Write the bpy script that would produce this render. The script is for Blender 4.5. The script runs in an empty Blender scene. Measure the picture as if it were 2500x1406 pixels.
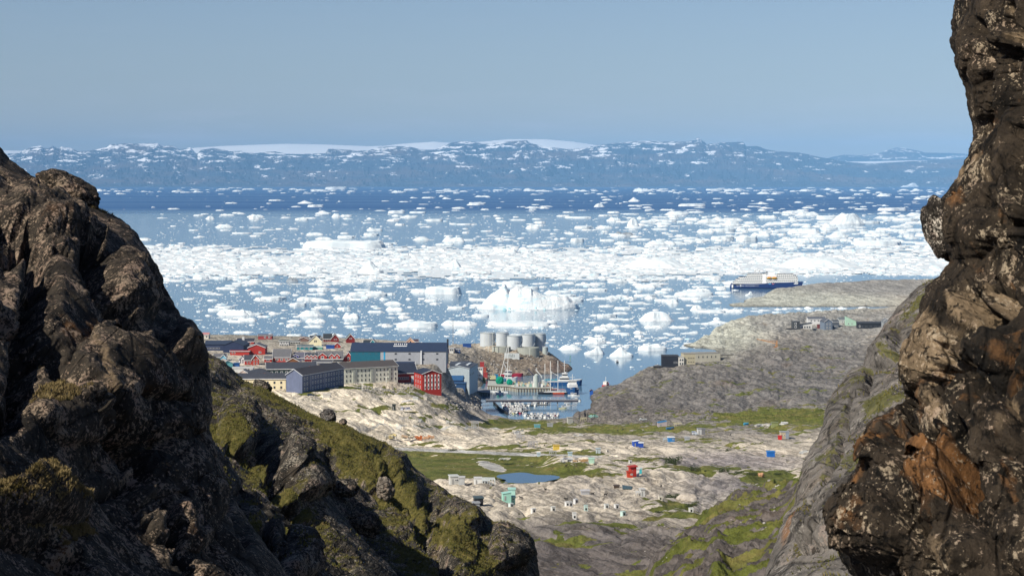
import bpy, bmesh, math, random
import numpy as np
from mathutils import Vector
R = math.radians
S = bpy.context.scene
COL = S.collection
# ---------------------------------------------------------------- camera, sky, sun, exposure
H0, F0, HY = 170.0, 5000.0, 445.0      # eye height above the sea, focal length in photo pixels, horizon row
cam = bpy.data.cameras.new('camera'); camo = bpy.data.objects.new('camera', cam); COL.objects.link(camo)
S.camera = camo
camo.location = (0, 0, H0); camo.rotation_euler = (R(90), 0, 0)
cam.sensor_width = 36; cam.lens = 72; cam.shift_y = -(703 - HY) / 2500
cam.clip_start = 0.5; cam.clip_end = 400000
cam.dof.use_dof = True; cam.dof.focus_distance = 1200; cam.dof.aperture_fstop = 13
SUN_EL, SUN_AZ = 40.0, (-0.75, -0.66)
sx, sy = SUN_AZ; n_ = math.hypot(sx, sy); sx /= n_; sy /= n_
sv = Vector((sx * math.cos(R(SUN_EL)), sy * math.cos(R(SUN_EL)), math.sin(R(SUN_EL))))
sun = bpy.data.lights.new('sun', 'SUN'); suno = bpy.data.objects.new('sun', sun); COL.objects.link(suno)
sun.energy = 5.0; sun.angle = R(0.53); sun.color = (1.0, 0.93, 0.80)
suno.rotation_euler = (-sv).to_track_quat('-Z', 'Y').to_euler(); suno.location = (0, 0, 400)
W = bpy.data.worlds.new('World'); S.world = W; W.use_nodes = True
wn = W.node_tree.nodes; wl = W.node_tree.links
for n in list(wn): wn.remove(n)
wo = wn.new('ShaderNodeOutputWorld'); bg = wn.new('ShaderNodeBackground'); sk = wn.new('ShaderNodeTexSky')
sk.sky_type = 'NISHITA'; sk.sun_disc = False; sk.sun_elevation = R(SUN_EL)
sk.sun_rotation = math.atan2(sx, sy); sk.air_density = 1.0; sk.dust_density = 0.35; sk.ozone_density = 3.6; sk.altitude = 0
# faint cirrus low over the mountains, in sky directions
tc = wn.new('ShaderNodeTexCoord'); mp = wn.new('ShaderNodeMapping'); mp.inputs['Scale'].default_value = (16, 16, 130)
nz = wn.new('ShaderNodeTexNoise'); nz.inputs['Scale'].default_value = 1.0; nz.inputs['Detail'].default_value = 5; nz.inputs['Roughness'].default_value = .6
rp = wn.new('ShaderNodeValToRGB'); rp.color_ramp.elements[0].position = .50; rp.color_ramp.elements[1].position = .68; rp.color_ramp.elements[0].color = (.28, .28, .28, 1)
sp = wn.new('ShaderNodeSeparateXYZ'); mr = wn.new('ShaderNodeMapRange')
mr.inputs[1].default_value = .050; mr.inputs[2].default_value = .015; mr.inputs[3].default_value = 0.03; mr.inputs[4].default_value = .42
mu = wn.new('ShaderNodeMath'); mu.operation = 'MULTIPLY'
mx = wn.new('ShaderNodeMix'); mx.data_type = 'RGBA'; mx.inputs[7].default_value = (8.2, 8.6, 9.0, 1)
wl.new(tc.outputs['Generated'], mp.inputs[0]); wl.new(mp.outputs[0], nz.inputs[0]); wl.new(nz.outputs[0], rp.inputs[0])
wl.new(tc.outputs['Generated'], sp.inputs[0]); wl.new(sp.outputs[2], mr.inputs[0])
wl.new(rp.outputs[0], mu.inputs[0]); wl.new(mr.outputs[0], mu.inputs[1]); wl.new(mu.outputs[0], mx.inputs[0])
wl.new(sk.outputs[0], mx.inputs[6]); tn_ = wn.new('ShaderNodeMix'); tn_.data_type = 'RGBA'; tn_.blend_type = 'MULTIPLY'; tn_.inputs[0].default_value = 1; tn_.inputs[7].default_value = (1.0, .945, 1.02, 1)
wl.new(mx.outputs[2], tn_.inputs[6]); wl.new(tn_.outputs[2], bg.inputs[0]); wl.new(bg.outputs[0], wo.inputs[0])
bg.inputs[1].default_value = 0.062
S.view_settings.view_transform = 'Standard'; S.view_settings.look = 'None'
S.view_settings.exposure = 0.38; S.view_settings.gamma = 1
S.cycles.max_bounces = 5; S.cycles.diffuse_bounces = 2; S.cycles.glossy_bounces = 3; S.cycles.volume_bounces = 0
S.cycles.transparent_max_bounces = 4; S.cycles.caustics_reflective = False; S.cycles.caustics_refractive = False
S.cycles.use_denoising = True
rng = np.random.RandomState(7)
# ---------------------------------------------------------------- numpy noise
_P = np.random.RandomState(11).permutation(256); _P = np.concatenate([_P, _P, _P])
_G = np.random.RandomState(12).normal(size=(256, 3)); _G /= np.linalg.norm(_G, axis=1)[:, None]
_G = _G.astype(np.float32)
def pn(x, y, z):
    x = np.asarray(x, np.float32); y = np.asarray(y, np.float32); z = np.asarray(z, np.float32)
    x, y, z = np.broadcast_arrays(x, y, z)
    xi = np.floor(x).astype(np.int64); yi = np.floor(y).astype(np.int64); zi = np.floor(z).astype(np.int64)
    xf = x - xi; yf = y - yi; zf = z - zi
    u = xf**3 * (xf * (xf * 6 - 15) + 10); v = yf**3 * (yf * (yf * 6 - 15) + 10); w = zf**3 * (zf * (zf * 6 - 15) + 10)
    out = 0
    for i in (0, 1):
        for j in (0, 1):
            for k in (0, 1):
                h = _P[_P[_P[(xi + i) & 255] + ((yi + j) & 255)] + ((zi + k) & 255)]
                g = _G[h]
                d = g[..., 0] * (xf - i) + g[..., 1] * (yf - j) + g[..., 2] * (zf - k)
                out = out + d * (u if i else 1 - u) * (v if j else 1 - v) * (w if k else 1 - w)
    return out * 1.6
def fbm(x, y, z, o=4, g=.5, l=2.03):
    a, s, r = 1.0, 0.0, 0
    for i in range(o):
        r = r + a * pn(x, y, z); s += a; a *= g; x = x * l + 17.3; y = y * l + 5.1; z = z * l + 9.7
    return r / s * 1.3
def ridged(x, y, z, o=4, g=.5, l=2.07):
    a, s, r = 1.0, 0.0, 0
    for i in range(o):
        r = r + a * (1 - 2.2 * np.abs(pn(x, y, z))); s += a; a *= g; x = x * l + 3.3; y = y * l + 15.1; z = z * l + 1.7
    return r / s
def worley(x, y, z, seed=0):
    xi = np.floor(x).astype(np.int64); yi = np.floor(y).astype(np.int64); zi = np.floor(z).astype(np.int64)
    f1 = np.full(x.shape, 9.0, np.float32); f2 = f1.copy(); cid = np.zeros(x.shape, np.int64)
    rp_ = np.random.RandomState(33 + seed).rand(256, 3).astype(np.float32)
    for i in (-1, 0, 1):
        for j in (-1, 0, 1):
            for k in (-1, 0, 1):
                h = _P[_P[_P[(xi + i) & 255] + ((yi + j) & 255)] + ((zi + k) & 255)]
                p = rp_[h]
                d = np.sqrt((xi + i + p[..., 0] - x)**2 + (yi + j + p[..., 1] - y)**2 + (zi + k + p[..., 2] - z)**2)
                m = d < f1
                f2 = np.where(m, f1, np.minimum(f2, d)); cid = np.where(m, h, cid); f1 = np.where(m, d, f1)
    return f1, f2, cid
def sstep(a, b, x):
    t = np.clip((x - a) / (b - a), 0, 1); return t * t * (3 - 2 * t)
# ---------------------------------------------------------------- object helpers
def tag(o, label=None, cat=None, group=None, kind=None):
    if label: o['label'] = label
    if cat: o['category'] = cat
    if group: o['group'] = group
    if kind: o['kind'] = kind
    return o
def empty(name, loc, rz=0, label=None, cat=None, group=None):
    o = bpy.data.objects.new(name, None); COL.objects.link(o); o.location = loc; o.rotation_euler = (0, 0, rz)
    o.empty_display_size = .5
    return tag(o, label, cat, group)
def link(name, me, parent=None, loc=None):
    o = bpy.data.objects.new(name, me); COL.objects.link(o)
    if parent: o.parent = parent
    if loc is not None: o.location = loc
    return o
def copy_tree(o, parent=None):
    c = o.copy(); COL.objects.link(c); c.parent = parent
    for ch in o.children: copy_tree(ch, c)
    return c
class MB:
    def __init__(s): s.v = []; s.f = []
    def add(s, vs, fs):
        b = len(s.v); s.v += [tuple(v) for v in vs]; s.f += [tuple(b + i for i in f) for f in fs]; return s
    def box(s, x0, x1, y0, y1, z0, z1):
        return s.add([(x0, y0, z0), (x1, y0, z0), (x1, y1, z0), (x0, y1, z0), (x0, y0, z1), (x1, y0, z1), (x1, y1, z1), (x0, y1, z1)],
                     [(0, 3, 2, 1), (4, 5, 6, 7), (0, 1, 5, 4), (1, 2, 6, 5), (2, 3, 7, 6), (3, 0, 4, 7)])
    def cyl(s, x, y, z0, z1, r, n=12, r1=None):
        r1 = r if r1 is None else r1
        a = [2 * math.pi * i / n for i in range(n)]
        vs = [(x + r * math.cos(t), y + r * math.sin(t), z0) for t in a] + [(x + r1 * math.cos(t), y + r1 * math.sin(t), z1) for t in a]
        return s.add(vs, [(i, (i + 1) % n, n + (i + 1) % n, n + i) for i in range(n)] + [tuple(range(n))[::-1], tuple(range(n, 2 * n))])
    def bar(s, p, q, w, h=None):
        h = h or w; p = Vector(p); q = Vector(q); d = (q - p).normalized()
        up = Vector((0, 0, 1)) if abs(d.z) < .95 else Vector((0, 1, 0))
        a = d.cross(up).normalized() * w / 2; b = a.cross(d).normalized() * h / 2
        vs = [p - a - b, p + a - b, p + a + b, p - a + b, q - a - b, q + a - b, q + a + b, q - a + b]
        return s.add(vs, [(0, 3, 2, 1), (4, 5, 6, 7), (0, 1, 5, 4), (1, 2, 6, 5), (2, 3, 7, 6), (3, 0, 4, 7)])
    def ball(s, x, y, z, r, n=10, m=6, sz=1):
        vs = [(x, y, z - r * sz)]
        for j in range(1, m):
            t = -math.pi / 2 + math.pi * j / m
            vs += [(x + r * math.cos(t) * math.cos(2 * math.pi * i / n), y + r * math.cos(t) * math.sin(2 * math.pi * i / n), z + r * sz * math.sin(t)) for i in range(n)]
        vs.append((x, y, z + r * sz)); fs = [(0, 1 + (i + 1) % n, 1 + i) for i in range(n)]
        for j in range(m - 2):
            b = 1 + j * n; fs += [(b + i, b + (i + 1) % n, b + n + (i + 1) % n, b + n + i) for i in range(n)]
        b = 1 + (m - 2) * n; fs += [(b + i, b + (i + 1) % n, len(vs) - 1) for i in range(n)]
        return s.add(vs, fs)
    def mesh(s, name, mat):
        me = bpy.data.meshes.new(name); me.from_pydata(s.v, [], s.f); me.update()
        if mat: me.materials.append(mat)
        return me
    def build(s, name, mat, parent=None, loc=None): return link(name, s.mesh(name, mat), parent, loc)
def fast_mesh(name, V, Q, mat, smooth=True):
    me = bpy.data.meshes.new(name); V = np.asarray(V, np.float32); Q = np.asarray(Q, np.int32)
    me.vertices.add(len(V)); me.vertices.foreach_set('co', V.ravel())
    k = Q.shape[1]; me.loops.add(Q.size); me.loops.foreach_set('vertex_index', Q.ravel())
    me.polygons.add(len(Q)); me.polygons.foreach_set('loop_start', np.arange(0, Q.size, k, dtype=np.int32))
    try: me.polygons.foreach_set('loop_total', np.full(len(Q), k, np.int32))
    except Exception: pass
    me.polygons.foreach_set('use_smooth', np.full(len(Q), smooth, bool))
    me.update(calc_edges=True)
    if mat: me.materials.append(mat)
    return me
def grid_quads(nr, nc):
    i = np.arange(nr - 1)[:, None] * nc + np.arange(nc - 1)[None]
    return np.stack([i, i + 1, i + nc + 1, i + nc], -1).reshape(-1, 4)
def proj(px, py, Y): return np.stack(np.broadcast_arrays((px - 1250) / F0 * Y, Y, H0 + (HY - py) / F0 * Y), -1)
# ---------------------------------------------------------------- material helpers
class NT:
    def __init__(s, name):
        s.m = bpy.data.materials.new(name); s.m.use_nodes = True; s.n = s.m.node_tree.nodes; s.l = s.m.node_tree.links
        s.p = s.n['Principled BSDF']; s.tc = s.n.new('ShaderNodeTexCoord')
    def mapv(s, scale, rot=(0, 0, 0), src=None):
        n = s.n.new('ShaderNodeMapping'); n.inputs['Scale'].default_value = scale; n.inputs['Rotation'].default_value = rot
        s.l.new(src or s.tc.outputs['Object'], n.inputs[0]); return n.outputs[0]
    def strike(s, ang, scale):
        return s.mapv(scale, (0, 0, 0), s.mapv((1, 1, 1), (0, 0, ang)))
    def strike3(s, rot, scale):
        return s.mapv(scale, (0, 0, 0), s.mapv((1, 1, 1), rot))
    def noise(s, vec, scale, detail=4, rough=.55, dist=0, out=0):
        n = s.n.new('ShaderNodeTexNoise'); n.inputs['Scale'].default_value = scale; n.inputs['Detail'].default_value = detail
        n.inputs['Roughness'].default_value = rough; n.inputs['Distortion'].default_value = dist
        s.l.new(vec, n.inputs[0]); return n.outputs[out]
    def vor(s, vec, scale, feature='F1', out=0, rnd=1):
        n = s.n.new('ShaderNodeTexVoronoi'); n.feature = feature; n.inputs['Scale'].default_value = scale
        n.inputs['Randomness'].default_value = rnd; s.l.new(vec, n.inputs[0]); return n.outputs[out]
    def ramp(s, val, *stops, interp='LINEAR'):
        n = s.n.new('ShaderNodeValToRGB'); cr = n.color_ramp; cr.interpolation = interp
        for i, (p, c) in enumerate(stops):
            e = cr.elements[i] if i < 2 else cr.elements.new(p)
            e.position = p; e.color = (c, c, c, 1) if isinstance(c, (int, float)) else (*c, 1)
        s.l.new(val, n.inputs[0]); return n.outputs[0]
    def mix(s, f, a, b, typ='MIX'):
        n = s.n.new('ShaderNodeMix'); n.data_type = 'RGBA'; n.blend_type = typ
        for i, v in ((0, f), (6, a), (7, b)):
            if hasattr(v, 'is_linked') or hasattr(v, 'links'): s.l.new(v, n.inputs[i])
            elif i == 0: n.inputs[0].default_value = v
            else: n.inputs[i].default_value = (*v, 1)
        return n.outputs[2]
    def math(s, op, a, b=None, c=None, clamp=False):
        n = s.n.new('ShaderNodeMath'); n.operation = op; n.use_clamp = clamp
        for i, v in enumerate((a, b, c)):
            if v is None: continue
            if isinstance(v, (int, float)): n.inputs[i].default_value = v
            else: s.l.new(v, n.inputs[i])
        return n.outputs[0]
    def attr(s, name, out='Fac'):
        n = s.n.new('ShaderNodeAttribute'); n.attribute_name = name; return n.outputs[out]
    def bump(s, h, strength, dist, prev=None):
        n = s.n.new('ShaderNodeBump'); n.inputs['Strength'].default_value = strength; n.inputs['Distance'].default_value = dist
        s.l.new(h, n.inputs['Height'])
        if prev: s.l.new(prev, n.inputs['Normal'])
        return n.outputs[0]
    def done(s, col=None, rough=.85, normal=None, spec=.3):
        if col is not None:
            if isinstance(col, tuple): s.p.inputs['Base Color'].default_value = (*col, 1)
            else: s.l.new(col, s.p.inputs['Base Color'])
        if isinstance(rough, (int, float)): s.p.inputs['Roughness'].default_value = rough
        else: s.l.new(rough, s.p.inputs['Roughness'])
        s.p.inputs['Specular IOR Level'].default_value = spec
        if normal: s.l.new(normal, s.p.inputs['Normal'])
        return s.m
_mats = {}
def paint(c, rough=.7, spec=.3, var=.12):
    key = (tuple(c), rough, spec)
    if key not in _mats:
        t = NT('paint'); v = t.mapv((1, 1, 1))
        n = t.noise(v, .35, 5, .65); f = t.ramp(n, (.3, 1 - var * 1.4), (.7, 1 + 0 * var))
        st = t.noise(t.mapv((3, 3, .35)), 1.1, 3); f2 = t.ramp(st, (.35, 1 - var), (.6, 1.0))
        _mats[key] = t.done(t.mix(1.0, t.mix(1.0, tuple(c), f, 'MULTIPLY'), f2, 'MULTIPLY'), rough, None, spec)
    return _mats[key]
# ---------------------------------------------------------------- sea
t = NT('sea_water'); v = t.mapv((1, 1, 1))
cd = t.n.new('ShaderNodeSeparateXYZ'); t.l.new(v, cd.inputs[0])
Yw = cd.outputs[1]
wob = t.noise(t.mapv((.00025, .0012, 1)), 1.0, 4, .6)
edge = t.math('ADD', Yw, t.math('MULTIPLY', t.math('SUBTRACT', wob, .5), 5200))
ruff = t.ramp(t.math('DIVIDE', edge, 24000), (.43, 0), (.53, 1))        # wind-ruffled open water beyond the calm ice water
stripe = t.ramp(t.noise(t.mapv((.00006, .0009, 1)), 1.0, 3), (.38, 0), (.62, 1))
ruff2 = t.math('MULTIPLY', ruff, t.math('MULTIPLY_ADD', stripe, .25, .75))
bands = t.ramp(t.noise(t.mapv((.0006, .004, 1)), 1.0, 4, .6), (.35, 0), (.65, 1))
col = t.mix(ruff2, t.mix(bands, (.075, .16, .25), (.10, .19, .28)), (.022, .075, .21))
rough = t.math('MULTIPLY_ADD', ruff2, .35, .10)
w1 = t.noise(t.mapv((.25, .5, 1)), 1.0, 3); nrm = t.bump(w1, .12, .25)
M_SEA = t.done(col, rough, nrm, .5); t.p.inputs['IOR'].default_value = 1.33
sp_ = t.math('MULTIPLY_ADD', ruff2, -.36, .5); t.l.new(sp_, t.p.inputs['Specular IOR Level'])
ys = np.geomspace(900, 320000, 90); us = np.linspace(-1.6, 1.6, 41)
V = np.zeros((90, 41, 3)); V[..., 0] = us[None] * ys[:, None]; V[..., 1] = ys[:, None]
tag(link('sea', fast_mesh('sea', V.reshape(-1, 3), grid_quads(90, 41), M_SEA)), kind='structure')
# ---------------------------------------------------------------- far coast: basalt mountains, ice cap
SKY = [(-300, 380), (-100, 372), (0, 376), (50, 374), (55, 368), (75, 360), (100, 356), (110, 362), (120, 362), (130, 357), (145, 364), (150, 358), (175, 362), (190, 370), (220, 368),
 (260, 360), (268, 354), (300, 351), (385, 350), (395, 357), (420, 356), (440, 366), (465, 360), (480, 376), (490, 366), (520, 362), (545, 366), (560, 370), (590, 369), (620, 375), (650, 371),
 (670, 370), (700, 376), (740, 377), (795, 374), (802, 363), (840, 366), (900, 368), (925, 360), (960, 357), (1000, 358), (1025, 365), (1060, 366), (1085, 355), (1105, 348), (1130, 345), (1160, 347),
 (1180, 351), (1205, 350), (1250, 345), (1275, 344), (1285, 343), (1295, 350), (1330, 358), (1380, 364), (1430, 362), (1460, 354), (1500, 350), (1560, 345), (1590, 344), (1620, 346), (1680, 346), (1692, 342),
 (1705, 337), (1715, 343), (1725, 352), (1760, 348), (1815, 347), (1822, 358), (1850, 357), (1870, 365), (1900, 370), (1950, 373), (1975, 378), (2000, 384), (2030, 388), (2060, 395), (2120, 400), (2300, 390), (2700, 385)]
def skyline(px, pts): a = np.array(pts, float); return np.interp(px, a[:, 0], a[:, 1])
t = NT('mountain_rock'); v = t.mapv((1, 1, 1))
n1 = t.noise(t.mapv((.0013, .0016, .0065)), 1.0, 8, .74); sepz = t.n.new('ShaderNodeSeparateXYZ'); t.l.new(v, sepz.inputs[0])
gn = t.n.new('ShaderNodeNewGeometry'); sn = t.n.new('ShaderNodeSeparateXYZ'); t.l.new(gn.outputs['Normal'], sn.inputs[0])
alt = t.math('DIVIDE', sepz.outputs[2], 1700.)
side = t.ramp(t.math('MULTIPLY_ADD', sepz.outputs[0], 1 / 60000., .5), (.2, .04), (.85, -.02))
sm = t.math('ADD', t.math('ADD', n1, t.math('MULTIPLY', alt, .12)), side)
snow = t.ramp(sm, (.66, 0), (.675, 1))
brown = t.ramp(t.noise(t.mapv((.0003, .0003, .003)), 1.0, 5, .6), (.45, (.028, .04, .065)), (.62, (.085, .065, .065)))
M_MTN = t.done(t.mix(snow, brown, (.82, .84, .87)), .9)
def far_range(name, pts, Y0, Y1, Yc, mat, nr=130, step=3.0, amp=1.0, seed=0., foot=.22):
    px = np.arange(-260, 2720, step); yy = np.linspace(0, 1.35, nr)
    A, T = np.meshgrid(px, yy); Y = Y0 + (Y1 - Y0) * T
    top = H0 + (HY - skyline(px, pts)) / F0 * Yc
    prof = foot * sstep(0, .45, yy) + (1 - foot) * sstep(.35, 1.0, yy)**.9
    prof = np.where(yy > 1.02, 1 - (yy - 1.02) * 1.2, prof)
    x = (A - 1250) / F0 * Y
    rd = ridged(x / 2600 + seed, Y / 3200, seed, 5, .55)
    z = top[None] * prof[:, None] * (1 + 0 * x)
    env = np.sin(np.clip(yy, 0, 1) * math.pi)[:, None]
    z = z + top[None] * env * (rd - .45) * .42 * amp + fbm(x / 700, Y / 500, seed, 3) * 35 * env * amp
    z = np.minimum(z, top[None] * np.clip((Y / Yc - 1) * .9 + 1, .2, 1.0)); z[0] = -30
    st = 90.; z = z + amp * .55 * env * (np.round(z / st) * st - z)          # basalt steps
    V = np.stack([x, Y, z], -1)
    return tag(link(name, fast_mesh(name, V.reshape(-1, 3), grid_quads(len(yy), len(px)), mat, False)), kind='structure')
far_range('mountains', SKY, 71000, 78500, 78500, M_MTN)
SK2 = [(-300, 420), (1900, 420), (2000, 392), (2030, 384), (2060, 378), (2100, 380), (2150, 373), (2175, 364), (2190, 360), (2205, 361), (2240, 368), (2260, 373), (2320, 374), (2400, 378), (2700, 384)]
far_range('far_mountains', SK2, 92000, 99000, 99000, M_MTN, 60, 5.0, .6, 4.0)
t = NT('ice_cap_snow'); M_CAP = t.done(t.ramp(t.noise(t.mapv((.0003, .0003, .002)), 1.0, 4), (.4, (.80, .82, .84)), (.7, (.86, .86, .86))), .7)
ICE = [(-300, 366), (0, 368), (60, 369), (100, 400), (400, 400), (450, 368), (470, 362), (550, 357), (700, 352), (800, 354), (900, 358), (940, 357), (980, 352), (1060, 347), (1100, 350), (1180, 347), (1240, 341), (1330, 341), (1400, 347), (1460, 356), (1490, 380), (1900, 400), (2040, 396), (2250, 392), (2700, 402)]
px = np.arange(-300, 2720, 8.); yy = np.linspace(0, 1.2, 24); A, T = np.meshgrid(px, yy); Y = 84000 + 10000 * T
top = H0 + (HY - skyline(px, ICE)) / F0 * 94000; z = top[None] * (1 - (1 - np.clip(T, 0, 1))**2 * .5) - np.clip(T - 1, 0, 1) * 800
V = np.stack([(A - 1250) / F0 * Y, Y, z], -1)
tag(link('ice_cap', fast_mesh('ice_cap', V.reshape(-1, 3), grid_quads(len(yy), len(px)), M_CAP)), kind='structure')
# ---------------------------------------------------------------- haze over the whole bay
hz = MB().box(-75000, 75000, -400, 108000, -60, 2260).build('haze', None); tag(hz, kind='stuff')
m = bpy.data.materials.new('haze'); m.use_nodes = True; nt = m.node_tree
for n in list(nt.nodes): nt.nodes.remove(n)
o_ = nt.nodes.new('ShaderNodeOutputMaterial'); pv = nt.nodes.new('ShaderNodeVolumePrincipled')
pv.inputs['Color'].default_value = (.27, .58, 1.0, 1); pv.inputs['Density'].default_value = 1.28e-5; pv.inputs['Anisotropy'].default_value = -0.38
nt.links.new(pv.outputs[0], o_.inputs['Volume']); hz.data.materials.append(m)
# ---------------------------------------------------------------- the land as a fan-shaped height field
LAND = {   # photo column: (distance, height above the sea) from near to far
 0:    [(130, 100), (400, 93), (1000, 55), (1250, 50), (1450, 40), (1800, 33), (1900, 28), (2000, -6), (3500, -9)],
 560:  [(130, 100), (400, 93), (1000, 52), (1200, 48), (1250, 46), (1450, 40), (1800, 33), (1900, 29), (2000, -6), (3500, -9)],
 700:  [(130, 100), (400, 93), (900, 52), (1000, 52), (1150, 50.4), (1250, 46.2), (1450, 40), (1800, 33), (1920, 26), (2010, -7), (3500, -9)],
 850:  [(130, 100), (400, 93), (900, 50), (1100, 48), (1200, 49), (1250, 46.8), (1450, 40), (1800, 32), (1920, 24), (2010, -7), (3500, -9)],
 1000: [(130, 100), (400, 93), (900, 50.6), (1000, 42.5), (1050, 43), (1120, 43.4), (1200, 44), (1250, 44.3), (1300, 43), (1450, 39), (1600, 38), (1800, 30), (1930, 20), (2020, -7), (3500, -9)],
 1080: [(130, 100), (400, 93.6), (900, 50.6), (1000, 42), (1100, 36), (1200, 36.8), (1270, 40), (1320, 35), (1400, 24), (1500, 17), (1650, 12), (1750, 14), (1820, 22), (1900, 19), (2000, -6), (3500, -9)],
 1112: [(130, 100), (400, 93.6), (900, 50.6), (1000, 42), (1100, 35), (1200, 33.5), (1270, 34), (1320, 29), (1400, 22), (1500, 14), (1700, 11), (1800, 20), (1880, 20), (1930, 18), (2005, -6), (3500, -9)],
 1150: [(130, 100), (400, 93.6), (900, 50.6), (1000, 42), (1200, 27), (1300, 23), (1400, 18.8), (1450, 10), (1500, 5), (1700, 4.2), (1780, 10), (1850, 19), (1950, 16), (2030, -6), (3500, -9)],
 1200: [(130, 100), (400, 93.6), (900, 50.6), (1000, 42), (1200, 24), (1300, 18), (1400, 11), (1440, 6), (1490, -5), (1690, -5), (1760, -3), (1800, 5), (1850, 15), (1880, 19.5), (1930, 19), (2000, 8), (2040, -6), (3500, -9)],
 1260: [(130, 100), (400, 93.6), (900, 50.6), (1000, 42.2), (1350, 12), (1420, 6), (1450, -4), (1780, -6), (1805, 3), (1850, 14), (1880, 18), (1930, 17), (2000, 5), (2040, -6), (3500, -9)],
 1340: [(130, 100), (400, 93.6), (900, 50.6), (1000, 42.2), (1350, 12), (1430, 5), (1465, -4), (1800, -6), (1820, 3), (1860, 10), (1890, 12), (1925, 10), (1980, -6), (3500, -9)],
 1385: [(130, 100), (400, 93.6), (900, 50.6), (1000, 42.2), (1350, 12), (1430, 5.6), (1490, -3), (1800, -7), (1840, 1), (1862, 3.6), (1890, 2), (1930, -6), (3500, -9)],
 1412: [(130, 100), (400, 93.6), (900, 50.6), (1000, 42.2), (1350, 12), (1430, 4.5), (1500, 2.2), (1545, -4), (1845, -7), (1870, -3), (1920, -7), (3500, -9)],
 1480: [(130, 98), (400, 93.6), (900, 50.6), (1000, 42.2), (1350, 12), (1450, 4.2), (1550, 4.8), (1650, 6.0), (1710, -3), (1800, -9), (3500, -9)],
 1600: [(130, 134), (200, 129.5), (250, 122), (300, 116), (340, 101), (420, 92), (900, 50.6), (1000, 42.2), (1350, 12.5), (1450, 8), (1500, 8.4), (1600, 12), (1720, 15), (1790, -3), (1860, -9), (3500, -9)],
 1690: [(130, 138), (200, 132), (250, 124.7), (320, 116), (390, 98), (450, 89), (900, 50.6), (1000, 42.2), (1350, 14), (1450, 9.5), (1600, 15), (1740, 18.5), (1800, 17.5), (1850, 8), (1900, -5), (2085, -5), (2112, .8), (2150, 2), (2190, -5), (3500, -9)],
 1722: [(130, 138), (200, 133), (250, 125), (340, 114), (400, 98), (470, 87), (900, 50.6), (1000, 42.2), (1350, 14), (1500, 10.5), (1650, 17), (1760, 19), (1820, 17), (1870, 7), (1940, -4), (2070, -4), (2105, 1.2), (2160, 5.4), (2210, 4), (2260, -5), (3500, -9)],
 1752: [(130, 139), (200, 134), (250, 126), (360, 113), (410, 98), (490, 85), (900, 50.6), (1000, 42.2), (1350, 14), (1500, 11), (1680, 19), (1790, 20), (1840, 15), (1900, 4), (1980, 0), (2060, 0), (2100, 1.8), (2200, 7.5), (2270, 9.8), (2310, 6), (2370, -5), (3500, -9)],
 1790: [(130, 140), (150, 138), (250, 126), (380, 111.7), (430, 98), (520, 83.3), (900, 50.6), (1000, 42.2), (1350, 14), (1500, 11.5), (1700, 20.6), (1800, 20.5), (1850, 14), (1950, 3), (2060, .5), (2100, 2), (2200, 7.5), (2300, 13.6), (2350, 11), (2450, -4), (2770, -5), (2800, 0.8), (2850, 2.2), (2900, -4), (3500, -9)],
 1842: [(130, 141), (150, 139), (250, 126.5), (390, 111.6), (445, 97), (540, 82), (900, 50.6), (1000, 42.2), (1350, 14.5), (1480, 11.8), (1650, 19.5), (1800, 23), (1850, 18), (1980, 5), (2050, 3), (2200, 9), (2320, 17.5), (2380, 12), (2460, -4), (2770, -5), (2800, 1), (2850, 2.2), (2900, 3.6), (2940, 4.2), (2985, 1), (3040, -6), (3500, -9)],
 1900: [(130, 143), (150, 140), (250, 127), (400, 111.5), (460, 96), (560, 80), (900, 50.6), (1000, 42.2), (1350, 15), (1450, 12), (1600, 18), (1800, 26.5), (1850, 23), (2000, 9), (2050, 6), (2200, 10), (2330, 19.7), (2400, 13), (2480, -4), (2770, -5), (2800, 1), (2850, 2.5), (2950, 8), (3050, 12.5), (3100, 8), (3200, -6), (3500, -9)],
 2000: [(130, 147), (250, 135), (400, 113.6), (470, 98), (600, 76.4), (900, 50.6), (1000, 42.2), (1350, 16), (1400, 13.5), (1600, 19.6), (1800, 28), (1870, 21), (2000, 10), (2150, 5.5), (2250, 11), (2380, 19.5), (2450, 13), (2520, -4), (2770, -5), (2800, 1), (2850, 2.5), (3000, 10), (3100, 17.5), (3200, 7), (3300, -6), (3500, -9)],
 2150: [(130, 150), (250, 140), (400, 118), (470, 105), (600, 80), (900, 52), (1000, 44), (1350, 20), (1600, 23), (1800, 27), (2000, 12), (2200, 15), (2400, 23), (2460, 16), (2530, -4), (2770, -5), (2800, 1), (3000, 11), (3120, 22), (3250, 5), (3350, -6), (3500, -9)],
 2400: [(130, 150), (250, 145), (400, 125), (600, 90), (900, 60), (1350, 25), (1800, 28), (2200, 18), (2400, 25), (2460, 16), (2530, -4), (2770, -5), (2800, 1), (3000, 11), (3140, 23), (3250, 5), (3350, -6), (3500, -9)],
}
_lk = np.array(sorted(LAND)); _Yg = np.arange(130, 3501, 5.)
def _pch(k):
    a = np.array(LAND[k], float); z = np.interp(_Yg, a[:, 0], a[:, 1])
    w = np.ones(5) / 5; zz = np.convolve(np.pad(z, 2, 'edge'), w, 'valid'); return zz
_tab = np.stack([_pch(k) for k in _lk])
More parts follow.
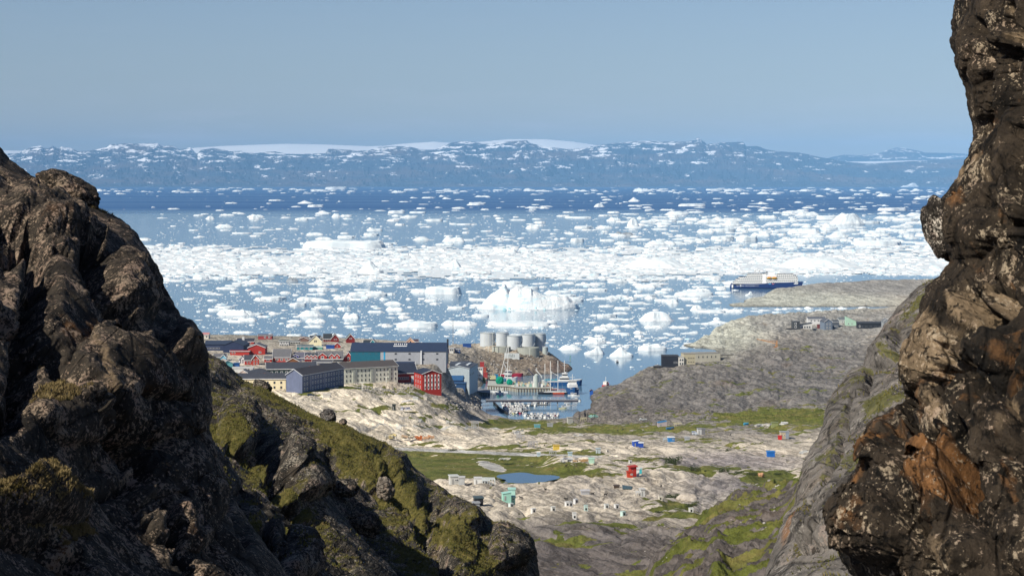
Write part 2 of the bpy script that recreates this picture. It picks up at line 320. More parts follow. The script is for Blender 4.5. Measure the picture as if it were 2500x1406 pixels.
def base_z(px, Y):
    px = np.clip(np.asarray(px, float), _lk[0], _lk[-1] - .01); Y = np.clip(np.asarray(Y, float), 130, 3499)
    k = np.clip(np.searchsorted(_lk, px, 'right') - 1, 0, len(_lk) - 2); f = (px - _lk[k]) / (_lk[k + 1] - _lk[k]); f = f * f * (3 - 2 * f) * .6 + f * .4
    j = (Y - 130) / 5; j0 = np.floor(j).astype(int); j0 = np.minimum(j0, len(_Yg) - 2); g = j - j0
    z = (_tab[k, j0] * (1 - g) + _tab[k, j0 + 1] * g) * (1 - f) + (_tab[k + 1, j0] * (1 - g) + _tab[k + 1, j0 + 1] * g) * f
    return z
FLAT = []     # (x, Y, radius, z) pads under buildings, filled below by pads()
# photo-space regions laid onto the ground where they lie: (px, py, rx, ry, strength)
GRASS = [(1130, 1140, 230, 36, 2.2), (980, 1115, 60, 22, 2), (1330, 1150, 170, 12, 1.2), (1420, 1165, 110, 10, 1), (1250, 1037, 120, 12, 1.8), (1400, 1052, 150, 11, 1.2), (1620, 1048, 160, 11, 1.3),
 (1580, 1128, 80, 9, 1.3), (1700, 1150, 120, 9, 1.4), (1890, 1172, 90, 22, 2), (1930, 1025, 130, 28, 1.7), (1800, 1020, 80, 10, 1.2), (900, 1000, 70, 7, 1.2), (980, 955, 120, 8, .9), (850, 948, 70, 7, 1.3), (760, 960, 60, 6, 1.0),
 (1100, 992, 120, 8, .7), (1330, 1325, 130, 12, 1.2), (1450, 1290, 110, 10, .8), (1640, 1230, 70, 18, 1.1), (1660, 1265, 90, 14, 1.0), (1700, 1075, 90, 5, .8), (1480, 1085, 80, 6, .9), (1830, 1090, 90, 6, .7),
 (1450, 1108, 50, 5, .9), (1060, 1018, 70, 6, .8), (1220, 1105, 150, 5, .8), (1850, 960, 120, 10, .35), (1750, 890, 100, 8, .25), (1050, 1040, 80, 6, .6), (1380, 1095, 30, 8, .5), (1620, 1010, 90, 8, .3)]
ROCK = [  # px, py, rx, ry, colour, strength
 (1450, 1370, 260, 60, (.19, .185, .185), 1.2), (1560, 1330, 160, 40, (.20, .195, .20), 1.0), (1300, 1330, 120, 30, (.22, .215, .21), .7), (1800, 1190, 130, 26, (.22, .20, .21), 1.2), (1760, 1130, 180, 22, (.27, .24, .25), 1.2), (1700, 1230, 100, 30, (.25, .235, .235), .6),
 (1750, 960, 420, 90, (.165, .155, .148), 4.0), (1990, 905, 190, 75, (.175, .165, .158), 4.0), (1500, 1000, 130, 30, (.15, .13, .12), 4.0), (1600, 870, 60, 30, (.26, .25, .22), 1.2),
 (1745, 815, 90, 45, (.56, .57, .48), 6.0), (1950, 790, 150, 22, (.34, .335, .31), 4.0), (2090, 790, 120, 34, (.25, .245, .23), 3.0), (2060, 840, 60, 12, (.33, .33, .31), 1.4),
 (1950, 735, 160, 22, (.54, .55, .47), 5.0), (2100, 700, 170, 22, (.28, .275, .26), 4.0), (1880, 725, 110, 25, (.36, .37, .33), 1.4),
 (1250, 885, 120, 30, (.20, .16, .12), 2.4), (1370, 895, 50, 16, (.20, .12, .085), 2.6), (1150, 880, 70, 24, (.26, .23, .19), 1.6), (1150, 985, 60, 30, (.24, .21, .20), 1.2),
 (640, 820, 200, 12, (.36, .33, .26), 2), (1400, 1200, 260, 40, (.44, .385, .32), .7), (1060, 960, 80, 12, (.33, .32, .30), .8), (1250, 1015, 40, 12, (.30, .24, .22), 1.5)]
def billow(x, y, z, o=3, g=.5):
    r, a, t = 0, 1., 0.
    for i in range(o):
        r = r + a * np.minimum(1.2, np.abs(pn(x, y, z)) * 2.2)**.75; t += a; a *= g; x = x * 2.1 + 7.7; y = y * 2.1 + 3.1; z = z + 5.3
    return r / t
def creases(x, Y, px):
    """small values = the joints and hollows between the bare domes"""
    w = fbm(x / 45, Y / 45, 4.2, 2) * 14
    rh = sstep(1390, 1440, px) * sstep(1250, 1420, Y)
    a = (x * .16 + Y * .987) * rh + (x * .32 - Y * .95) * (1 - rh); b = (x * .987 - Y * .16) * rh + (x * .95 + Y * .32) * (1 - rh)
    k = .62 + .38 * sstep(500, 900, Y)
    c1 = billow((a + w) / (84 * k), (b + w * .8) / (27 * k), 1.5, 2, .45)
    c2 = billow((a + w * .6) / (48 * k), (b - w * .4) / (12 * k), 3.5, 3, .5)
    return c1, c2, a, b
def ground_noise(x, Y, px):
    z = 0
    val = sstep(1420, 1250, Y)
    c1, c2, a, b = creases(x, Y, px)
    near = sstep(300, 640, Y) * .55 + .45
    z = z + val * near * (c1 * 3.4 - 1.8 + c2 * 1.05 - .5)
    hill = (1 - val)
    rh = sstep(1390, 1440, px)
    z = z + hill * rh * (c1 * 3.0 - 1.4 + c2 * 2.3 - 1.0) * (1 - .62 * sstep(2500, 2650, Y))
    hd = sstep(1090, 1140, px) * (1 - rh) * sstep(1760, 1800, Y)
    z = z + hill * hd * (ridged(x / 14, Y / 12, 4.5, 4, .55) * 2.6 - 1.2)
    lt = (1 - rh) * (1 - sstep(1760, 1800, Y) * sstep(1100, 1180, px)) * hill
    z = z + lt * (fbm(x / 26, Y / 16, 4, 3) * .7 + (c1 - .5) * 2.2 + (c2 - .4) * .9) * (1 - .85 * sstep(1300, 1400, Y))
    sl = sstep(560, 420, Y) * sstep(1480, 1640, px)             # green slope on the right, near
    z = z + sl * (ridged(a / 9, b / 3.0, 5.5, 4, .5) * 1.4 - .6 + fbm(a / 20, b / 9, 3, 3) * 1.6)
    return z
def pads(z, x, Y):
    for (fx, fy, r, fz) in FLAT:
        d = np.hypot(x - fx, Y - fy); m = sstep(r * 1.5, r, d); z = z * (1 - m) + fz * m
    return z
def flat_regions(z, px, Y):
    # the meadow, the pond bed and the quay ground are level
    zb = base_z(px, Y); py = HY + F0 * (H0 - zb) / Y
    for (cx, cy, rx, ry) in ((1130, 1140, 210, 30), (1290, 1172, 75, 16), (1900, 1172, 60, 14), (1240, 1036, 90, 6), (1330, 1160, 120, 12)):
        m = sstep(1.25, .75, np.hypot((px - cx) / rx, (py - cy) / ry)); z = z * (1 - m) + (zb - .8) * m
    yr = np.interp(px, [930, 1100, 1250, 1400, 1470], [1094, 1101, 1108, 1115, 1118]); m = sstep(11, 4, np.abs(py - yr)) * sstep(900, 940, px) * sstep(1490, 1440, px) * sstep(520, 600, Y); z = z * (1 - m) + (zb + .1) * m
    m = sstep(1.6, .6, np.hypot((px - 1288) / 36, (Y - 716) / 9)); z = z * (1 - m) + 65.9 * m      # pond bowl
    return z
def ground(px, Y):
    x = (px - 1250) / F0 * Y; zb = base_z(px, Y); land = sstep(-1.5, 4, zb)
    z = zb + ground_noise(x, Y, px) * (.25 + .75 * land) * sstep(-6, -1, zb)
    return flat_regions(z, px, Y)
_gc = {}
def locate(px, py, lo=500, hi=2600):
    """first place where the sight line of a photo pixel meets the land"""
    Ys = np.arange(lo, hi, 2.); z = ground(np.full_like(Ys, px), Ys); zl = H0 + (HY - py) / F0 * Ys
    k = np.nonzero((z >= zl) & (z > -.2))[0]
    if not len(k):
        m = z > 0; i = int(np.argmax(np.where(m, z - zl, -1e9))); Y = float(Ys[i]); return (px - 1250) / F0 * Y, Y, float(zl[i])
    Y = float(Ys[k[0]]); return (px - 1250) / F0 * Y, Y, float(ground(np.array([float(px)]), np.array([Y]))[0])
def sea_at(px, py):
    Y = H0 * F0 / (py - HY); return (px - 1250) / F0 * Y, Y, 0.0
rows = []; y = 130.
while y < 3420:
    rows.append(y); y += min(6.0 if y > 2080 else 2.4, max(.55, y * y / 210200 * 1.25))
rows = np.array(rows); cols = np.concatenate([np.arange(0, 480, 14), np.arange(480, 2120, 2.4), np.arange(2120, 2460, 9)])
PX, YY = np.meshgrid(cols, rows)
XX = (PX - 1250) / F0 * YY
ZZ = ground(PX, YY)
ZB = base_z(PX, YY)
PYb = HY + F0 * (H0 - ZB) / YY
def finish_land():
    global ZZ
    Z = pads(ZZ, XX, YY)
    # fine relief
    val = sstep(1420, 1250, YY); fn = fbm(XX / 7, YY / 3.2, 3, 3) * .34 + ridged(XX / 18, YY / 5, 8.5, 3) * .5 - .25
    land = sstep(-1, 1, Z); meadow = np.zeros_like(Z)
    nz_ = fbm(XX / 60, YY / 16, 6.6, 3)
    g = np.full_like(Z, -.40)
    for (cx, cy, rx, ry, s) in GRASS:
        g = g + s * np.exp(-(((PX - cx) / rx)**2 + ((PYb - cy) / ry)**2) * 1.2)
    tn = fbm(XX / 26 + 9, YY / 9, 2.2, 5, .62); c1, c2, _, _ = creases(XX, YY, PX)
    rh_ = sstep(1390, 1440, PX) * sstep(1250, 1400, YY)
    g = g + tn * 1.25 + .30 * nz_ + (.40 * sstep(.46, .10, c1) + .30 * sstep(.40, .12, c2) - .12) * (1 - rh_ * .75)
    g = g + sstep(560, 420, YY) * sstep(1440, 1640, PX) * (.50 + .5 * tn)
    vn = (YY > 560) & (YY < 860) & (PX > 1000) & (PX < 1950); vf = (YY > 860) & (YY < 1380) & (PX > 850) & (PX < 2050)
    q1, q2 = np.quantile(g[vn], .66), np.quantile(g[vf], .58); bl = sstep(780, 920, YY); g = g - (q1 * (1 - bl) + q2 * bl) * sstep(560, 640, YY) * sstep(1480, 1380, YY)
    town = sstep(1190, 1150, PX) * sstep(1230, 1300, YY); g = g - town * .5
    g = g - sstep(1.2, .4, Z) * 2 - sstep(1760, 1830, YY) * .35
    gm = sstep(-.05, .22, g)
    hard = sstep(.3, 1.0, g)
    Z = Z + fn * land * (1 - .8 * hard) * sstep(.0, .3, 1 - gm * .6)
    base = np.array((.76, .67, .53)); Cc = np.zeros(Z.shape + (3,), np.float32) + base.astype(np.float32)
    wsum = np.full_like(Z, .5)
    acc = Cc * .5
    for (cx, cy, rx, ry, c, s) in ROCK:
        w = s * 2.2 * np.exp(-(((PX - cx) / rx)**2 + ((PYb - cy) / ry)**2) * 1.4)
        acc += w[..., None] * np.array(c, np.float32); wsum += w
    Cc = acc / wsum[..., None]
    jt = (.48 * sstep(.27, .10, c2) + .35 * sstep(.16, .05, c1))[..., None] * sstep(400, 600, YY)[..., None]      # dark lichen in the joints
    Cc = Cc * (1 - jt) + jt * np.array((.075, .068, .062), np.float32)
    sl = sstep(620, 430, YY); Cc = Cc * (1 - sl[..., None]) + sl[..., None] * np.array((.15, .13, .12), np.float32)
    sh = sstep(1.6, .2, Z)[..., None]; Cc = Cc * (1 - .7 * sh) + .7 * sh * np.array((.06, .05, .04), np.float32)   # wet tide band
    # worn gravel road, tracks
    def track(pts, w, c, yr=(0, 9999)):
        nonlocal gm, Cc
        P = np.array(pts, float)
        yt = np.interp(PX, P[:, 0], P[:, 1]); m = sstep(w * 1.2, w * .8, np.abs(PYb - yt)) * (PX > P[0, 0]) * (PX < P[-1, 0]) * (YY > yr[0]) * (YY < yr[1])
        gm = gm * (1 - m) - m * .8; Cc[...] = Cc * (1 - m[..., None]) + m[..., None] * np.array(c, np.float32); return m
    m1 = track([(930, 1094), (1100, 1101), (1250, 1108), (1400, 1115), (1470, 1118)], 3.6, (.56, .55, .52))
    m2 = track([(900, 1043), (1040, 1044), (1160, 1046), (1300, 1047)], 1.8, (.50, .49, .45))
    # gravel patch beside the pond
    q = sstep(1.15, .85, np.hypot((PX - (1195 + (PYb - 1130) * 1.8)) / 24, (PYb - 1133) / 13) + .25 * tn); gm = gm * (1 - q) - q * .8; Cc = Cc * (1 - q[..., None]) + q[..., None] * np.array((.48, .47, .44), np.float32)
    # town ground: grey gravel and trampled soil
    tw = town[..., None] * .55; Cc = Cc * (1 - tw) + tw * np.array((.28, .265, .235), np.float32)
    parts = [('ground', 0, np.searchsorted(rows, 2005)), ('headland', np.searchsorted(rows, 2005) - 1, np.searchsorted(rows, 2600)), ('peninsula', np.searchsorted(rows, 2600) - 1, len(rows))]
    for (nm, a, b) in parts:
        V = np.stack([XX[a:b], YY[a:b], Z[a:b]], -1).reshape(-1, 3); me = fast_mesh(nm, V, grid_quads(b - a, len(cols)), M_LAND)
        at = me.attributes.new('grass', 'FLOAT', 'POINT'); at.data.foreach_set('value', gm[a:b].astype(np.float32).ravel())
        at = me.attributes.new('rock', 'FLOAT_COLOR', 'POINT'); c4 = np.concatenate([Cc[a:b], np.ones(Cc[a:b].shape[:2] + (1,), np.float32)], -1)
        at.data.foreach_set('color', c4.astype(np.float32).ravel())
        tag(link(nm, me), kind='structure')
t = NT('pond_water'); M_POND = t.done((.03, .07, .12), .06, t.bump(t.noise(t.mapv((.6, 2, 1)), 1.0, 3), .2, .05), .5)
def pond():
    n = 40; Yc, zc = 716., 66.45; rr = 1 + .18 * np.array([math.sin(3 * k * 2 * math.pi / n + 1) + .6 * math.sin(5 * k * 2 * math.pi / n) for k in range(n)])
    vs = [((1283 - 1250) / F0 * Yc + 9.8 * r * math.cos(2 * math.pi * k / n), Yc + 15 * r * math.sin(2 * math.pi * k / n), zc) for k, r in enumerate(rr)]
    tag(MB().add(vs, [tuple(range(n))]).build('pond', M_POND), kind='structure')
pond()
t = NT('bare_rock_and_turf'); v = t.tc.outputs['Object']
rc = t.attr('rock', 'Color'); ga = t.attr('grass')
big = t.noise(t.mapv((.05, .03, .1)), 1.0, 6, .65)
c = t.mix(1.0, rc, t.ramp(big, (.30, .84), (.5, 1.03), (.72, 1.15)), 'MULTIPLY')
st1 = t.noise(t.strike(R(72), (.016, .17, .3)), 1.0, 7, .62, .6)          # bedding joints, dipping away to the left
c = t.mix(.95, c, t.ramp(st1, (.40, 1.0), (.470, .52), (.50, .46), (.55, 1.0), (.70, 1.12)), 'MULTIPLY')
st2 = t.noise(t.strike(R(-81), (.05, .42, .4)), 1.0, 7, .68, .5)
c = t.mix(.45, c, t.ramp(st2, (.36, .52), (.50, 1.0), (.66, 1.2)), 'MULTIPLY')
fine = t.noise(t.mapv((1.5, .7, 1)), 1.0, 6, .75); c = t.mix(.7, c, t.ramp(fine, (.32, .58), (.5, 1.0), (.68, 1.25)), 'MULTIPLY')
stain = t.noise(t.mapv((.03, .02, .1)), 1.0, 4); c = t.mix(t.ramp(stain, (.58, 0), (.75, .28)), c, (.32, .21, .13))
gn2 = t.noise(t.mapv((.5, .22, .5)), 1.0, 7, .74); gn3 = t.noise(t.strike(R(72), (.05, .3, .3)), 1.0, 6, .7)
gcol = t.ramp(t.noise(t.mapv((.06, .05, .2)), 1.0, 6, .7), (.32, (.080, .092, .018)), (.47, (.125, .140, .030)), (.6, (.18, .165, .050)), (.75, (.20, .14, .055)))
gcol = t.mix(.9, gcol, t.ramp(gn2, (.32, .35), (.55, 1.0), (.72, 1.35)), 'MULTIPLY')
gsum = t.math('ADD', t.math('ADD', ga, t.math('MULTIPLY', t.math('SUBTRACT', gn2, .5), 1.3)), t.math('MULTIPLY', t.math('SUBTRACT', gn3, .5), 1.1))
gmask = t.ramp(gsum, (.40, 0), (.50, 1))
c = t.mix(gmask, c, gcol)
b1 = t.bump(st1, 1.0, 1.6); b2 = t.bump(st2, .8, 1.0, b1); b3 = t.bump(fine, .9, .5, b2)
M_LAND = t.done(c, .92, b3, .12)
# ---------------------------------------------------------------- rock faces near the camera
def rock_mat(name, dark, mid, pale, rust, speck, s, moss=None, moss_lo=.55, moss_c=((.07, .075, .018), (.15, .14, .035)), rot=(0, 0, 0), bd=1.0, rustf=.6, LT=.60, MB0=0.):
    t = NT(name); v = t.tc.outputs['Object']
    n1 = t.noise(t.mapv((1, 1, 1)), .35 * s, 6, .65, .3)
    n2 = t.noise(t.strike3(rot, (.55, .8, 1.7)), 1.3 * s, 8, .72)
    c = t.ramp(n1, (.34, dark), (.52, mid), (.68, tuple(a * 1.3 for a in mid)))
    c = t.mix(t.ramp(t.noise(v, .22 * s, 5, .7), (.58, 0), (.68, rustf)), c, rust)
    c = t.mix(.8, c, t.ramp(n2, (.33, .35), (.5, 1.0), (.68, 1.5)), 'MULTIPLY')
    st = t.n.new('ShaderNodeSeparateColor'); t.l.new(t.attr('stain', 'Color'), st.inputs[0])
    pn_ = t.math('MULTIPLY', t.math('SUBTRACT', t.noise(v, .9 * s, 6, .7), .5), 1.5)
    vein = t.ramp(n2, (.35, .45), (.5, 1.0), (.66, 1.4))
    c = t.mix(t.ramp(t.math('ADD', st.outputs[0], pn_), (.30, 0), (.66, .8)), c, t.mix(1.0, (.27, .195, .12), vein, 'MULTIPLY'))
    c = t.mix(t.ramp(t.math('ADD', st.outputs[1], pn_), (.36, 0), (.80, .7)), c, t.mix(1.0, (.25, .115, .04), vein, 'MULTIPLY'))
    # crustose lichen: small rounded patches in clusters
    cl = t.noise(t.mapv((1, 1, 1), (0, 0, .5)), .5 * s, 4, .6)
    lv = t.vor(t.mapv((1, 1, 1)), 6.5 * s, 'F1'); ln = t.noise(v, 9.0 * s, 4, .7); ln2 = t.noise(v, 2.6 * s, 5, .75)
    lich = t.math('ADD', t.math('MULTIPLY', ln, .65), t.math('MULTIPLY', ln2, .45))
    lich = t.math('ADD', lich, t.math('MULTIPLY', t.math('SUBTRACT', cl, .5), .5))
    c = t.mix(t.ramp(lich, (LT, 0), (LT + .035, speck)), c, t.mix(t.ramp(t.noise(v, 1.1 * s, 3), (.45, 0), (.6, 1)), pale, tuple(.5 * (a + b) for a, b in zip(pale, (.34, .22, .17)))))
    blk = t.noise(t.mapv((1.3, 1, .9), (.2, .4, 0)), 3.2 * s, 5, .7)
    c = t.mix(t.ramp(blk, (.56, 0), (.60, .85)), c, tuple(a * .35 for a in dark))
    f1 = t.vor(t.strike3(rot, (.35, .7, 1.2)), .55 * s, 'DISTANCE_TO_EDGE')
    f1w = t.ramp(f1, (.0, 0), (.035, 1))
    c = t.mix(.6, c, f1w, 'MULTIPLY')
    if moss is not None:
        gn = t.n.new('ShaderNodeNewGeometry'); sn = t.n.new('ShaderNodeSeparateXYZ'); t.l.new(gn.outputs['Normal'], sn.inputs[0])
        mm = t.math('ADD', sn.outputs[2], t.math('MULTIPLY', t.math('SUBTRACT', t.noise(v, .9 * s, 8, .78), .5), 2.0))
        mm = t.math('ADD', mm, t.math('MULTIPLY', t.math('SUBTRACT', t.noise(v, .16 * s, 4, .6), .5), 1.1))
        mm = t.math('ADD', mm, t.math('MULTIPLY', t.math('SUBTRACT', st.outputs[2], MB0), .42))
        mk = t.ramp(mm, (moss_lo, 0), (moss_lo + .17, moss))
        mc = t.ramp(t.noise(v, 2.2 * s, 6, .75), (.3, tuple(a * .6 for a in moss_c[0])), (.48, moss_c[0]), (.62, moss_c[1]), (.75, (.17, .11, .04)))
        c = t.mix(mk, c, mc)
    n5 = t.vor(t.strike3(rot, (.6, .9, 1.5)), 2.2 * s, 'F1'); b = t.bump(n2, 1.0, .34 / s * bd); b = t.bump(n5, .6, .16 / s * bd, b); b = t.bump(ln, .9, .07 / s * bd, b); b = t.bump(f1w, .8, .10 / s * bd, b)
    return t.done(c, .9, b, .18)
def poly_resample(P, n):
    P = np.array(P, float); d = np.r_[0, np.cumsum(np.hypot(*np.diff(P[:, :2], axis=0).T))]
    u = np.linspace(0, d[-1], n); return np.stack([np.interp(u, d, P[:, k]) for k in range(P.shape[1])], 1)
def seg_dist(px, py, pts):
    """distance in photo pixels to a traced line, and how far along it"""
    best = np.full(px.shape, 1e9)
    for (x0, y0), (x1, y1) in zip(pts[:-1], pts[1:]):
        dx, dy = x1 - x0, y1 - y0; L = dx * dx + dy * dy + 1e-9
        u = np.clip(((px - x0) * dx + (py - y0) * dy) / L, 0, 1)
        best = np.minimum(best, np.hypot(px - x0 - u * dx, py - y0 - u * dy))
    return best
FACES = []
def face(name, sil, inner, nr, nf, mat, nb=24, back=30., round_=.35, noise=None, cracks=(), lumps=(), power=1.6, jag=2.0, jags=.02, CS=1., LS=1., patches=()):
    """A rock mass as a ruled sheet from its outline (px, py, distance) to an inner line, curling back behind the outline."""
    A = poly_resample(sil, nr); B = poly_resample(inner, nr)
    u = np.r_[-np.linspace(1, 0, nb + 1)[:-1]**1.5, (np.linspace(0, 1, nf))**power]
    U = u[None, :]; f = np.clip(U, 0, 1)
    a = A[:, None, :]; b = B[:, None, :]
    px = a[..., 0] * (1 - f) + b[..., 0] * f; py = a[..., 1] * (1 - f) + b[..., 1] * f
    w = 1 - f
    curl = 1 - np.sqrt(np.maximum(0, 1 - w**2))
    dep = b[..., 2] + (a[..., 2] - b[..., 2]) * (round_ * curl + (1 - round_) * w)
    g = np.clip(-U, 0, 1)
    px = px + (b[..., 0] - a[..., 0]) * (g**1.7) * .45; py = py + (b[..., 1] - a[..., 1]) * (g**1.7) * .45; dep = dep + back * g**.9
    jx = fbm(px * jags, py * jags, 3.3, 4) * jag; env = np.exp(-np.abs(U) * 9)
    P = proj(px + jx * env, py + jx * env * .5, dep)
    def normal(P):
        du = np.gradient(P, axis=1); dv = np.gradient(P, axis=0); n = np.cross(dv, du); n /= np.linalg.norm(n, axis=-1)[..., None] + 1e-12
        view = P - np.array((0, 0, H0)); s = np.sign((n * view).sum(-1)); mid = s[:, nb + 4:].mean(); return n * (-1 if mid > 0 else 1)
    N = normal(P); D = np.zeros(px.shape)
    if noise is not None: D = D + noise(P[..., 0], P[..., 1], P[..., 2])
    k = (U >= 0)
    for (pts, wd, dp) in cracks:
        q = [(p[0], p[1]) for p in pts]; wob = fbm(px / 40, py / 40, 8.8, 3) * wd * .7
        D = D - k * dp * CS * np.exp(-((seg_dist(px, py, q) + wob) / wd)**2)
    D = D * (.4 + .6 * sstep(0, .10, U))
    for (cx, cy, rx, ry, an, h) in lumps:
        ca, sa = math.cos(R(an)), math.sin(R(an)); X = (px - cx) * ca + (py - cy) * sa; Y_ = -(px - cx) * sa + (py - cy) * ca
        r2 = (X / rx)**2 + (Y_ / ry)**2 + fbm(px / 45, py / 45, cx * .1, 3) * .35
        D = D + k * h * LS * sstep(0, .06, U) * np.sqrt(np.clip(1 - r2, 0, 1)) 
    P = P + N * D[..., None]
    N2 = normal(P); q = P.shape
    P = P + N2 * (noise(P[..., 0] * 6.1 + 40, P[..., 1] * 6.1, P[..., 2] * 6.1) * .07)[..., None] if noise is not None else P
    me = fast_mesh(name, P.reshape(-1, 3), grid_quads(q[0], q[1]), mat)
    T = np.zeros(q[:2] + (4,), np.float32); T[..., 3] = 1
    for (ch, cx, cy, rx, ry, an, w_) in patches:                 # stains and turf of their own colour
        ca, sa = math.cos(R(an)), math.sin(R(an)); X = (px - cx) * ca + (py - cy) * sa; Y_ = -(px - cx) * sa + (py - cy) * ca
        T[..., ch] += w_ * np.exp(-((X / rx)**2 + (Y_ / ry)**2)) * (k | (U > -.1))
    FACES.append((name, P, N2, T))
    at = me.attributes.new('stain', 'FLOAT_COLOR', 'POINT'); at.data.foreach_set('color', T.ravel())
    return tag(link(name, me), kind='structure')
def bn(s, amp, cell=1.0, rid=.6, sq=(1, 1, 1), rz=0., bw=.6):
    """rounded, jointed rock: swelling masses parted by joints, stretched along the bedding"""
    c_, s_ = math.cos(rz), math.sin(rz)
    def f(x, y, z):
        X = (x * c_ + z * s_) * sq[0] / s; Z = (-x * s_ + z * c_) * sq[2] / s; Y = y * sq[1] / s
        wx = fbm(X * .9, Y * .9, Z * .9, 3) * .55
        f1, f2, cid = worley((X + wx).astype(np.float32), (Y - wx).astype(np.float32), (Z + wx).astype(np.float32))
        blk = np.clip((f2 - f1) * 1.5, 0, 1); blk = 1 - (1 - blk)**3
        g1, g2, _ = worley((X * 2.9 + wx * 2).astype(np.float32), (Y * 2.9).astype(np.float32), ((Z - wx) * 2.9).astype(np.float32), 1)
        bl2 = np.clip((g2 - g1) * 1.8, 0, 1); bl2 = 1 - (1 - bl2)**3
        patch = sstep(-.1, .35, fbm(X * .8 + 5, Y * .8, Z * .8, 2))
        bil = np.abs(pn(X * 1.1, Y * 1.1, Z * 1.1)) + .5 * np.abs(pn(X * 2.3, Y * 2.3, Z * 2.3))
        return amp * (cell * ((blk - .8) * .8 + ((cid * 37 % 101) / 101. - .5) * .34) + cell * .26 * patch * (bl2 - .7) + rid * (ridged(X * 2.2, Y * 2.2, Z * 2.2, 5, .55) - .4) * .50 + bw * (bil - .35) + .55 * fbm(X * 5, Y * 5, Z * 5, 5, .62) * .50 + .9 * fbm(X * .5, Y * .5, Z * .5, 2))
    return f
DK, MD = (.012, .010, .008), (.042, .034, .026)
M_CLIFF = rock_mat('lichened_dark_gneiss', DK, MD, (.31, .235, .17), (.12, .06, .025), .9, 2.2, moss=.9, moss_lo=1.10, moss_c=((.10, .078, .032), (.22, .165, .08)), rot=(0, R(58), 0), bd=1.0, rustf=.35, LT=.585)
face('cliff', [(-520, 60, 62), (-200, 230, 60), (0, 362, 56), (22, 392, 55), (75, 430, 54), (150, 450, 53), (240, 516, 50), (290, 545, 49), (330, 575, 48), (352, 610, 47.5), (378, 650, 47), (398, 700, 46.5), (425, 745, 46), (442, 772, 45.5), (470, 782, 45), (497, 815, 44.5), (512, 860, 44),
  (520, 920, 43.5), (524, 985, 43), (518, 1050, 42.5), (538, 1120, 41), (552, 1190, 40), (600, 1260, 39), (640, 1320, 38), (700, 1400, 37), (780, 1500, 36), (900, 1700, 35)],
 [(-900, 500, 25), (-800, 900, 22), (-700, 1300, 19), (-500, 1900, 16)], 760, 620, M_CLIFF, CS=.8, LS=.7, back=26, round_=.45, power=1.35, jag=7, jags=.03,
 patches=[(2, 60, 1245, 190, 50, 14, 4.2), (2, 130, 965, 50, 22, 30, 2.4), (2, 205, 500, 80, 10, 24, 2.2), (1, 200, 830, 90, 40, 10, .6), (0, 470, 830, 18, 60, 20, .8), (1, 155, 1350, 12, 50, 0, .8), (0, 220, 930, 10, 60, 0, .9)],
 noise=bn(4.6, .34, .9, .9, (.40, .8, 1.25), R(-58), .35),
 cracks=[([(0, 640), (70, 600), (95, 660), (70, 900), (40, 1010)], 26, 1.1), ([(215, 620), (235, 720), (300, 830), (420, 900), (470, 1010), (520, 1200)], 22, 1.3), ([(400, 700), (420, 860), (470, 900)], 26, 1.2), ([(110, 860), (190, 960), (260, 1060), (340, 1180), (430, 1330), (500, 1420)], 12, .9),
  ([(0, 560), (90, 590), (200, 610)], 10, .5), ([(60, 1180), (200, 1200), (300, 1190)], 14, .5), ([(0, 1300), (110, 1330), (200, 1380)], 16, .7), ([(520, 900), (500, 1030), (540, 1180), (600, 1330)], 16, .8), ([(300, 990), (420, 1000), (500, 1060)], 9, .5), ([(0, 780), (60, 830), (120, 870)], 16, .7)],
 lumps=[(120, 560, 150, 60, 25, .9), (320, 700, 90, 110, 50, .7), (300, 960, 150, 120, 35, .8), (60, 1235, 150, 45, 12, .8), (420, 1180, 110, 170, -20, .7), (180, 1010, 100, 60, 30, .5), (470, 840, 40, 80, -10, .6)])
M_RIDGE = rock_mat('mossy_gully_rock', (.014, .013, .011), (.040, .036, .031), (.30, .265, .21), (.11, .075, .04), .85, .85, moss=1.0, moss_lo=.80, moss_c=((.078, .070, .018), (.15, .125, .038)), rot=(0, R(46), 0), bd=1.0, rustf=.3, LT=.575, MB0=.62)
rn = lambda a, s=9.: bn(s, a, .9, 1.0, (.42, .7, 1.25), R(-46))
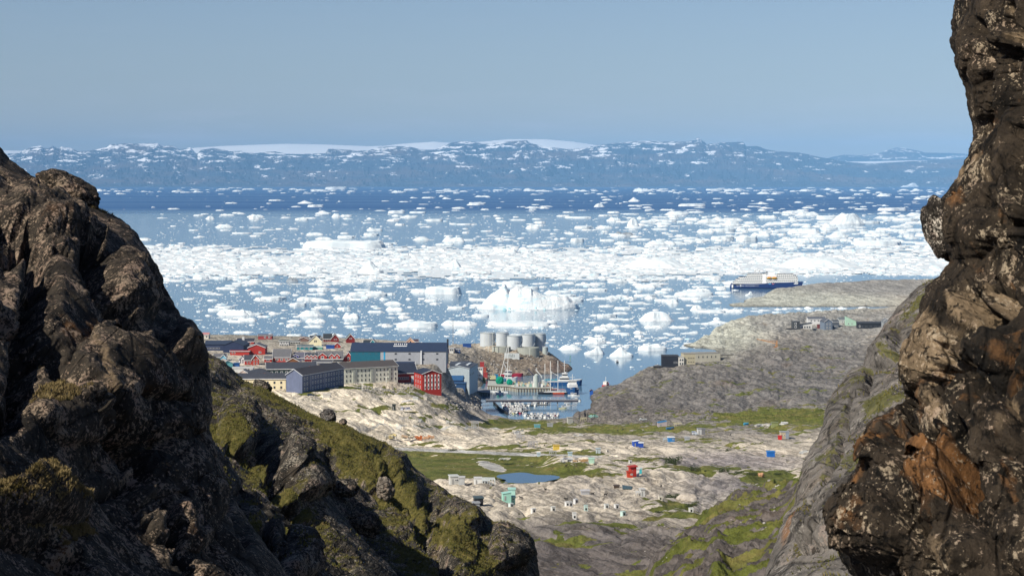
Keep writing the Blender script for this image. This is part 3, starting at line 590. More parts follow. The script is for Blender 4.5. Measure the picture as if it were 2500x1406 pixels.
face('ridge', [(380, 790, 300), (460, 830, 292), (520, 868, 285), (548, 880, 282), (572, 905, 280), (600, 932, 276), (640, 940, 272), (700, 975, 268), (758, 1005, 262), (800, 1024, 258), (840, 1036, 254), (895, 1062, 250), (940, 1078, 247), (965, 1098, 244), (990, 1108, 242), (1006, 1138, 240),
  (1040, 1160, 236), (1080, 1185, 232), (1120, 1212, 228), (1172, 1238, 224), (1200, 1272, 220), (1240, 1290, 216), (1282, 1302, 213), (1300, 1330, 210), (1308, 1380, 208), (1316, 1430, 205), (1340, 1560, 200)],
 [(200, 1150, 165), (300, 1300, 150), (500, 1500, 135), (800, 1750, 120)], 780, 520, M_RIDGE, LS=.6, back=50, round_=.3, power=1.25, jag=9, jags=.025, noise=rn(1.15, 8.),
 patches=[(2, 700, 985, 110, 22, 28, 1.5), (2, 850, 1080, 150, 40, 38, 1.3), (2, 960, 1190, 150, 42, 42, 1.5), (2, 1080, 1290, 150, 34, 44, 1.4), (2, 1180, 1375, 90, 40, 40, 1.4), (2, 900, 1060, 60, 16, 30, 1.0), (2, 1010, 1360, 90, 24, 40, 1.0), (2, 1250, 1300, 40, 14, 40, 1.0), (0, 945, 1195, 26, 40, -20, .9), (0, 1085, 1300, 28, 40, 0, .8)],
 cracks=[([(800, 1110), (900, 1190), (1000, 1260), (1060, 1330), (1090, 1406)], 12, 2.2), ([(935, 1090), (960, 1190), (1010, 1230)], 14, 2.0), ([(1040, 1180), (1060, 1270), (1100, 1300)], 16, 2.6), ([(1080, 1240), (1130, 1290)], 14, 2.0)],
 lumps=[(960, 1130, 40, 55, -20, 2.0), (1130, 1260, 60, 50, 20, 2.0), (1250, 1330, 55, 60, 0, 2.2), (850, 1060, 60, 20, 28, 1.2), (1120, 1330, 50, 60, 0, 1.8)])
face('buttress', [(420, 900, 205), (500, 955, 200), (540, 962, 198), (600, 975, 195), (640, 1000, 192), (672, 1022, 189), (700, 1060, 186), (722, 1092, 183), (760, 1112, 180), (782, 1150, 177), (800, 1168, 175), (806, 1210, 172), (832, 1250, 168), (845, 1270, 165), (900, 1330, 160), (960, 1400, 155), (1040, 1520, 148), (1200, 1750, 140)],
 [(150, 1150, 120), (300, 1350, 110), (420, 1550, 100), (600, 1850, 90)], 620, 420, M_RIDGE, back=22, round_=.5, power=1.3, jag=9, jags=.03, noise=rn(.95, 6.5),
 patches=[(2, 560, 1065, 60, 26, 35, 1.6), (2, 630, 1140, 90, 18, 42, 1.6), (2, 700, 1215, 80, 16, 42, 1.6), (2, 560, 985, 60, 12, 10, 1.0), (2, 790, 1310, 90, 20, 40, 1.1)],
 cracks=[([(640, 1010), (650, 1110), (690, 1180)], 15, 2.4), ([(560, 1090), (620, 1130), (680, 1200), (760, 1300)], 10, 1.2), ([(700, 1250), (780, 1300), (860, 1380)], 12, 1.6)],
 lumps=[(740, 1150, 45, 80, -25, 1.8), (590, 1040, 60, 60, 10, 1.4), (690, 1120, 30, 60, -10, 1.3)])
face('spur', [(380, 1060, 118), (470, 1080, 116), (530, 1085, 115), (560, 1130, 113), (592, 1180, 110), (630, 1222, 107), (655, 1262, 104), (700, 1290, 101), (752, 1300, 99), (775, 1340, 96), (800, 1390, 93), (850, 1460, 89), (980, 1650, 82)],
 [(150, 1250, 70), (260, 1450, 64), (380, 1650, 58), (560, 1900, 52)], 420, 320, M_RIDGE, back=14, round_=.55, power=1.3, jag=10, jags=.03, noise=rn(.7, 4.5), patches=[(2, 600, 1330, 60, 14, 40, .9), (2, 560, 1200, 20, 40, 0, .6)],
 cracks=[([(600, 1200), (640, 1300), (650, 1406)], 14, 1.6)], lumps=[(640, 1320, 60, 60, 20, 1.4), (730, 1370, 50, 60, 10, 1.2)])
M_SLAB = rock_mat('grey_streaked_slab', (.06, .052, .045), (.165, .15, .135), (.36, .335, .30), (.14, .10, .055), .65, .55, moss=.85, moss_lo=.98, moss_c=((.10, .10, .03), (.17, .16, .05)), rot=(0, R(-54), 0), bd=.8, rustf=.3, MB0=.15)
face('slope', [(2420, 520, 150), (2340, 600, 146), (2290, 672, 142), (2240, 702, 138), (2200, 742, 134), (2160, 788, 130), (2150, 812, 128), (2118, 850, 125), (2104, 892, 122), (2062, 915, 118), (2036, 958, 114), (2016, 1000, 110), (2006, 1050, 106), (1992, 1082, 103), (1966, 1120, 100),
  (1948, 1170, 97), (1938, 1225, 94), (1915, 1262, 91), (1900, 1320, 88), (1872, 1390, 84), (1850, 1460, 80), (1800, 1600, 72)],
 [(3000, 500, 90), (2900, 900, 75), (2800, 1300, 60), (2700, 1700, 48)], 640, 480, M_SLAB, back=40, round_=.4, power=1.4, jag=5, jags=.03,
 noise=bn(9, .75, .45, .9, (.42, .6, 1.3), R(54)),
 patches=[(2, 2150, 985, 50, 14, -30, 1.6), (2, 2110, 1080, 14, 60, 30, 1.2), (2, 2170, 870, 40, 10, -20, 1.2), (2, 2240, 740, 12, 60, 40, .9), (1, 1925, 1290, 8, 50, 25, 1.2), (0, 2000, 1180, 30, 100, 35, .35)],
 cracks=[([(2180, 800), (2120, 900), (2110, 960)], 10, .9), ([(2080, 960), (2050, 1080), (2010, 1180)], 7, .6), ([(1990, 1260), (2020, 1300), (1960, 1340)], 10, 1.0), ([(2100, 1090), (2040, 1180), (1980, 1230), (1950, 1300)], 6, .5)],
 lumps=[(2150, 840, 40, 60, 35, 1.2), (2000, 1300, 60, 40, -30, 1.0)])
M_NEAR = rock_mat('ochre_stained_boulder_rock', (.008, .0065, .005), (.042, .031, .021), (.46, .37, .26), (.26, .12, .04), .8, 3.2, moss=.5, moss_lo=1.25, moss_c=((.10, .075, .02), (.17, .12, .04)), rot=(0, R(76), 0), bd=1.0, rustf=.75, LT=.63)
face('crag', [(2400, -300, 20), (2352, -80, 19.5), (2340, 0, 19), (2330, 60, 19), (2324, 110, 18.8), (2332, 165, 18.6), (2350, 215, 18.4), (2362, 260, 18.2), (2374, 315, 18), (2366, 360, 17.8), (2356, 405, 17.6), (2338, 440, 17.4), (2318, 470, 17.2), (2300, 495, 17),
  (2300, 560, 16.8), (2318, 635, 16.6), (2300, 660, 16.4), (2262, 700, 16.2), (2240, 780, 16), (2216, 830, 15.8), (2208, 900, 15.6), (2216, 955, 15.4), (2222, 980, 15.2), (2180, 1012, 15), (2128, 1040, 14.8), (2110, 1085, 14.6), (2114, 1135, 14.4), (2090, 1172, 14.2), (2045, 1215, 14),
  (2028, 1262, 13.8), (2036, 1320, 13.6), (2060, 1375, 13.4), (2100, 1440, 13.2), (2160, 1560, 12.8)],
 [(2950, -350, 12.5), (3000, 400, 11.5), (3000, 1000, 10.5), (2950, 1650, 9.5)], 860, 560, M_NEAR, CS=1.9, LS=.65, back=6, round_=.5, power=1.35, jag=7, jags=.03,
 noise=bn(1.15, .15, 1.2, .6, (.42, .9, 1.25), R(-76)),
 patches=[(0, 2285, 860, 50, 70, 5, 1.1), (1, 2310, 930, 40, 40, 0, .8), (0, 2350, 740, 26, 50, -15, 1.3), (0, 2260, 790, 20, 50, 0, .7), (0, 2270, 960, 40, 22, 0, 1.0), (1, 2290, 1190, 60, 90, -8, 1.1), (0, 2260, 1120, 50, 30, 0, 1.0), (1, 2330, 1130, 20, 60, 0, .8), (0, 2300, 1030, 40, 30, 20, .9), (0, 2460, 160, 14, 60, -10, 1.1), (0, 2440, 60, 14, 60, -8, .9), (1, 2410, 250, 12, 90, -8, .8), (0, 2400, 380, 12, 60, 0, .8),
  (0, 2465, 600, 12, 50, 0, .7), (1, 2345, 480, 14, 40, 0, .8), (0, 2350, 430, 20, 22, 0, 1.0), (0, 2420, 720, 18, 60, -25, 1.0), (1, 2450, 870, 20, 50, 0, .5), (0, 2120, 1080, 30, 24, 0, .6), (1, 2140, 1290, 30, 30, 0, .6), (0, 2330, 1370, 50, 50, 0, .7), (0, 2480, 1000, 14, 90, 0, .6), (1, 2470, 1170, 14, 80, 0, .6)],
 cracks=[([(2450, 20), (2440, 160), (2480, 300), (2460, 520), (2490, 700)], 15, .38), ([(2385, 60), (2400, 240), (2390, 330)], 10, .22), ([(2400, 480), (2420, 640), (2440, 760)], 14, .3), ([(2225, 990), (2290, 960), (2330, 900)], 18, .42), ([(2190, 1060), (2230, 1100), (2240, 1150)], 26, .5),
  ([(2350, 700), (2400, 790), (2390, 830)], 15, .35), ([(2370, 880), (2400, 1000), (2360, 1100), (2340, 1230)], 12, .28), ([(2235, 1230), (2250, 1330), (2255, 1406)], 26, .5), ([(2210, 1000), (2240, 1060), (2330, 1050)], 9, .2), ([(2310, 850), (2340, 920)], 8, .18)],
 lumps=[(2285, 900, 60, 110, 5, .30), (2345, 740, 38, 60, 10, .16), (2290, 1190, 75, 110, -8, .42), (2140, 1130, 60, 50, 10, .28), (2120, 1290, 80, 80, 10, .35), (2320, 1040, 45, 35, 20, .2), (2400, 720, 28, 60, -25, .2), (2430, 860, 35, 50, 0, .18), (2345, 120, 26, 90, 5, .2), (2425, 100, 20, 80, -15, .16),
  (2350, 560, 40, 80, 0, .22), (2345, 1330, 60, 80, 0, .25), (2440, 1100, 60, 130, 0, .3)])

# turf: real tufts growing where the ledges hold moss
t = NT('tuft_blades'); oi_ = t.tc.outputs['Object']
M_TUFT = t.done(t.ramp(t.noise(oi_, .6, 5, .75), (.32, (.045, .05, .012)), (.46, (.11, .11, .028)), (.58, (.17, .145, .045)), (.70, (.22, .16, .07)), (.8, (.14, .07, .03))), .9, None, .1)
t = NT('dry_straw_blades')
M_STRAW = t.done(t.ramp(t.noise(t.tc.outputs['Object'], 2.5, 5, .75), (.35, (.09, .07, .025)), (.55, (.24, .18, .085)), (.7, (.30, .24, .12))), .9, None, .1)
def tufts():
    q = np.random.RandomState(4); VV, QQ, n0 = [], [], 0
    for (nm, P, N, T) in sorted(FACES, key=lambda f: f[0] == 'cliff'):
        if nm == 'cliff' and VV:
            tag(link('grass_tufts', fast_mesh('grass_tufts', np.concatenate(VV), np.concatenate(QQ), M_TUFT, False)), kind='stuff'); VV, QQ, n0 = [], [], 0
        cfg = {'ridge': (26000, .13, .52, .70), 'buttress': (15000, .11, .52, .70), 'spur': (7000, .09, .52, .72), 'slope': (3500, .10, .42, .95), 'cliff': (14000, .032, .42, 1.30)}.get(nm)
        if not cfg: continue
        n, sz, wt, th = cfg; p = P.reshape(-1, 3); nn = N.reshape(-1, 3); m = nn[:, 2] + wt * (T[..., 2].reshape(-1) - (.62 if nm in ('ridge', 'buttress', 'spur') else .15))
        w = fbm(p[:, 0] / (sz * 18), p[:, 1] / (sz * 18), p[:, 2] / (sz * 18), 4) * .55
        idx = np.nonzero((m + w > th) & (nn[:, 2] > .15))[0]
        if len(idx) < 10: continue
        k = q.choice(idx, min(n, len(idx) * 2)); c0 = p[k] + q.normal(size=(len(k), 3)) * sz * .3
        for b_ in range(3):
            a = q.uniform(0, 6.28, len(k)); h = sz * q.uniform(.6, 1.6, len(k)); r = sz * q.uniform(.12, .3, len(k))
            d = np.stack([np.cos(a), np.sin(a), np.zeros_like(a)], 1); lean = np.stack([q.normal(size=len(k)) * .35, q.normal(size=len(k)) * .35, np.ones(len(k))], 1)
            v0 = c0 - d * r[:, None] - nn[k] * .02; v1 = c0 + d * r[:, None] - nn[k] * .02; v2 = c0 + lean * h[:, None] + d * r[:, None] * .3; v3 = c0 + lean * h[:, None] - d * r[:, None] * .3
            VV.append(np.stack([v0, v1, v2, v3], 1).reshape(-1, 3)); QQ.append(np.arange(len(k) * 4).reshape(-1, 4) + n0); n0 += len(k) * 4
    tag(link('dry_turf', fast_mesh('dry_turf', np.concatenate(VV), np.concatenate(QQ), M_STRAW, False)), kind='stuff')
tufts()
# ---------------------------------------------------------------- ice: floes, growlers and bergs
t = NT('glacier_ice'); v = t.tc.outputs['Object']; oi = t.n.new('ShaderNodeObjectInfo')
n1 = t.noise(t.mapv((.08, .08, .25)), 1.0, 5, .6); n2 = t.noise(v, .35, 5, .65)
c = t.ramp(n1, (.35, (.46, .62, .69)), (.48, (.64, .68, .70)), (.7, (.71, .72, .72)))
M_ICE = t.done(c, .55, t.bump(n2, .7, .8), .3)
t.p.inputs['Subsurface Weight'].default_value = 0.0
t = NT('blue_glacier_ice'); M_BLUE = t.done(t.ramp(t.noise(t.tc.outputs['Object'], .2, 4), (.3, (.10, .34, .40)), (.7, (.35, .62, .68))), .35, None, .4)
t = NT('dirty_shaded_ice'); M_DIRT_SHADE = t.done(t.ramp(t.noise(t.tc.outputs['Object'], .12, 5, .7), (.38, (.10, .12, .14)), (.62, (.42, .46, .50))), .7)
def ice_arr(L, Wd, Ht, kind, seed, nx=26, ny=18, prof=None):
    """height-field block of ice, unit built in metres, bottom below the water line"""
    r = np.random.RandomState(seed); s = seed * 1.37
    u = np.linspace(-1, 1, nx); w = np.linspace(-1, 1, ny); A, B = np.meshgrid(u, w)
    ang = np.arctan2(B, A); rad = np.maximum(np.abs(A), np.abs(B)); q = np.hypot(A, B) + 1e-9
    X = A / q * rad; Yv = B / q * rad                             # square -> disc
    rim = .82 + .22 * fbm(np.cos(ang) * 1.1 + s, np.sin(ang) * 1.1, s, 2) + .02 * pn(np.cos(ang) * 5, np.sin(ang) * 5, s)
    X = X * rim; Yv = Yv * rim
    d = 1 - rad
    n = fbm(X * 2.2 + s, Yv * 2.2, s, 4, .55); rg = ridged(X * 1.6 + s, Yv * 1.6, s + 2, 3)
    if kind == 'flat': h = .55 * sstep(0, .10, d) + .30 * n + .25 * sstep(.1, .6, d) * (rg - .2)
    elif kind == 'tab': h = .72 * sstep(0, .14, d) + .20 * n + .12 * (rg - .3)
    elif kind == 'dome': h = sstep(0, .75, d)**.8 * .85 + .22 * n * sstep(0, .2, d)
    elif kind == 'peak':
        p0 = r.uniform(-.4, .4); h = .25 * sstep(0, .12, d) + .75 * np.exp(-((X - p0) / .34)**2) * sstep(0, .5, d) + .28 * np.maximum(0, rg - .1) * sstep(0, .3, d) + .15 * n
    else: h = sstep(0, .35, d) * (.45 + .55 * n + .35 * np.maximum(rg - .2, 0))
    if prof is not None: h = np.interp(X / np.abs(X).max(), prof[0], prof[1]) * (sstep(0, .30, d) * .55 + .45 * sstep(.1, .8, 1 - np.abs(Yv))) * sstep(-.02, .06, d) + .05 * n
    h = np.maximum(h, .03) * Ht; h[rad > .999] = -.25 * Ht - .4
    P = np.stack([X * L / 2, Yv * Wd / 2, h], -1).reshape(-1, 3)
    return P, grid_quads(ny, nx)
KINDS = ['flat', 'flat', 'dome', 'peak', 'tab', 'rough', 'flat', 'dome', 'peak', 'rough', 'flat', 'rough']
ice_lib = {}
for i, k in enumerate(KINDS):
    P, Q = ice_arr(1, .75, 1, k, 50 + i, 30, 22); P[:, 2] = np.where(P[:, 2] < -.2, -.45, P[:, 2])
    ice_lib.setdefault(k, []).append((P, Q, fast_mesh('ice_floe', P, Q, M_ICE, False)))
NOTED = [  # hand-placed from the photo: px of centre, py of water line, width px, height px, kind, label
 (835, 607, 232, 22, 'tab', 'widest flat iceberg, with a dark vertical crack, behind the packed ice'),
 (1080, 719, 106, 21, 'tab', 'blocky iceberg shaped like a long white bar, in open water'),
 (1275, 797, 175, 13, 'flat', 'long low ice shelf with a dark waterline, in front of the great peaked iceberg'),
 (1526, 576, 56, 10, 'dirt_shade', 'dirty dark grey iceberg lying in the pale water behind the packed ice'),
 (1531, 594, 20, 5, 'dirt_shade', 'small dark scrap of dirty ice just below the dirty dark grey iceberg'),
 (820, 463, 60, 8, 'tab', 'flat slab iceberg far out under the mountains, widest on the horizon'),
 (2075, 549, 104, 30, 'dome', 'big rounded iceberg in the pale water near the lichened crag, largest of that side'),
 (2185, 515, 78, 9, 'tab', 'long flat iceberg lying where dark water meets pale water'),
 (1945, 521, 75, 9, 'flat', 'low humped iceberg in the dark water, next before the flat one beside the crag'),
 (1605, 657, 190, 26, 'dome', 'huge low iceberg merged into the packed ice, uphill of the harbour mouth'),
 (2010, 657, 240, 28, 'dome', 'huge bright iceberg behind the cruise ship and its stern'),
 (1696, 722, 112, 11, 'flat', 'long white floe in open water short of the cruise ship bow'),
 (1604, 785, 96, 26, 'dome', 'smooth domed iceberg with outlying skirt, off the low headland'),
 (1520, 872, 66, 20, 'peak', 'white iceberg with two shoulders, nearest the harbour mouth'),
 (1593, 857, 80, 19, 'flat', 'broad lumpy floe just beyond the dark house on the point'),
 (1452, 866, 56, 17, 'peak', 'small iceberg with pointed left shoulder, between two others off the tank point'),
 (1392, 855, 66, 12, 'dome', 'low rounded iceberg right of the storage tanks, nearest to them'),
 (1455, 838, 64, 15, 'rough', 'rough white floe off the tank point, farther out than its neighbours'),
 (1016, 800, 120, 18, 'flat', 'long flat floe with a raised middle, above the big navy-roofed warehouse'),
 (1122, 796, 100, 14, 'rough', 'hummocky floe beside the long flat one above the warehouse'),
 (757, 773, 74, 15, 'dome', 'smooth white floe rising to the right, above the red town houses'),
 (858, 777, 46, 13, 'rough', 'lumpy floe above the warehouse end, next to the smooth white one'),
 (570, 770, 104, 16, 'rough', 'ragged cluster floe by the dark cliff edge above the town'),
 (663, 732, 70, 10, 'flat', 'flat pale floe in front of the packed ice, over the town'),
 (1826, 588, 58, 13, 'tab', 'flat-topped small iceberg in the pale water between packed ice and dark strip'),
 (1790, 552, 60, 14, 'dome', 'rounded floe in the pale water behind the packed ice, mid right'),
 (1546, 552, 34, 20, 'dome', 'tall rounded growler straight behind the dirty grey iceberg'),
 (1500, 540, 40, 10, 'rough', 'lumpy floe near the tall rounded growler, on its seaward side'),
 (1300, 558, 40, 9, 'dome', 'domed floe in calm water behind the band of packed ice, mid view'),
 (1410, 590, 36, 10, 'tab', 'square white block of ice short of the dirty grey iceberg'),
 (620, 535, 32, 10, 'dome', 'humped floe in calm water, right after the cliff edge'),
 (512, 535, 25, 8, 'dome', 'compact rounded floe in calm water next to the cliff'),
 (735, 537, 38, 7, 'flat', 'flat floe in calm pale water, third out from the cliff'),
 (820, 530, 26, 9, 'dome', 'round floe on the edge of the dark water, fourth out from the cliff'),
 (1270, 710, 0, 0, '', ''),
 (905, 575, 38, 8, 'flat', 'greenish tinged floe in calm water behind the cracked flat-topped iceberg'),
 (1110, 590, 60, 12, 'rough', 'jagged pair of ice humps just behind the packed ice'),
 (1970, 570, 90, 14, 'rough', 'ragged bright floe right of mid bay, below the big rounded iceberg'),
 (2150, 600, 120, 18, 'flat', 'sloping white floe close to the crag, behind the packed ice'),
 (2050, 580, 60, 13, 'dome', 'rounded floe between the ragged one and the sloping one near the crag'),
 (1570, 468, 52, 9, 'rough', 'twin-humped iceberg far out in the dark water'),
 (1165, 500, 44, 8, 'flat', 'bright flat iceberg in the dark strip, mid view'),
 (1550, 493, 32, 9, 'peak', 'pointed iceberg with a tail in the dark strip'),
 (1463, 506, 30, 10, 'dome', 'triangular white iceberg at the near edge of the dark strip'),
 (1690, 504, 80, 9, 'flat', 'long thin iceberg in the dark strip, mid right'),
 (2160, 480, 40, 8, 'dome', 'humped iceberg far out, next to the crag'),
 (2225, 457, 50, 9, 'peak', 'iceberg with an upright end on the horizon beside the crag'),
 (770, 506, 44, 7, 'tab', 'slab of ice at the near edge of the dark water, over the cracked iceberg'),
 (970, 471, 34, 6, 'rough', 'small bright berg far out left of mid view'),
 (1866, 474, 38, 6, 'dome', 'low rounded iceberg far out right of mid view'),
 (1830, 722, 22, 9, 'peak', 'little pointed growler just off the cruise ship bow'),
 (1815, 702, 28, 5, 'rough', 'ragged ice scrap touching the cruise ship bow'),
 (1840, 702, 30, 8, 'dome', 'white growler against the dark hull of the cruise ship'),
 (1643, 742, 34, 11, 'dome', 'compact dome of ice below the long white floe near the ship'),
 (1702, 757, 34, 13, 'dome', 'rounded floe off the tip of the peninsula'),
 (1740, 763, 90, 6, 'flat', 'thin dark-streaked floe off the tip of the peninsula'),
 (1790, 762, 60, 8, 'rough', 'broken floe jammed against the peninsula shore'),
 (1750, 780, 20, 6, 'dome', 'lone white lump of ice off the middle headland'),
 (713, 688, 34, 12, 'dirt_shade', 'blue-grey shaded berg at the near edge of the packed ice'),  # shade on this berg is put in as the darker dirty-ice colour
 (905, 668, 70, 26, 'peak', 'toothed iceberg standing out of the near edge of the packed ice'),
 (1100, 655, 60, 18, 'peak', 'bluish notched iceberg amid the packed ice, mid view'),
 (760, 665, 60, 16, 'rough', 'hummocked berg amid the packed ice, over the town'),
 (620, 650, 70, 14, 'rough', 'broad hummock amid the packed ice near the cliff'),
 (1240, 618, 60, 14, 'rough', 'low rough berg at the back of the packed ice'),
]
ice_rng = np.random.RandomState(21)
def floe(px, py, wpx, hpx, kind, label, group=None, yaw=None, name=None):
    x, Y, _ = sea_at(px, py); s = F0 / Y; L = wpx / s; Hh = max(hpx / s, .3)
    kk = kind if kind in ice_lib else ('rough' if kind == 'dirt_shade' else 'flat')
    P, Q, me = ice_lib[kk][ice_rng.randint(len(ice_lib[kk]))]
    if kind == 'dirt_shade': me = me.copy(); me.materials[0] = M_DIRT_SHADE
    name = name or ('iceberg' if wpx > 34 else 'ice_floe')
    o = link(name, me); dp = L * ice_rng.uniform(.7, 1.1)
    o.scale = (L * 1.12, dp, Hh * 1.0); o.location = (x, Y + dp * .36, 0); o.rotation_euler = (0, 0, ice_rng.uniform(-.25, .25) if yaw is None else yaw)
    tag(o, label, 'iceberg' if name == 'iceberg' else 'ice floe', group); return o
for (px, py, w_, h_, k, lab) in NOTED:
    if w_: floe(px, py, w_, h_, k, lab)
# the great peaked berg, from its outline
bx, bY, _ = sea_at(1289, 757); bs = F0 / bY
pr = [(1161, 2), (1172, 12), (1184, 26), (1200, 36), (1213, 42), (1222, 50), (1228, 58), (1233, 60), (1238, 54), (1243, 42), (1250, 45), (1255, 49), (1264, 53), (1275, 50), (1288, 50), (1298, 50), (1301, 44), (1312, 40), (1324, 34), (1345, 29), (1360, 33), (1372, 29), (1384, 32), (1398, 26), (1410, 26), (1418, 8)]
pu = [(a - 1289.5) / 128.5 for a, _ in pr]; ph = [b_ / 60 for _, b_ in pr]
P, Q = ice_arr(257 / bs / .84, 66, 60 / bs, 'x', 5, 120, 44, (pu, ph))
P[:, 2] += (ridged(P[:, 0] / 5, P[:, 1] / 5, 3., 4) - .4) * 1.1 * (P[:, 2] > 1)
o = link('iceberg', fast_mesh('iceberg', P, Q, M_ICE, False), loc=(bx, bY + 26, 0))
tag(o, 'great peaked iceberg with a tall left fin and blue hollows', 'iceberg')
for (ox, oy, oz, l, h) in ((-31, -29.6, 1.2, 7, 2.2), (-24.5, -29.8, 2.2, 4.5, 2.2), (10, -30.4, 3, 5, 1.8), (22, -30, 1.5, 4, 1.3)):
    P2, Q2 = ice_arr(l, 2.4, h, 'dome', int(40 + l), 10, 8); P2[:, 2] = P2[:, 2] * .8 - .2
    link('hollow', fast_mesh('hollow', P2, Q2, M_BLUE), o, (ox, oy, oz))
# free floes, largest first as objects
def dens(px, py):
    return 1.0
floes = []
def scatter(n, y0, y1, x0, x1, wlo, whi, band, xp=1.0, pw=2.2):
    for _ in range(n):
        py = ice_rng.uniform(y0, y1); u = ice_rng.uniform()**xp; px = x0 + (x1 - x0) * u
        w = wlo + (whi - wlo) * ice_rng.uniform()**pw
        floes.append((w, px, py, w * ice_rng.uniform(.05, .17), KINDS[ice_rng.randint(12)], band))
scatter(420, 459, 476, 240, 2320, 3, 34, 'far', .9, 3); scatter(110, 463, 469, 230, 2320, 10, 46, 'far', .9, 2)
scatter(330, 478, 517, 240, 2300, 4, 44, 'dark', .55, 3)
scatter(760, 519, 600, 330, 2290, 4, 52, 'calm', .72, 3)
scatter(330, 522, 600, 1500, 2290, 5, 70, 'calm', .9, 2.6)
scatter(480, 690, 735, 430, 1800, 4, 62, 'near', .9, 3.6)
scatter(640, 730, 822, 480, 1760, 3, 56, 'near', 1.0, 4.2)
scatter(160, 822, 850, 1320, 1690, 4, 30, 'near', 1.0, 2.6); scatter(36, 850, 905, 1420, 1640, 3, 16, 'mouth', 1, 2)
scatter(90, 751, 765, 1700, 2150, 6, 34, 'cove', 1, 2)
LAB = {'far': 'far out under the mountains', 'dark': 'in the wind-dark strip', 'calm': 'behind the packed ice', 'near': 'this side of the packed ice', 'mouth': 'off the harbour mouth', 'cove': 'in the narrow sound'}
floes.sort(key=lambda f: -f[0])
ADJ = {'flat': 'flat', 'dome': 'rounded', 'peak': 'pointed', 'tab': 'slab-like', 'rough': 'lumpy'}
def bay_pos(px):
    for lim, s_ in ((420, 'by the dark cliff'), (620, 'close to the dark cliff'), (800, 'above the red houses'), (1000, 'above the navy warehouse'), (1180, 'above the chimney pipe'), (1340, 'above the storage tanks'), (1500, 'above the harbour mouth'),
                    (1680, 'above the flat-roofed point house'), (1840, 'above the ship bow'), (1980, 'above the cruise ship'), (2120, 'above the hilltop houses'), (9999, 'close to the lichened crag')):
        if px < lim: return s_
taken = {}
n_obj = 300 - sum(1 for q in NOTED if q[2]) - 1
ORD = ['', 'second ', 'third ', 'fourth ', 'fifth ', 'sixth ', 'seventh ', 'eighth ', 'ninth ', 'tenth ', 'eleventh ', 'twelfth ']
SZ = lambda w: 'large' if w > 42 else 'mid-sized' if w > 33 else 'small'
for (w, px, py, h, k, band) in sorted(floes[:n_obj], key=lambda f: f[2]):
    base = f'{SZ(w)} {ADJ[k]} floe {LAB[band]}, {bay_pos(px)}'
    q = taken.get(base, 0); taken[base] = q + 1
    lab = ORD[min(q, 11)] + base + ''
    floe(px, py, w, h, k, ' '.join(lab.split()[:16]), 'ice floes drifting in the bay', name='ice_floe')
SV, SQ, base_i = [], [], 0
def stuff_piece(px, py, w, h, k):
    global base_i
    x, Y, _ = sea_at(px, py); s = F0 / Y; P, Q, me = ice_lib[k][ice_rng.randint(len(ice_lib[k]))]
    a = ice_rng.uniform(-.4, .4); L = w / s * 1.1; D = L * ice_rng.uniform(.7, 1.3); p = P * (L, D, max(h / s, .25) * .9); ca, sa = math.cos(a), math.sin(a)
    p = np.stack([p[:, 0] * ca - p[:, 1] * sa + x, p[:, 0] * sa + p[:, 1] * ca + Y, p[:, 2]], 1)
    SV.append(p); SQ.append(Q + base_i); base_i += len(p)
low = {}
for k in set(KINDS):
    P, Q = ice_arr(1, .75, 1, k, 90, 9, 7); P[:, 2] = np.where(P[:, 2] < -.2, -.45, P[:, 2]); low[k] = [(P, Q, None)]
_full = ice_lib; ice_lib = low
for (w, px, py, h, k, band) in floes[n_obj:]: stuff_piece(px, py, w, h, k)
# the packed ice: thousands of pieces pressed together
for _ in range(9500):
    py = 598 + (694 - 598) * ice_rng.uniform()**.85; px = ice_rng.uniform(340, 2330)
    e = fbm(np.array([px / 190.]), np.array([py / 15.]), 1.1, 3)[0]; mid = 1 - abs((py - 642) / 52.)
    right = 1 if px < 1760 else (1.0 if py < 672 else -.6)
    if e * 1.3 + mid * 1.15 * (1 if right > 0 else 0) + (right < 0) * -.5 < ice_rng.uniform(-.05, .55): continue
    w = 8 + 44 * ice_rng.uniform()**2.6; stuff_piece(px, py, w, w * ice_rng.uniform(.04, .15), KINDS[ice_rng.randint(12)])
for _ in range(5600):                                            # crumbs between the floes
    py = 520 + 330 * ice_rng.uniform()**.8; px = ice_rng.uniform(380, 2290)
    if px > 1740 and py > 705: continue
    stuff_piece(px, py, ice_rng.uniform(1.5, 7), ice_rng.uniform(.5, 1.6), 'flat')
ice_lib = _full
tag(link('brash_ice', fast_mesh('brash_ice', np.concatenate(SV), np.concatenate(SQ), M_ICE, False)), kind='stuff')
# the young ice sheet that knits the pack together, with leads of open water left out
gx = np.arange(330, 2345, 5.); gy = np.arange(600, 690, 1.6); GX, GY = np.meshgrid(gx, gy)
Yi = H0 * F0 / (GY - HY); Xi = (GX - 1250) / F0 * Yi
e = fbm(GX / 170, GY / 14, 1.1, 4, .6); e2 = fbm(GX / 30, GY / 4, 4.1, 3)
keep = (e * .9 + e2 * .7 + (1 - np.abs((GY - 643) / 46)) * 1.05 - np.where(GX > 1770, sstep(668, 676, GY) * 1.2, 0)) > .26
hz_ = .35 + .5 * np.abs(fbm(Xi / 40, Yi / 60, 2, 3))
Vg = np.stack([Xi, Yi, hz_], -1).reshape(-1, 3); Qg = grid_quads(len(gy), len(gx)); kf = keep.reshape(-1)[Qg].all(1)
Qk = Qg[kf]; us_, inv = np.unique(Qk, return_inverse=True)
tag(link('pack_ice', fast_mesh('pack_ice', Vg[us_], inv.reshape(-1, 4), M_ICE)), kind='stuff')
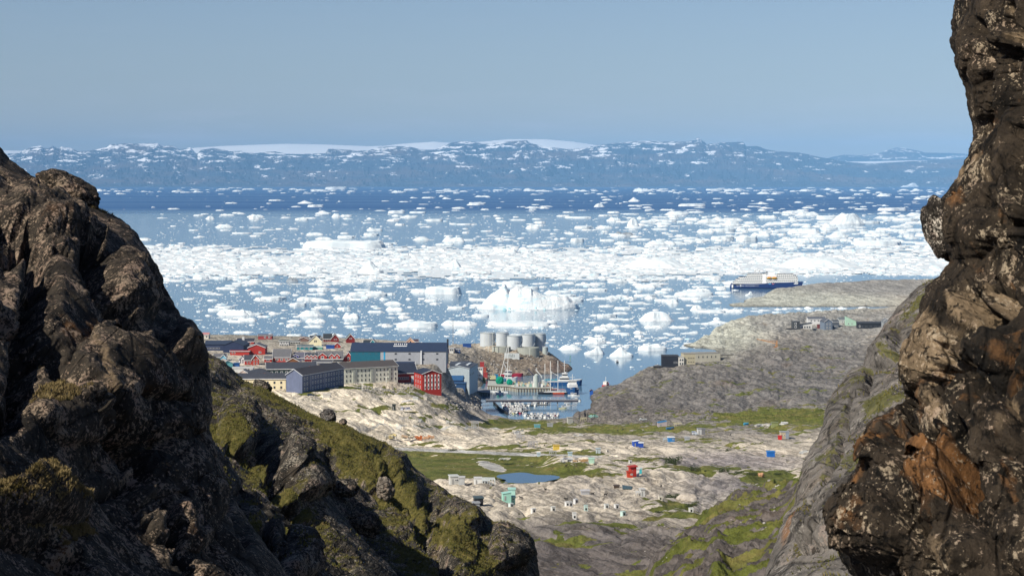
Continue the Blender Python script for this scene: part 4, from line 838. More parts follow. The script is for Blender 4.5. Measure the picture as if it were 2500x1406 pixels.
# ---------------------------------------------------------------- buildings
RED, DRED, ORED = (.36, .030, .022), (.20, .016, .016), (.42, .07, .04)
NAVYROOF, SLATE, BROWNR, GREYR = (.026, .042, .085), (.050, .055, .070), (.085, .075, .072), (.13, .13, .14)
WHITE, CREAM, TEAL, GREEN, BLUE, DBLUE = (.80, .80, .78), (.78, .68, .46), (.010, .12, .18), (.18, .42, .34), (.05, .22, .50), (.012, .045, .16)
GLASS = paint((.03, .04, .055), .15, .5)
TRIM = paint((.80, .80, .80), .6)
_wc = {}
def window(parent, loc, rz, w, h, frame=(.8, .8, .8), bars=0):
    key = (round(w, 2), round(h, 2), frame, bars)
    if key not in _wc:
        t_ = min(w, h) * .14; f = MB()
        f.box(-w / 2, w / 2, -.10, .02, 0, t_).box(-w / 2, w / 2, -.10, .02, h - t_, h).box(-w / 2, -w / 2 + t_, -.10, .02, t_, h - t_).box(w / 2 - t_, w / 2, -.10, .02, t_, h - t_)
        for b in range(bars): xb = -w / 2 + w * (b + 1) / (bars + 1); f.box(xb - .05, xb + .05, -.09, .01, t_, h - t_)
        p = MB().box(-w / 2 + t_, w / 2 - t_, -.05, .03, t_, h - t_)
        _wc[key] = (f.mesh('window', paint(frame, .6)), p.mesh('pane', GLASS))
    a, b = _wc[key]; o = link('window', a, parent, loc); o.rotation_euler = (0, 0, rz); link('pane', b, o); return o
def wall_mesh(w, D, h, r, kind, ff):
    m = MB(); b = -ff
    if kind in ('gx', 'gy'):
        if kind == 'gy': g = [(0, 0), (w, 0), (w, h), (w / 2, h + r), (0, h)]; pt = lambda u, v, e: (u, e * D, v)
        else: g = [(0, 0), (D, 0), (D, h), (D / 2, h + r), (0, h)]; pt = lambda u, v, e: ((1 - e) * w, u, v)
        g[0] = (g[0][0], b); g[1] = (g[1][0], b)
        vs = [pt(u, v, 0) for u, v in g] + [pt(u, v, 1) for u, v in g]; n = 5
        m.add(vs, [tuple(range(5)), tuple(range(5, 10))[::-1]] + [(i, n + i, n + (i + 1) % n, (i + 1) % n) for i in range(n)])
    elif kind == 'mono':
        m.add([(0, 0, b), (w, 0, b), (w, D, b), (0, D, b), (0, 0, h), (w, 0, h + r), (w, D, h + r), (0, D, h)], [(0, 1, 5, 4), (1, 2, 6, 5), (2, 3, 7, 6), (3, 0, 4, 7), (4, 5, 6, 7), (0, 3, 2, 1)])
    else: m.box(0, w, 0, D, b, h)
    return m
def roof_mesh(w, D, h, r, kind, o=.45, t_=.22):
    m = MB()
    def slab(a, b, c, d): m.add([*a, *[]] if 0 else [a, b, c, d] + [(p[0], p[1], p[2] + t_) for p in (a, b, c, d)], [(0, 3, 2, 1), (4, 5, 6, 7), (0, 1, 5, 4), (1, 2, 6, 5), (2, 3, 7, 6), (3, 0, 4, 7)])
    e = .06
    if kind == 'gx':
        k = r / (D / 2); slab((-o, -o, h - k * o + e), (w + o, -o, h - k * o + e), (w + o, D / 2, h + r + e), (-o, D / 2, h + r + e))
        slab((-o, D / 2, h + r + e), (w + o, D / 2, h + r + e), (w + o, D + o, h - k * o + e), (-o, D + o, h - k * o + e))
    elif kind == 'gy':
        k = r / (w / 2); slab((-o, -o, h - k * o + e), (w / 2, -o, h + r + e), (w / 2, D + o, h + r + e), (-o, D + o, h - k * o + e))
        slab((w / 2, -o, h + r + e), (w + o, -o, h - k * o + e), (w + o, D + o, h - k * o + e), (w / 2, D + o, h + r + e))
    elif kind == 'mono': slab((-o, -o, h + e), (w + o, -o, h + r + e), (w + o, D + o, h + r + e), (-o, D + o, h + e))
    elif kind == 'hip':
        q = min(w, D) / 2; m.add([(-o, -o, h), (w + o, -o, h), (w + o, D + o, h), (-o, D + o, h), (q, D / 2, h + r), (w - q, D / 2, h + r)], [(0, 1, 5, 4), (1, 2, 5), (2, 3, 4, 5), (3, 0, 4), (0, 3, 2, 1)])
    else: m.box(-.2, w + .2, -.2, D + .2, h + .02, h + .35)
    return m
def bld(name, label, cat, px, py, W_, H_, Rp, D, yaw, wall, roof, kind='gx', wins=(), trim=True, group=None, ff=4., Y=None, chim=None, door=None, pad=True, side=None, tc=None):
    if Y is None: x, Y, z = locate(px, py)
    else: x = (px - 1250) / F0 * Y; z = H0 + (HY - py) / F0 * Y
    s = F0 / Y; cy, sn = math.cos(R(yaw)), math.sin(R(yaw)); w = W_ / s / cy; h = H_ / s; r = max(Rp / s - D / 2 * .095 * (kind in ('gx', 'hip')), .3) if Rp else 0
    root = empty(name, (x, Y, z), R(yaw), label, cat, group)
    if pad: FLAT.append((x + (w / 2) * cy - D / 2 * sn, Y + w / 2 * sn + D / 2 * cy, math.hypot(w, D) * .40, z + .0))
    wall_mesh(w, D, h, r, kind, ff).build('wall', paint(wall, .75), root)
    if roof is not None: roof_mesh(w, D, h, r, kind, .45 if h > 2.4 else .15, .22 if h > 2.4 else .10).build('roof', paint(roof, .65), root)
    if trim and kind in ('gx', 'gy'):
        tm = MB(); o = .47; t_ = .34
        if kind == 'gy':
            k = r / (w / 2)
            tm.bar((-o, -o, h - k * o + .1), (w / 2, -o, h + r + .12), .12, t_).bar((w / 2, -o, h + r + .12), (w + o, -o, h - k * o + .1), .12, t_)
        else:
            k = r / (D / 2); tm.box(-o, w + o, -o - .10, -o, h - k * o - .10, h - k * o + .26)
            for xx in ((-o - .06), (w + o + .06)): tm.bar((xx, -o, h - k * o + .1), (xx, D / 2, h + r + .12), .12, t_).bar((xx, D / 2, h + r + .12), (xx, D + o, h - k * o + .1), .12, t_)
        tm.build('trim', paint(tc, .6) if tc else TRIM, root)
    for (f, u0, u1, nc, v0, dv, nr, ww, wh, fr) in wins:
        for j in range(nr):
            for i in range(nc):
                u = u0 + (u1 - u0) * ((i + .5) / nc); v = v0 + dv * j
                if f == 'f': window(root, (u * w, 0, v * h), 0, ww, wh, fr)
                elif f == 'l': window(root, (0, u * D, v * h), R(-90), ww, wh, fr)
                elif f == 'r': window(root, (w, u * D, v * h), R(90), ww, wh, fr)
    if chim:
        for (cu, cv, ch) in (chim if isinstance(chim, list) else [chim]): MB().box(cu * w - .35, cu * w + .35, cv * D - .35, cv * D + .35, h - .2, h + r + ch).build('chimney', paint((.22, .10, .08)), root)
    if door: MB().box(door[0] * w - door[1] / 2, door[0] * w + door[1] / 2, -.07, .03, 0, door[2]).build('door', paint(door[3]), root)
    if side:
        for q in side: q(root, w, D, h, r)
    return root
FR = (.8, .8, .8); DKF = (.10, .10, .11); G = 'painted wooden town houses'; GA = 'apartment blocks on the near edge of town'
def gable_dormer(u, wd, hg, col, roofc, z0=.15):
    def f(root, w, D, h, r):
        d = empty_mesh = MB(); k = r / (D / 2); zb = h + .1; yb = -.1
        top = r * hg
        m = MB().add([(u * w - wd / 2, yb, zb - .5), (u * w + wd / 2, yb, zb - .5), (u * w + wd / 2, yb, zb + top * .45), (u * w, yb, zb + top), (u * w - wd / 2, yb, zb + top * .45),
                      (u * w - wd / 2, D * .45, zb - .5), (u * w + wd / 2, D * .45, zb - .5), (u * w + wd / 2, D * .45, zb + top * .45), (u * w, D * .45, zb + top), (u * w - wd / 2, D * .45, zb + top * .45)],
                     [(0, 1, 2, 3, 4), (5, 9, 8, 7, 6), (0, 5, 6, 1), (1, 6, 7, 2), (4, 9, 5, 0)])
        dm = m.build('dormer', paint(col), root)
        rf = MB(); e = .2
        for sg in (-1, 1): rf.add([(u * w, yb - .2, zb + top + .05), (u * w + sg * (wd / 2 + .3), yb - .2, zb + top * .45 - .12), (u * w + sg * (wd / 2 + .3), D * .45, zb + top * .45 - .12), (u * w, D * .45, zb + top + .05),
                                   (u * w, yb - .2, zb + top + .05 + e), (u * w + sg * (wd / 2 + .3), yb - .2, zb + top * .45 - .12 + e), (u * w + sg * (wd / 2 + .3), D * .45, zb + top * .45 - .12 + e), (u * w, D * .45, zb + top + .05 + e)],
                                  [(0, 1, 2, 3), (4, 5, 6, 7), (0, 1, 5, 4), (1, 2, 6, 5), (3, 2, 6, 7)])
        rf.build('roof', paint(roofc), dm)
        b = MB(); b.bar((u * w, yb - .26, zb + top + .1), (u * w - wd / 2 - .3, yb - .26, zb + top * .45 - .05), .1, .3).bar((u * w, yb - .26, zb + top + .1), (u * w + wd / 2 + .3, yb - .26, zb + top * .45 - .05), .1, .3)
        b.build('trim', TRIM, dm)
        window(dm, (u * w, yb, zb + .1), 0, wd * .34, top * .42, FR)
    return f
# near row
bld('apartment_block', 'long yellow two-storey block with dark roof, half hidden by the boulder ridge', 'apartment block', 556, 953, 141, 28, 13, 12, 2, CREAM, SLATE, 'gx', [('f', .28, .98, 6, .56, -.42, 2, 1.1, 1.3, DKF)], group=GA, chim=(.62, .5, .3))
def stairs(n, col):
    def f(root, w, D, h, r):
        for i in range(n):
            u = w * (i + .55) / n; m = MB().box(u - .9, u + .9, -.35, -.02, h * .08, h * .93)
            for j in range(6): m.box(u - .6, u + .6, -.42, -.36, h * (.14 + .13 * j), h * (.20 + .13 * j))
            m.build('stairwell', paint(col, .6), root)
    return f
bld('apartment_block', 'grey-blue three-storey block, pale gable end lit and long window side in shade', 'apartment block', 738, 960, 86, 43, 16, 10.5, 66, (.125, .15, .24), (.060, .056, .062), 'gx', [('f', .02, .98, 15, .10, .30, 3, 1.15, 1.5, (.82, .84, .88))], group=GA, ff=6, chim=(.35, .5, .3), tc=(.50, .53, .58), side=[stairs(3, (.20, .23, .32))])
bld('apartment_block', 'cream three-storey block with brown-grey roof, bright gable end beside the grey-blue one', 'apartment block', 840, 938, 127, 38, 15, 15, 30, (.80, .80, .68), BROWNR, 'gx', [('f', .01, .99, 14, .12, .30, 3, .75, 1.5, (.30, .32, .30))], group=GA, ff=6, chim=(.12, .5, .3), tc=(.66, .68, .66), side=[stairs(3, (.50, .52, .46))])
bld('apartment_block', 'long dark-roofed block with black-green walls behind the yellow and grey-blue ones', 'apartment block', 651, 914, 120, 13, 16, 15, 8, (.025, .045, .045), SLATE, 'gx', [('f', .05, .95, 9, .2, .4, 1, 1.5, 1.2, FR)], group=GA)
bld('house', 'low dark-roofed building tucked between yellow block and long dark-roofed block', 'house', 603, 915, 58, 5, 12, 16, 4, (.30, .26, .25), SLATE, 'hip', trim=False, group=G)
bld('house', 'pale gable-fronted house peeping over the yellow block roof', 'house', 582, 916, 22, 6, 6, 12, 0, (.75, .60, .52), GREYR, 'gy', group=G)
bld('hotel_wing', 'red three-storey gabled wing with white window columns at the quarry edge', 'hotel', 1031, 953, 46, 40, 8.5, 17, 20, RED, (.028, .036, .060), 'gy', [('f', .06, .94, 5, .10, .30, 3, 1.0, 1.6, FR), ('l', .1, .9, 3, .10, .30, 3, 1.0, 1.6, FR)], group='red hotel wings', ff=12, pad=False, side=[lambda root, w, D, h, r: [MB().box(w * (.06 + .88 * (i + .5) / 5) - .42, w * (.06 + .88 * (i + .5) / 5) + .42, -.03, .01, h * .04, h * .95).build('window_column', TRIM, root) for i in range(5)]])
bld('hotel_wing', 'red low wing with large dark roof joined to the three-storey red gable', 'hotel', 966, 934, 52, 23, 24, 18, 16, RED, (.028, .036, .060), 'gx', [('f', .04, .62, 6, .30, .3, 1, 1.0, 1.7, FR)], group='red hotel wings', ff=5, door=(.78, 1.6, 4, (.8, .8, .8)))
# big warehouses
def logo(root, w, D, h, r):
    k = r / (D / 2); m = MB()
    def on(u, v): return (u, v * D / 2, h + r * v + .42)
    def rect(u0, u1, v0, v1): a = on(u0, v0); b = on(u1, v0); c = on(u1, v1); d = on(u0, v1); m.add([a, b, c, d], [(0, 1, 2, 3)])
    X = lambda px_: (px_ - 856) / F0 * 1435
    rect(X(961), X(995), .52, .60)
    for p_ in (963, 966.5, 972, 977, 982, 988, 993): rect(X(p_), X(p_) + .55, .70, .86)
    m.build('roof_sign', paint((.8, .8, .8)), root)
def pipes(root, w, D, h, r):
    MB().cyl(w * .742, -.6, -2, h + .6, .55, 10).build('pipe', paint((.7, .72, .74)), root)
    MB().box(w * .345, w * .363, -.08, .02, h * .2, h * .98).build('blue_panel', paint((.02, .30, .55)), root)
    MB().box(0, w * .312, -.06, .03, 0, h * .97).build('teal_cladding', paint(TEAL), root)
bld('warehouse', 'very long warehouse with navy roof, teal then pale grey front, lettering on the roof', 'warehouse', 856, 889, 233, 31, 22, 34, 0, (.36, .375, .41), NAVYROOF, 'gx', [('f', .40, .98, 4, .76, -.45, 2, 1.6, 1.1, DKF), ('f', .03, .30, 4, .78, 0, 1, 1.4, .8, DKF)], trim=False, ff=6, side=[pipes, logo])
bld('shed', 'small white-edged shed roof in front of the long grey warehouse wall', 'shed', 962, 893, 50, 5, 5, 8, 2, (.10, .12, .16), NAVYROOF, 'gx')
bld('lean_to', 'bright blue low shed between cream block and red hotel roof', 'shed', 950, 897, 38, 6, 3, 9, 8, (.02, .22, .60), (.03, .28, .62), 'gx', trim=False)
bld('warehouse', 'navy industrial hall with stepped dark roof beside the dark cliff', 'warehouse', 500, 856, 62, 15, 10, 26, 3, (.030, .045, .10), (.035, .05, .085), 'gx', [('f', .1, .6, 4, .3, .3, 1, 2.2, 1.0, (.5, .5, .55))], trim=False)
bld('warehouse', 'dark navy hall with broad gable, next in from the stepped hall', 'warehouse', 545, 861, 50, 18, 10, 24, -4, (.022, .035, .085), (.04, .055, .085), 'gy', trim=False)
bld('factory', 'pale blue-grey gabled factory hall with skylights on its dark roof', 'factory', 1095, 937, 51, 38, 6, 42, -8, (.43, .50, .54), (.07, .08, .10), 'gy', pad=False, ff=9, wins=[('r', .05, .6, 3, .5, .3, 1, 1.5, 1.5, DKF)], tc=(.6, .65, .68), side=[lambda root, w, D, h, r: [MB().box(w * u, w * (u + .12), D * .35, D * .75, h + r * .5, h + r * .9).build('skylight', paint((.6, .66, .7)), root) for u in (.18, .68)]])
bld('factory', 'long flat extension with dark skylit roof behind the pale factory hall', 'factory', 1098, 900, 50, 10, 8, 24, -4, (.10, .12, .16), (.06, .07, .09), 'gx', trim=False, pad=False, ff=9)
bld('shed', 'dark blue boat shed with stepped roof below the pale factory hall', 'shed', 1077, 940, 52, 12, 11, 14, -4, (.02, .06, .17), (.03, .10, .23), 'gx', [('f', .04, .28, 3, .45, .3, 1, 1.2, .7, FR)], trim=False)
bld('shed', 'low dark blue shed with white letters on its side, in front of the boat shed', 'shed', 1082, 946, 54, 9, 4, 12, -4, (.02, .07, .18), (.025, .07, .16), 'gx', trim=False, side=[lambda root, w, D, h, r: [MB().box(w * (.38 + .045 * i), w * (.38 + .045 * i) + .4, -.07, .03, h * .5, h * .8).build('lettering', paint((.7, .72, .75)), root) for i in range(5)]])
bld('office', 'white harbour office with a row of black windows on its top storey', 'office', 1159, 921, 19, 21, 0, 9, -3, WHITE, (.5, .5, .5), 'flat', [('f', .08, .95, 4, .80, .3, 1, 1.0, 1.2, (.05, .05, .06)), ('f', .1, .9, 4, .08, .3, 1, .9, 1.6, FR)], trim=False)
for i, (a, b, c_, d_, col, lb) in enumerate([(1178, 911, 9, 11, (.45, .10, .06), 'orange-red shipping container standing behind the white harbour office, upper of two'), (1180, 922, 10, 11, (.42, .05, .05), 'red shipping container behind the white harbour office, lower of two'),
        (1043, 899, 50, 9, (.45, .13, .08), 'long brick-red container row at the foot of the grey warehouse wall'), (796, 851, 20, 7, (.02, .08, .32), 'blue shipping container beside the little red house on the hill'), (1130, 848, 20, 7, (.02, .08, .30), 'blue tank container near the chimney beyond the warehouse'),
        (1172, 899, 10, 12, (.45, .05, .05), 'red ribbed container stack beyond the white harbour office')]):
    def ribs(root, w, D, h, r):
        m = MB(); n = max(3, int(w / .7))
        for q in range(n): m.box(w * (q + .2) / n, w * (q + .55) / n, -.07, .0, .15, h - .15)
        m.build('ribbing', paint(tuple(v_ * .8 for v_ in col)), root)
    bld('container', lb, 'container', a, b, c_, d_, 0, 3, 0, col, tuple(v_ * .9 for v_ in col), 'flat', trim=False, side=[ribs])
# the painted houses up the hill
D3 = lambda *us: [gable_dormer(u, wd, hg, RED, GREYR) for (u, wd, hg) in us]
H = [
 ('red-and-white gabled house, front gable and white trim bright, over the yellow block', 615, 891, 17, 14, 10, 8, 6, (.40, .05, .03), SLATE, 'gy', [('f', .1, .9, 2, .15, .55, 2, .9, 1.2, FR)]),
 ('red wing with slate roof adjoining the red-and-white gabled house', 597, 890, 19, 11, 12, 8, 5, RED, SLATE, 'gx', [('f', .2, .9, 2, .3, .3, 1, .9, 1.1, FR)]),
 ('white gabled porch house left against the red wing', 583, 889, 14, 12, 6, 8, 4, (.72, .72, .74), GREYR, 'gy', [('f', .1, .9, 2, .2, .4, 2, .9, 1.0, DKF)]),
 ('light blue house with grey roof beside the cliff', 522, 881, 30, 9, 8, 9, 6, (.18, .42, .58), GREYR, 'gx', [('f', .3, .95, 2, .3, .3, 1, .9, 1.0, FR)]),
 ('light blue gable facing the sea road, nearest the cliff', 538, 882, 14, 9, 7, 9, 3, (.20, .46, .62), GREYR, 'gy', [('f', .3, .7, 1, .3, .3, 1, .9, 1.2, FR)]),
 ('turquoise gable-ended house below the light blue ones', 543, 898, 24, 11, 7, 13, 22, (.15, .42, .46), (.30, .27, .25), 'gy', []),
 ('small deep blue shed next to the turquoise house', 567, 895, 17, 7, 0, 6, 4, (.015, .09, .30), (.02, .08, .22), 'flat', []),
 ('long white flat building with vents above the yellow block', 565, 909, 52, 9, 0, 12, 3, (.62, .62, .60), (.5, .5, .48), 'flat', [('f', .5, .9, 2, .3, .3, 1, 1.2, 1.4, DKF)]),
 ('broad red gabled community hall with its chimney stack near', 605, 866, 42, 17, 8, 20, 2, RED, GREYR, 'gy', [('f', .06, .14, 1, .2, .3, 1, 1, 1.8, FR), ('f', .62, .78, 2, .2, .3, 1, 1, 1.4, FR)]),
 ('low bright red annex left of the red community hall', 562, 867, 46, 9, 2, 8, 2, (.42, .035, .025), (.30, .03, .02), 'gx', [('f', .05, .3, 2, .4, .3, 1, 1, 1, FR)]),
 ('red house with black roof on the crest behind the tall chimney', 578, 840, 42, 6, 8, 10, 2, RED, (.035, .04, .055), 'gx', [('f', .4, .9, 2, .3, .3, 1, 1, .9, FR)]),
 ('grey-roofed red longhouse with pairs of white windows, mid town', 666, 884, 42, 12, 20, 15, 1, (.40, .045, .03), GREYR, 'gx', [('f', .1, .92, 3, .3, .3, 1, 2.2, 1.4, FR)]),
 ('small red house with white windows left of the grey-roofed longhouse', 645, 884, 18, 8, 7, 7, 2, RED, GREYR, 'gx', [('f', .15, .85, 1, .4, .3, 1, 2.6, 1.1, FR)]),
 ('grey-roofed hall with purple gable at the right of the red longhouse', 716, 882, 42, 8, 14, 14, 2, (.10, .10, .17), (.12, .12, .16), 'gx', [('f', .1, .6, 3, .25, .3, 1, .7, 1.4, FR)], [gable_dormer(.12, 5, .8, (.05, .05, .20), (.09, .09, .12))]),
 ('dark-roofed row house with three small red gables', 744, 883, 30, 8, 13, 11, 1, DRED, SLATE, 'gx', [], [gable_dormer(u, 3.0, .75, RED, SLATE) for u in (.2, .52, .84)]),
 ('grey-roofed terrace with one wide and two small red gables', 770, 883, 66, 7, 19, 15, 1, (.06, .065, .08), GREYR, 'gx', [], [gable_dormer(.26, 6.5, .85, RED, GREYR), gable_dormer(.60, 4., .75, RED, GREYR), gable_dormer(.80, 4., .75, RED, GREYR)]),
 ('steep bright red gable end closing the grey-roofed terrace', 837, 882, 27, 4, 18, 16, 3, RED, GREYR, 'gy', [('f', .35, .65, 1, .9, .3, 1, 1.4, 2.0, FR)]),
 ('brown-gabled house in front of the grey-roofed terrace roofs', 700, 886, 30, 4, 8, 9, 2, (.20, .08, .03), SLATE, 'gy', []),
 ('long white-eaved low block before the cream apartment roof', 762, 890, 48, 5, 6, 10, 1, (.05, .06, .10), (.09, .09, .10), 'gx', []),
 ('teal longhouse with two white windows on the slope', 725, 854, 38, 8, 4, 8, 0, (.02, .20, .24), (.06, .10, .12), 'gx', [('f', .05, .9, 3, .3, .3, 1, 1, 1.2, FR)]),
 ('pale green low shed right of the teal longhouse', 763, 853, 24, 6, 2, 6, 0, GREEN, (.25, .4, .36), 'gx', []),
 ('pale yellow tall gabled house near the hilltop', 755, 844, 30, 11, 14, 12, 5, (.76, .70, .48), (.04, .05, .06), 'gy', [('f', .38, .62, 2, .75, .3, 1, .8, 1.6, DKF)]),
 ('dark roof house right behind the pale yellow gabled house', 756, 829, 26, 4, 6, 8, 0, (.6, .6, .55), (.035, .045, .06), 'gx', []),
 ('brown low-gabled house left of the pale yellow one', 729, 834, 24, 6, 5, 9, 3, (.20, .12, .10), (.24, .11, .07), 'gy', []),
 ('dark red hilltop house with black roof and white gable lines', 790, 834, 20, 7, 12, 9, 6, DRED, (.035, .042, .05), 'gx', [('f', .1, .9, 3, .3, .3, 1, .9, 1.1, FR)]),
 ('dark red hilltop gable end joined to the black-roofed one', 809, 835, 18, 9, 10, 10, 6, DRED, (.035, .042, .05), 'gy', [('f', .3, .8, 2, .5, .3, 1, .9, 1.2, FR)]),
 ('lone dark red gabled house on the skyline at the warehouse corner', 846, 837, 20, 10, 11, 10, 8, DRED, (.10, .13, .12), 'gy', [('f', .3, .7, 1, .9, .3, 1, 2.2, 1.0, FR)]),
 ('red-brown flat-roofed house highest on the shore crest', 630, 828, 34, 9, 3, 9, 1, (.30, .05, .05), (.06, .045, .075), 'gx', [('f', .35, .95, 2, .3, .3, 1, 1.6, 1.4, FR)]),
 ('grey-white two-storey house with round-looking windows by the crest', 682, 844, 23, 11, 3, 8, 0, (.50, .50, .50), (.09, .11, .10), 'gx', [('f', .08, .92, 3, .5, .3, 1, 1.3, 1.4, FR), ('f', .05, .95, 5, .02, .3, 1, .7, 1.1, DKF)]),
 ('dull grey shed row between grey-white house and brown house', 706, 840, 24, 6, 3, 7, 0, (.24, .25, .24), (.12, .13, .13), 'gx', [('f', .1, .9, 3, .3, .3, 1, .9, 1, DKF)]),
 ('tiny red gabled house next to the blue container', 816, 850, 15, 7, 6, 7, 3, RED, (.45, .42, .40), 'gy', [('f', .4, .6, 1, .5, .3, 1, .9, .9, FR)]),
 ('pink-roofed white house on the shore beside the cliff', 494, 828, 15, 11, 5, 9, 0, (.66, .62, .55), (.45, .20, .20), 'gx', [('f', .5, .9, 1, .4, .3, 1, 1.2, 1.2, DKF)]),
 ('peach gabled house peering over the warehouse roof', 991, 841, 22, 6, 10, 9, 4, (.70, .42, .28), (.10, .05, .05), 'gy', [('f', .4, .6, 1, .7, .3, 1, 1.2, 1.4, DKF)]),
 ('dark red roofed house directly behind the peach gabled house', 1001, 839, 20, 5, 6, 8, 0, DRED, (.07, .045, .06), 'gx', []),
 ('teal gable with dark roof behind the warehouse roof, left part', 887, 842, 20, 5, 7, 9, 0, (.04, .22, .26), (.035, .045, .055), 'gx', []),
 ('small teal gable beside the dark roof behind the warehouse', 903, 842, 14, 5, 8, 9, 0, (.05, .28, .33), (.04, .05, .06), 'gy', []),
 ('white cottage with two windows beyond the chimney pipe', 1097, 862, 10, 11, 2, 6, 0, (.62, .62, .60), (.30, .31, .32), 'gx', [('f', .1, .9, 2, .5, .3, 1, .9, 1.4, DKF)]),
 ('blue cottage with two white windows near the storage tanks', 1110, 861, 13, 8, 2, 6, 0, (.03, .07, .20), (.10, .11, .14), 'gx', [('f', .1, .9, 2, .35, .3, 1, 1.2, 1.1, FR)]),
 ('violet-blue kiosk squeezed against the chimney pipe', 1088, 861, 8, 9, 0, 4, 0, (.08, .08, .20), (.1, .1, .16), 'flat', []),
]
for h_ in H:
    (lb, px_, py_, w_, hh, rr, dd, yw, wc, rc_, kd, wn_) = h_[:12]
    bld('house', lb, 'house', px_, py_, w_, hh, rr, dd, yw, wc, rc_, kd, wn_, group=G, side=h_[12] if len(h_) > 12 else None, ff=5)
# houses on the right-hand hills
G2 = 'houses on the far grey headland'
bld('house', 'black and white house with terrace deck, leftmost on the grey headland', 'house', 1938, 803, 15, 17, 0, 10, 8, (.06, .065, .07), (.10, .10, .11), 'flat', [('f', .1, .5, 1, .1, .45, 2, 2.2, 2.4, FR)], group=G2, trim=False)
bld('house', 'dark-roofed low white wing with veranda beside the black and white house', 'house', 1953, 802, 30, 8, 5, 9, 4, (.62, .62, .60), (.05, .055, .06), 'mono', [('f', .1, .9, 4, .1, .3, 1, 1.5, 1.8, DKF)], group=G2, trim=False)
bld('deck', 'dark timber terrace on stilts below the black and white house', 'terrace', 1921, 805, 34, 2.5, 0, 4, 4, (.04, .04, .045), (.10, .10, .10), 'flat', group=G2, trim=False, side=[lambda root, w, D, h, r: [MB().box(w * u, w * u + .2, 0, .2, -3, 0).build('post', paint((.05, .05, .05)), root) for u in (.02, .5, .97)]])
bld('house', 'long white house with slate roof behind the red shed, on the headland', 'house', 1973, 792, 42, 13, 5, 11, 1, (.66, .66, .66), (.10, .11, .13), 'gx', [('f', .08, .9, 4, .55, .3, 1, 1.2, 1.2, DKF)], group=G2)
bld('shed', 'small dark red shed wedged between white house and blue-grey gable', 'shed', 1997, 802, 15, 9, 0, 6, 2, (.16, .04, .04), (.15, .05, .05), 'flat', [('f', .3, .8, 1, .2, .3, 1, 1.2, 1.6, FR)], trim=False)
bld('house', 'blue-grey gabled house with four white windows on the headland', 'house', 2013, 806, 20, 20, 7, 14, 12, (.16, .20, .26), (.09, .10, .12), 'gy', [('f', .15, .85, 2, .18, .42, 2, 1.4, 1.8, FR), ('r', .2, .8, 2, .2, .4, 1, 1.2, 1.4, FR)], group=G2)
bld('house', 'charcoal long-roofed wing right of the blue-grey gable', 'house', 2031, 801, 18, 14, 6, 12, 6, (.10, .12, .15), (.08, .09, .10), 'gx', [('f', .3, .8, 2, .2, .3, 1, 1.2, 1.4, FR)], group=G2)
bld('house', 'slate-roofed pale house between charcoal wing and mint green house', 'house', 2048, 790, 22, 9, 6, 10, 0, (.50, .53, .50), (.12, .14, .15), 'gx', [('f', .3, .9, 3, .2, .3, 1, 1, 1.6, FR)], group=G2)
def mono_right():
    x, Y, z = locate(2066, 795); s = F0 / Y; w, h0, h1, D = 28 / s, 22 / s, 8 / s, 10
    r = empty('house', (x, Y, z), 0, 'mint green house with single-pitch roof falling to the right, on the headland', 'house', G2); FLAT.append((x + w / 2, Y + 5, 9, z))
    MB().add([(0, 0, -4), (w, 0, -4), (w, D, -4), (0, D, -4), (0, 0, h0), (w, 0, h1), (w, D, h1), (0, D, h0)], [(0, 1, 5, 4), (1, 2, 6, 5), (2, 3, 7, 6), (3, 0, 4, 7), (4, 5, 6, 7)]).build('wall', paint((.40, .60, .47)), r)
    MB().add([(-.3, -.3, h0 + .1), (w + .3, -.3, h1 + .1), (w + .3, D, h1 + .1), (-.3, D, h0 + .1), (-.3, -.3, h0 + .4), (w + .3, -.3, h1 + .4), (w + .3, D, h1 + .4), (-.3, D, h0 + .4)], [(0, 1, 5, 4), (1, 2, 6, 5), (4, 5, 6, 7), (3, 0, 4, 7), (2, 3, 7, 6)]).build('roof', paint((.35, .42, .38)), r)
    for u in (.2, .5): window(r, (u * w, 0, 1.2), 0, 1.2, 1.6, FR)
mono_right()
bld('house', 'long black single-storey house with terrace at the crag end of the headland', 'house', 2095, 802, 62, 13, 4, 12, 0, (.022, .026, .034), (.05, .055, .065), 'gx', [('f', .05, .95, 5, .2, .3, 1, 2.0, 1.8, DKF), ('f', .02, .1, 1, .2, .3, 1, 1.4, 2.4, FR)], group=G2, trim=False)
bld('house', 'grey gabled house half hidden by the mossy slab beyond the black one', 'house', 2157, 797, 17, 12, 7, 9, 5, (.30, .32, .34), (.16, .17, .18), 'gy', [('f', .3, .7, 1, .4, .3, 1, 1.2, 1.4, FR)], group=G2)
G3 = 'flat-roofed buildings on the rocky point'
bld('house', 'black cube house on the rocky point beside the harbour mouth', 'house', 1617, 897, 40, 27, 0, 14, 0, (.018, .022, .034), (.05, .05, .055), 'flat', [('f', .68, .96, 3, .35, .3, 1, 1.0, 1.6, (.4, .4, .42))], group=G3, trim=False, ff=6)
bld('house', 'white-framed glazed bay right against the black cube house', 'house', 1657, 893, 13, 20, 0, 10, 3, (.70, .68, .62), (.4, .4, .38), 'flat', [('f', .08, .95, 2, .10, .45, 2, 1.5, 2.0, (.6, .6, .58))], group=G3, trim=False, ff=6)
bld('house', 'sand-coloured flat-roofed block between glazed bay and pale wing', 'house', 1670, 889, 28, 24, 0, 14, 6, (.46, .42, .30), (.30, .28, .24), 'flat', [('f', .3, .95, 3, .55, -.4, 2, 1.5, .7, (.42, .38, .28))], group=G3, trim=False, ff=6)
bld('house', 'long pale flat-roofed wing running up from the sand-coloured block', 'house', 1698, 883, 62, 20, 0, 12, 12, (.48, .46, .38), (.30, .29, .26), 'flat', [('f', .04, .9, 5, .45, .3, 1, .8, 1.6, DKF)], group=G3, trim=False, ff=7)
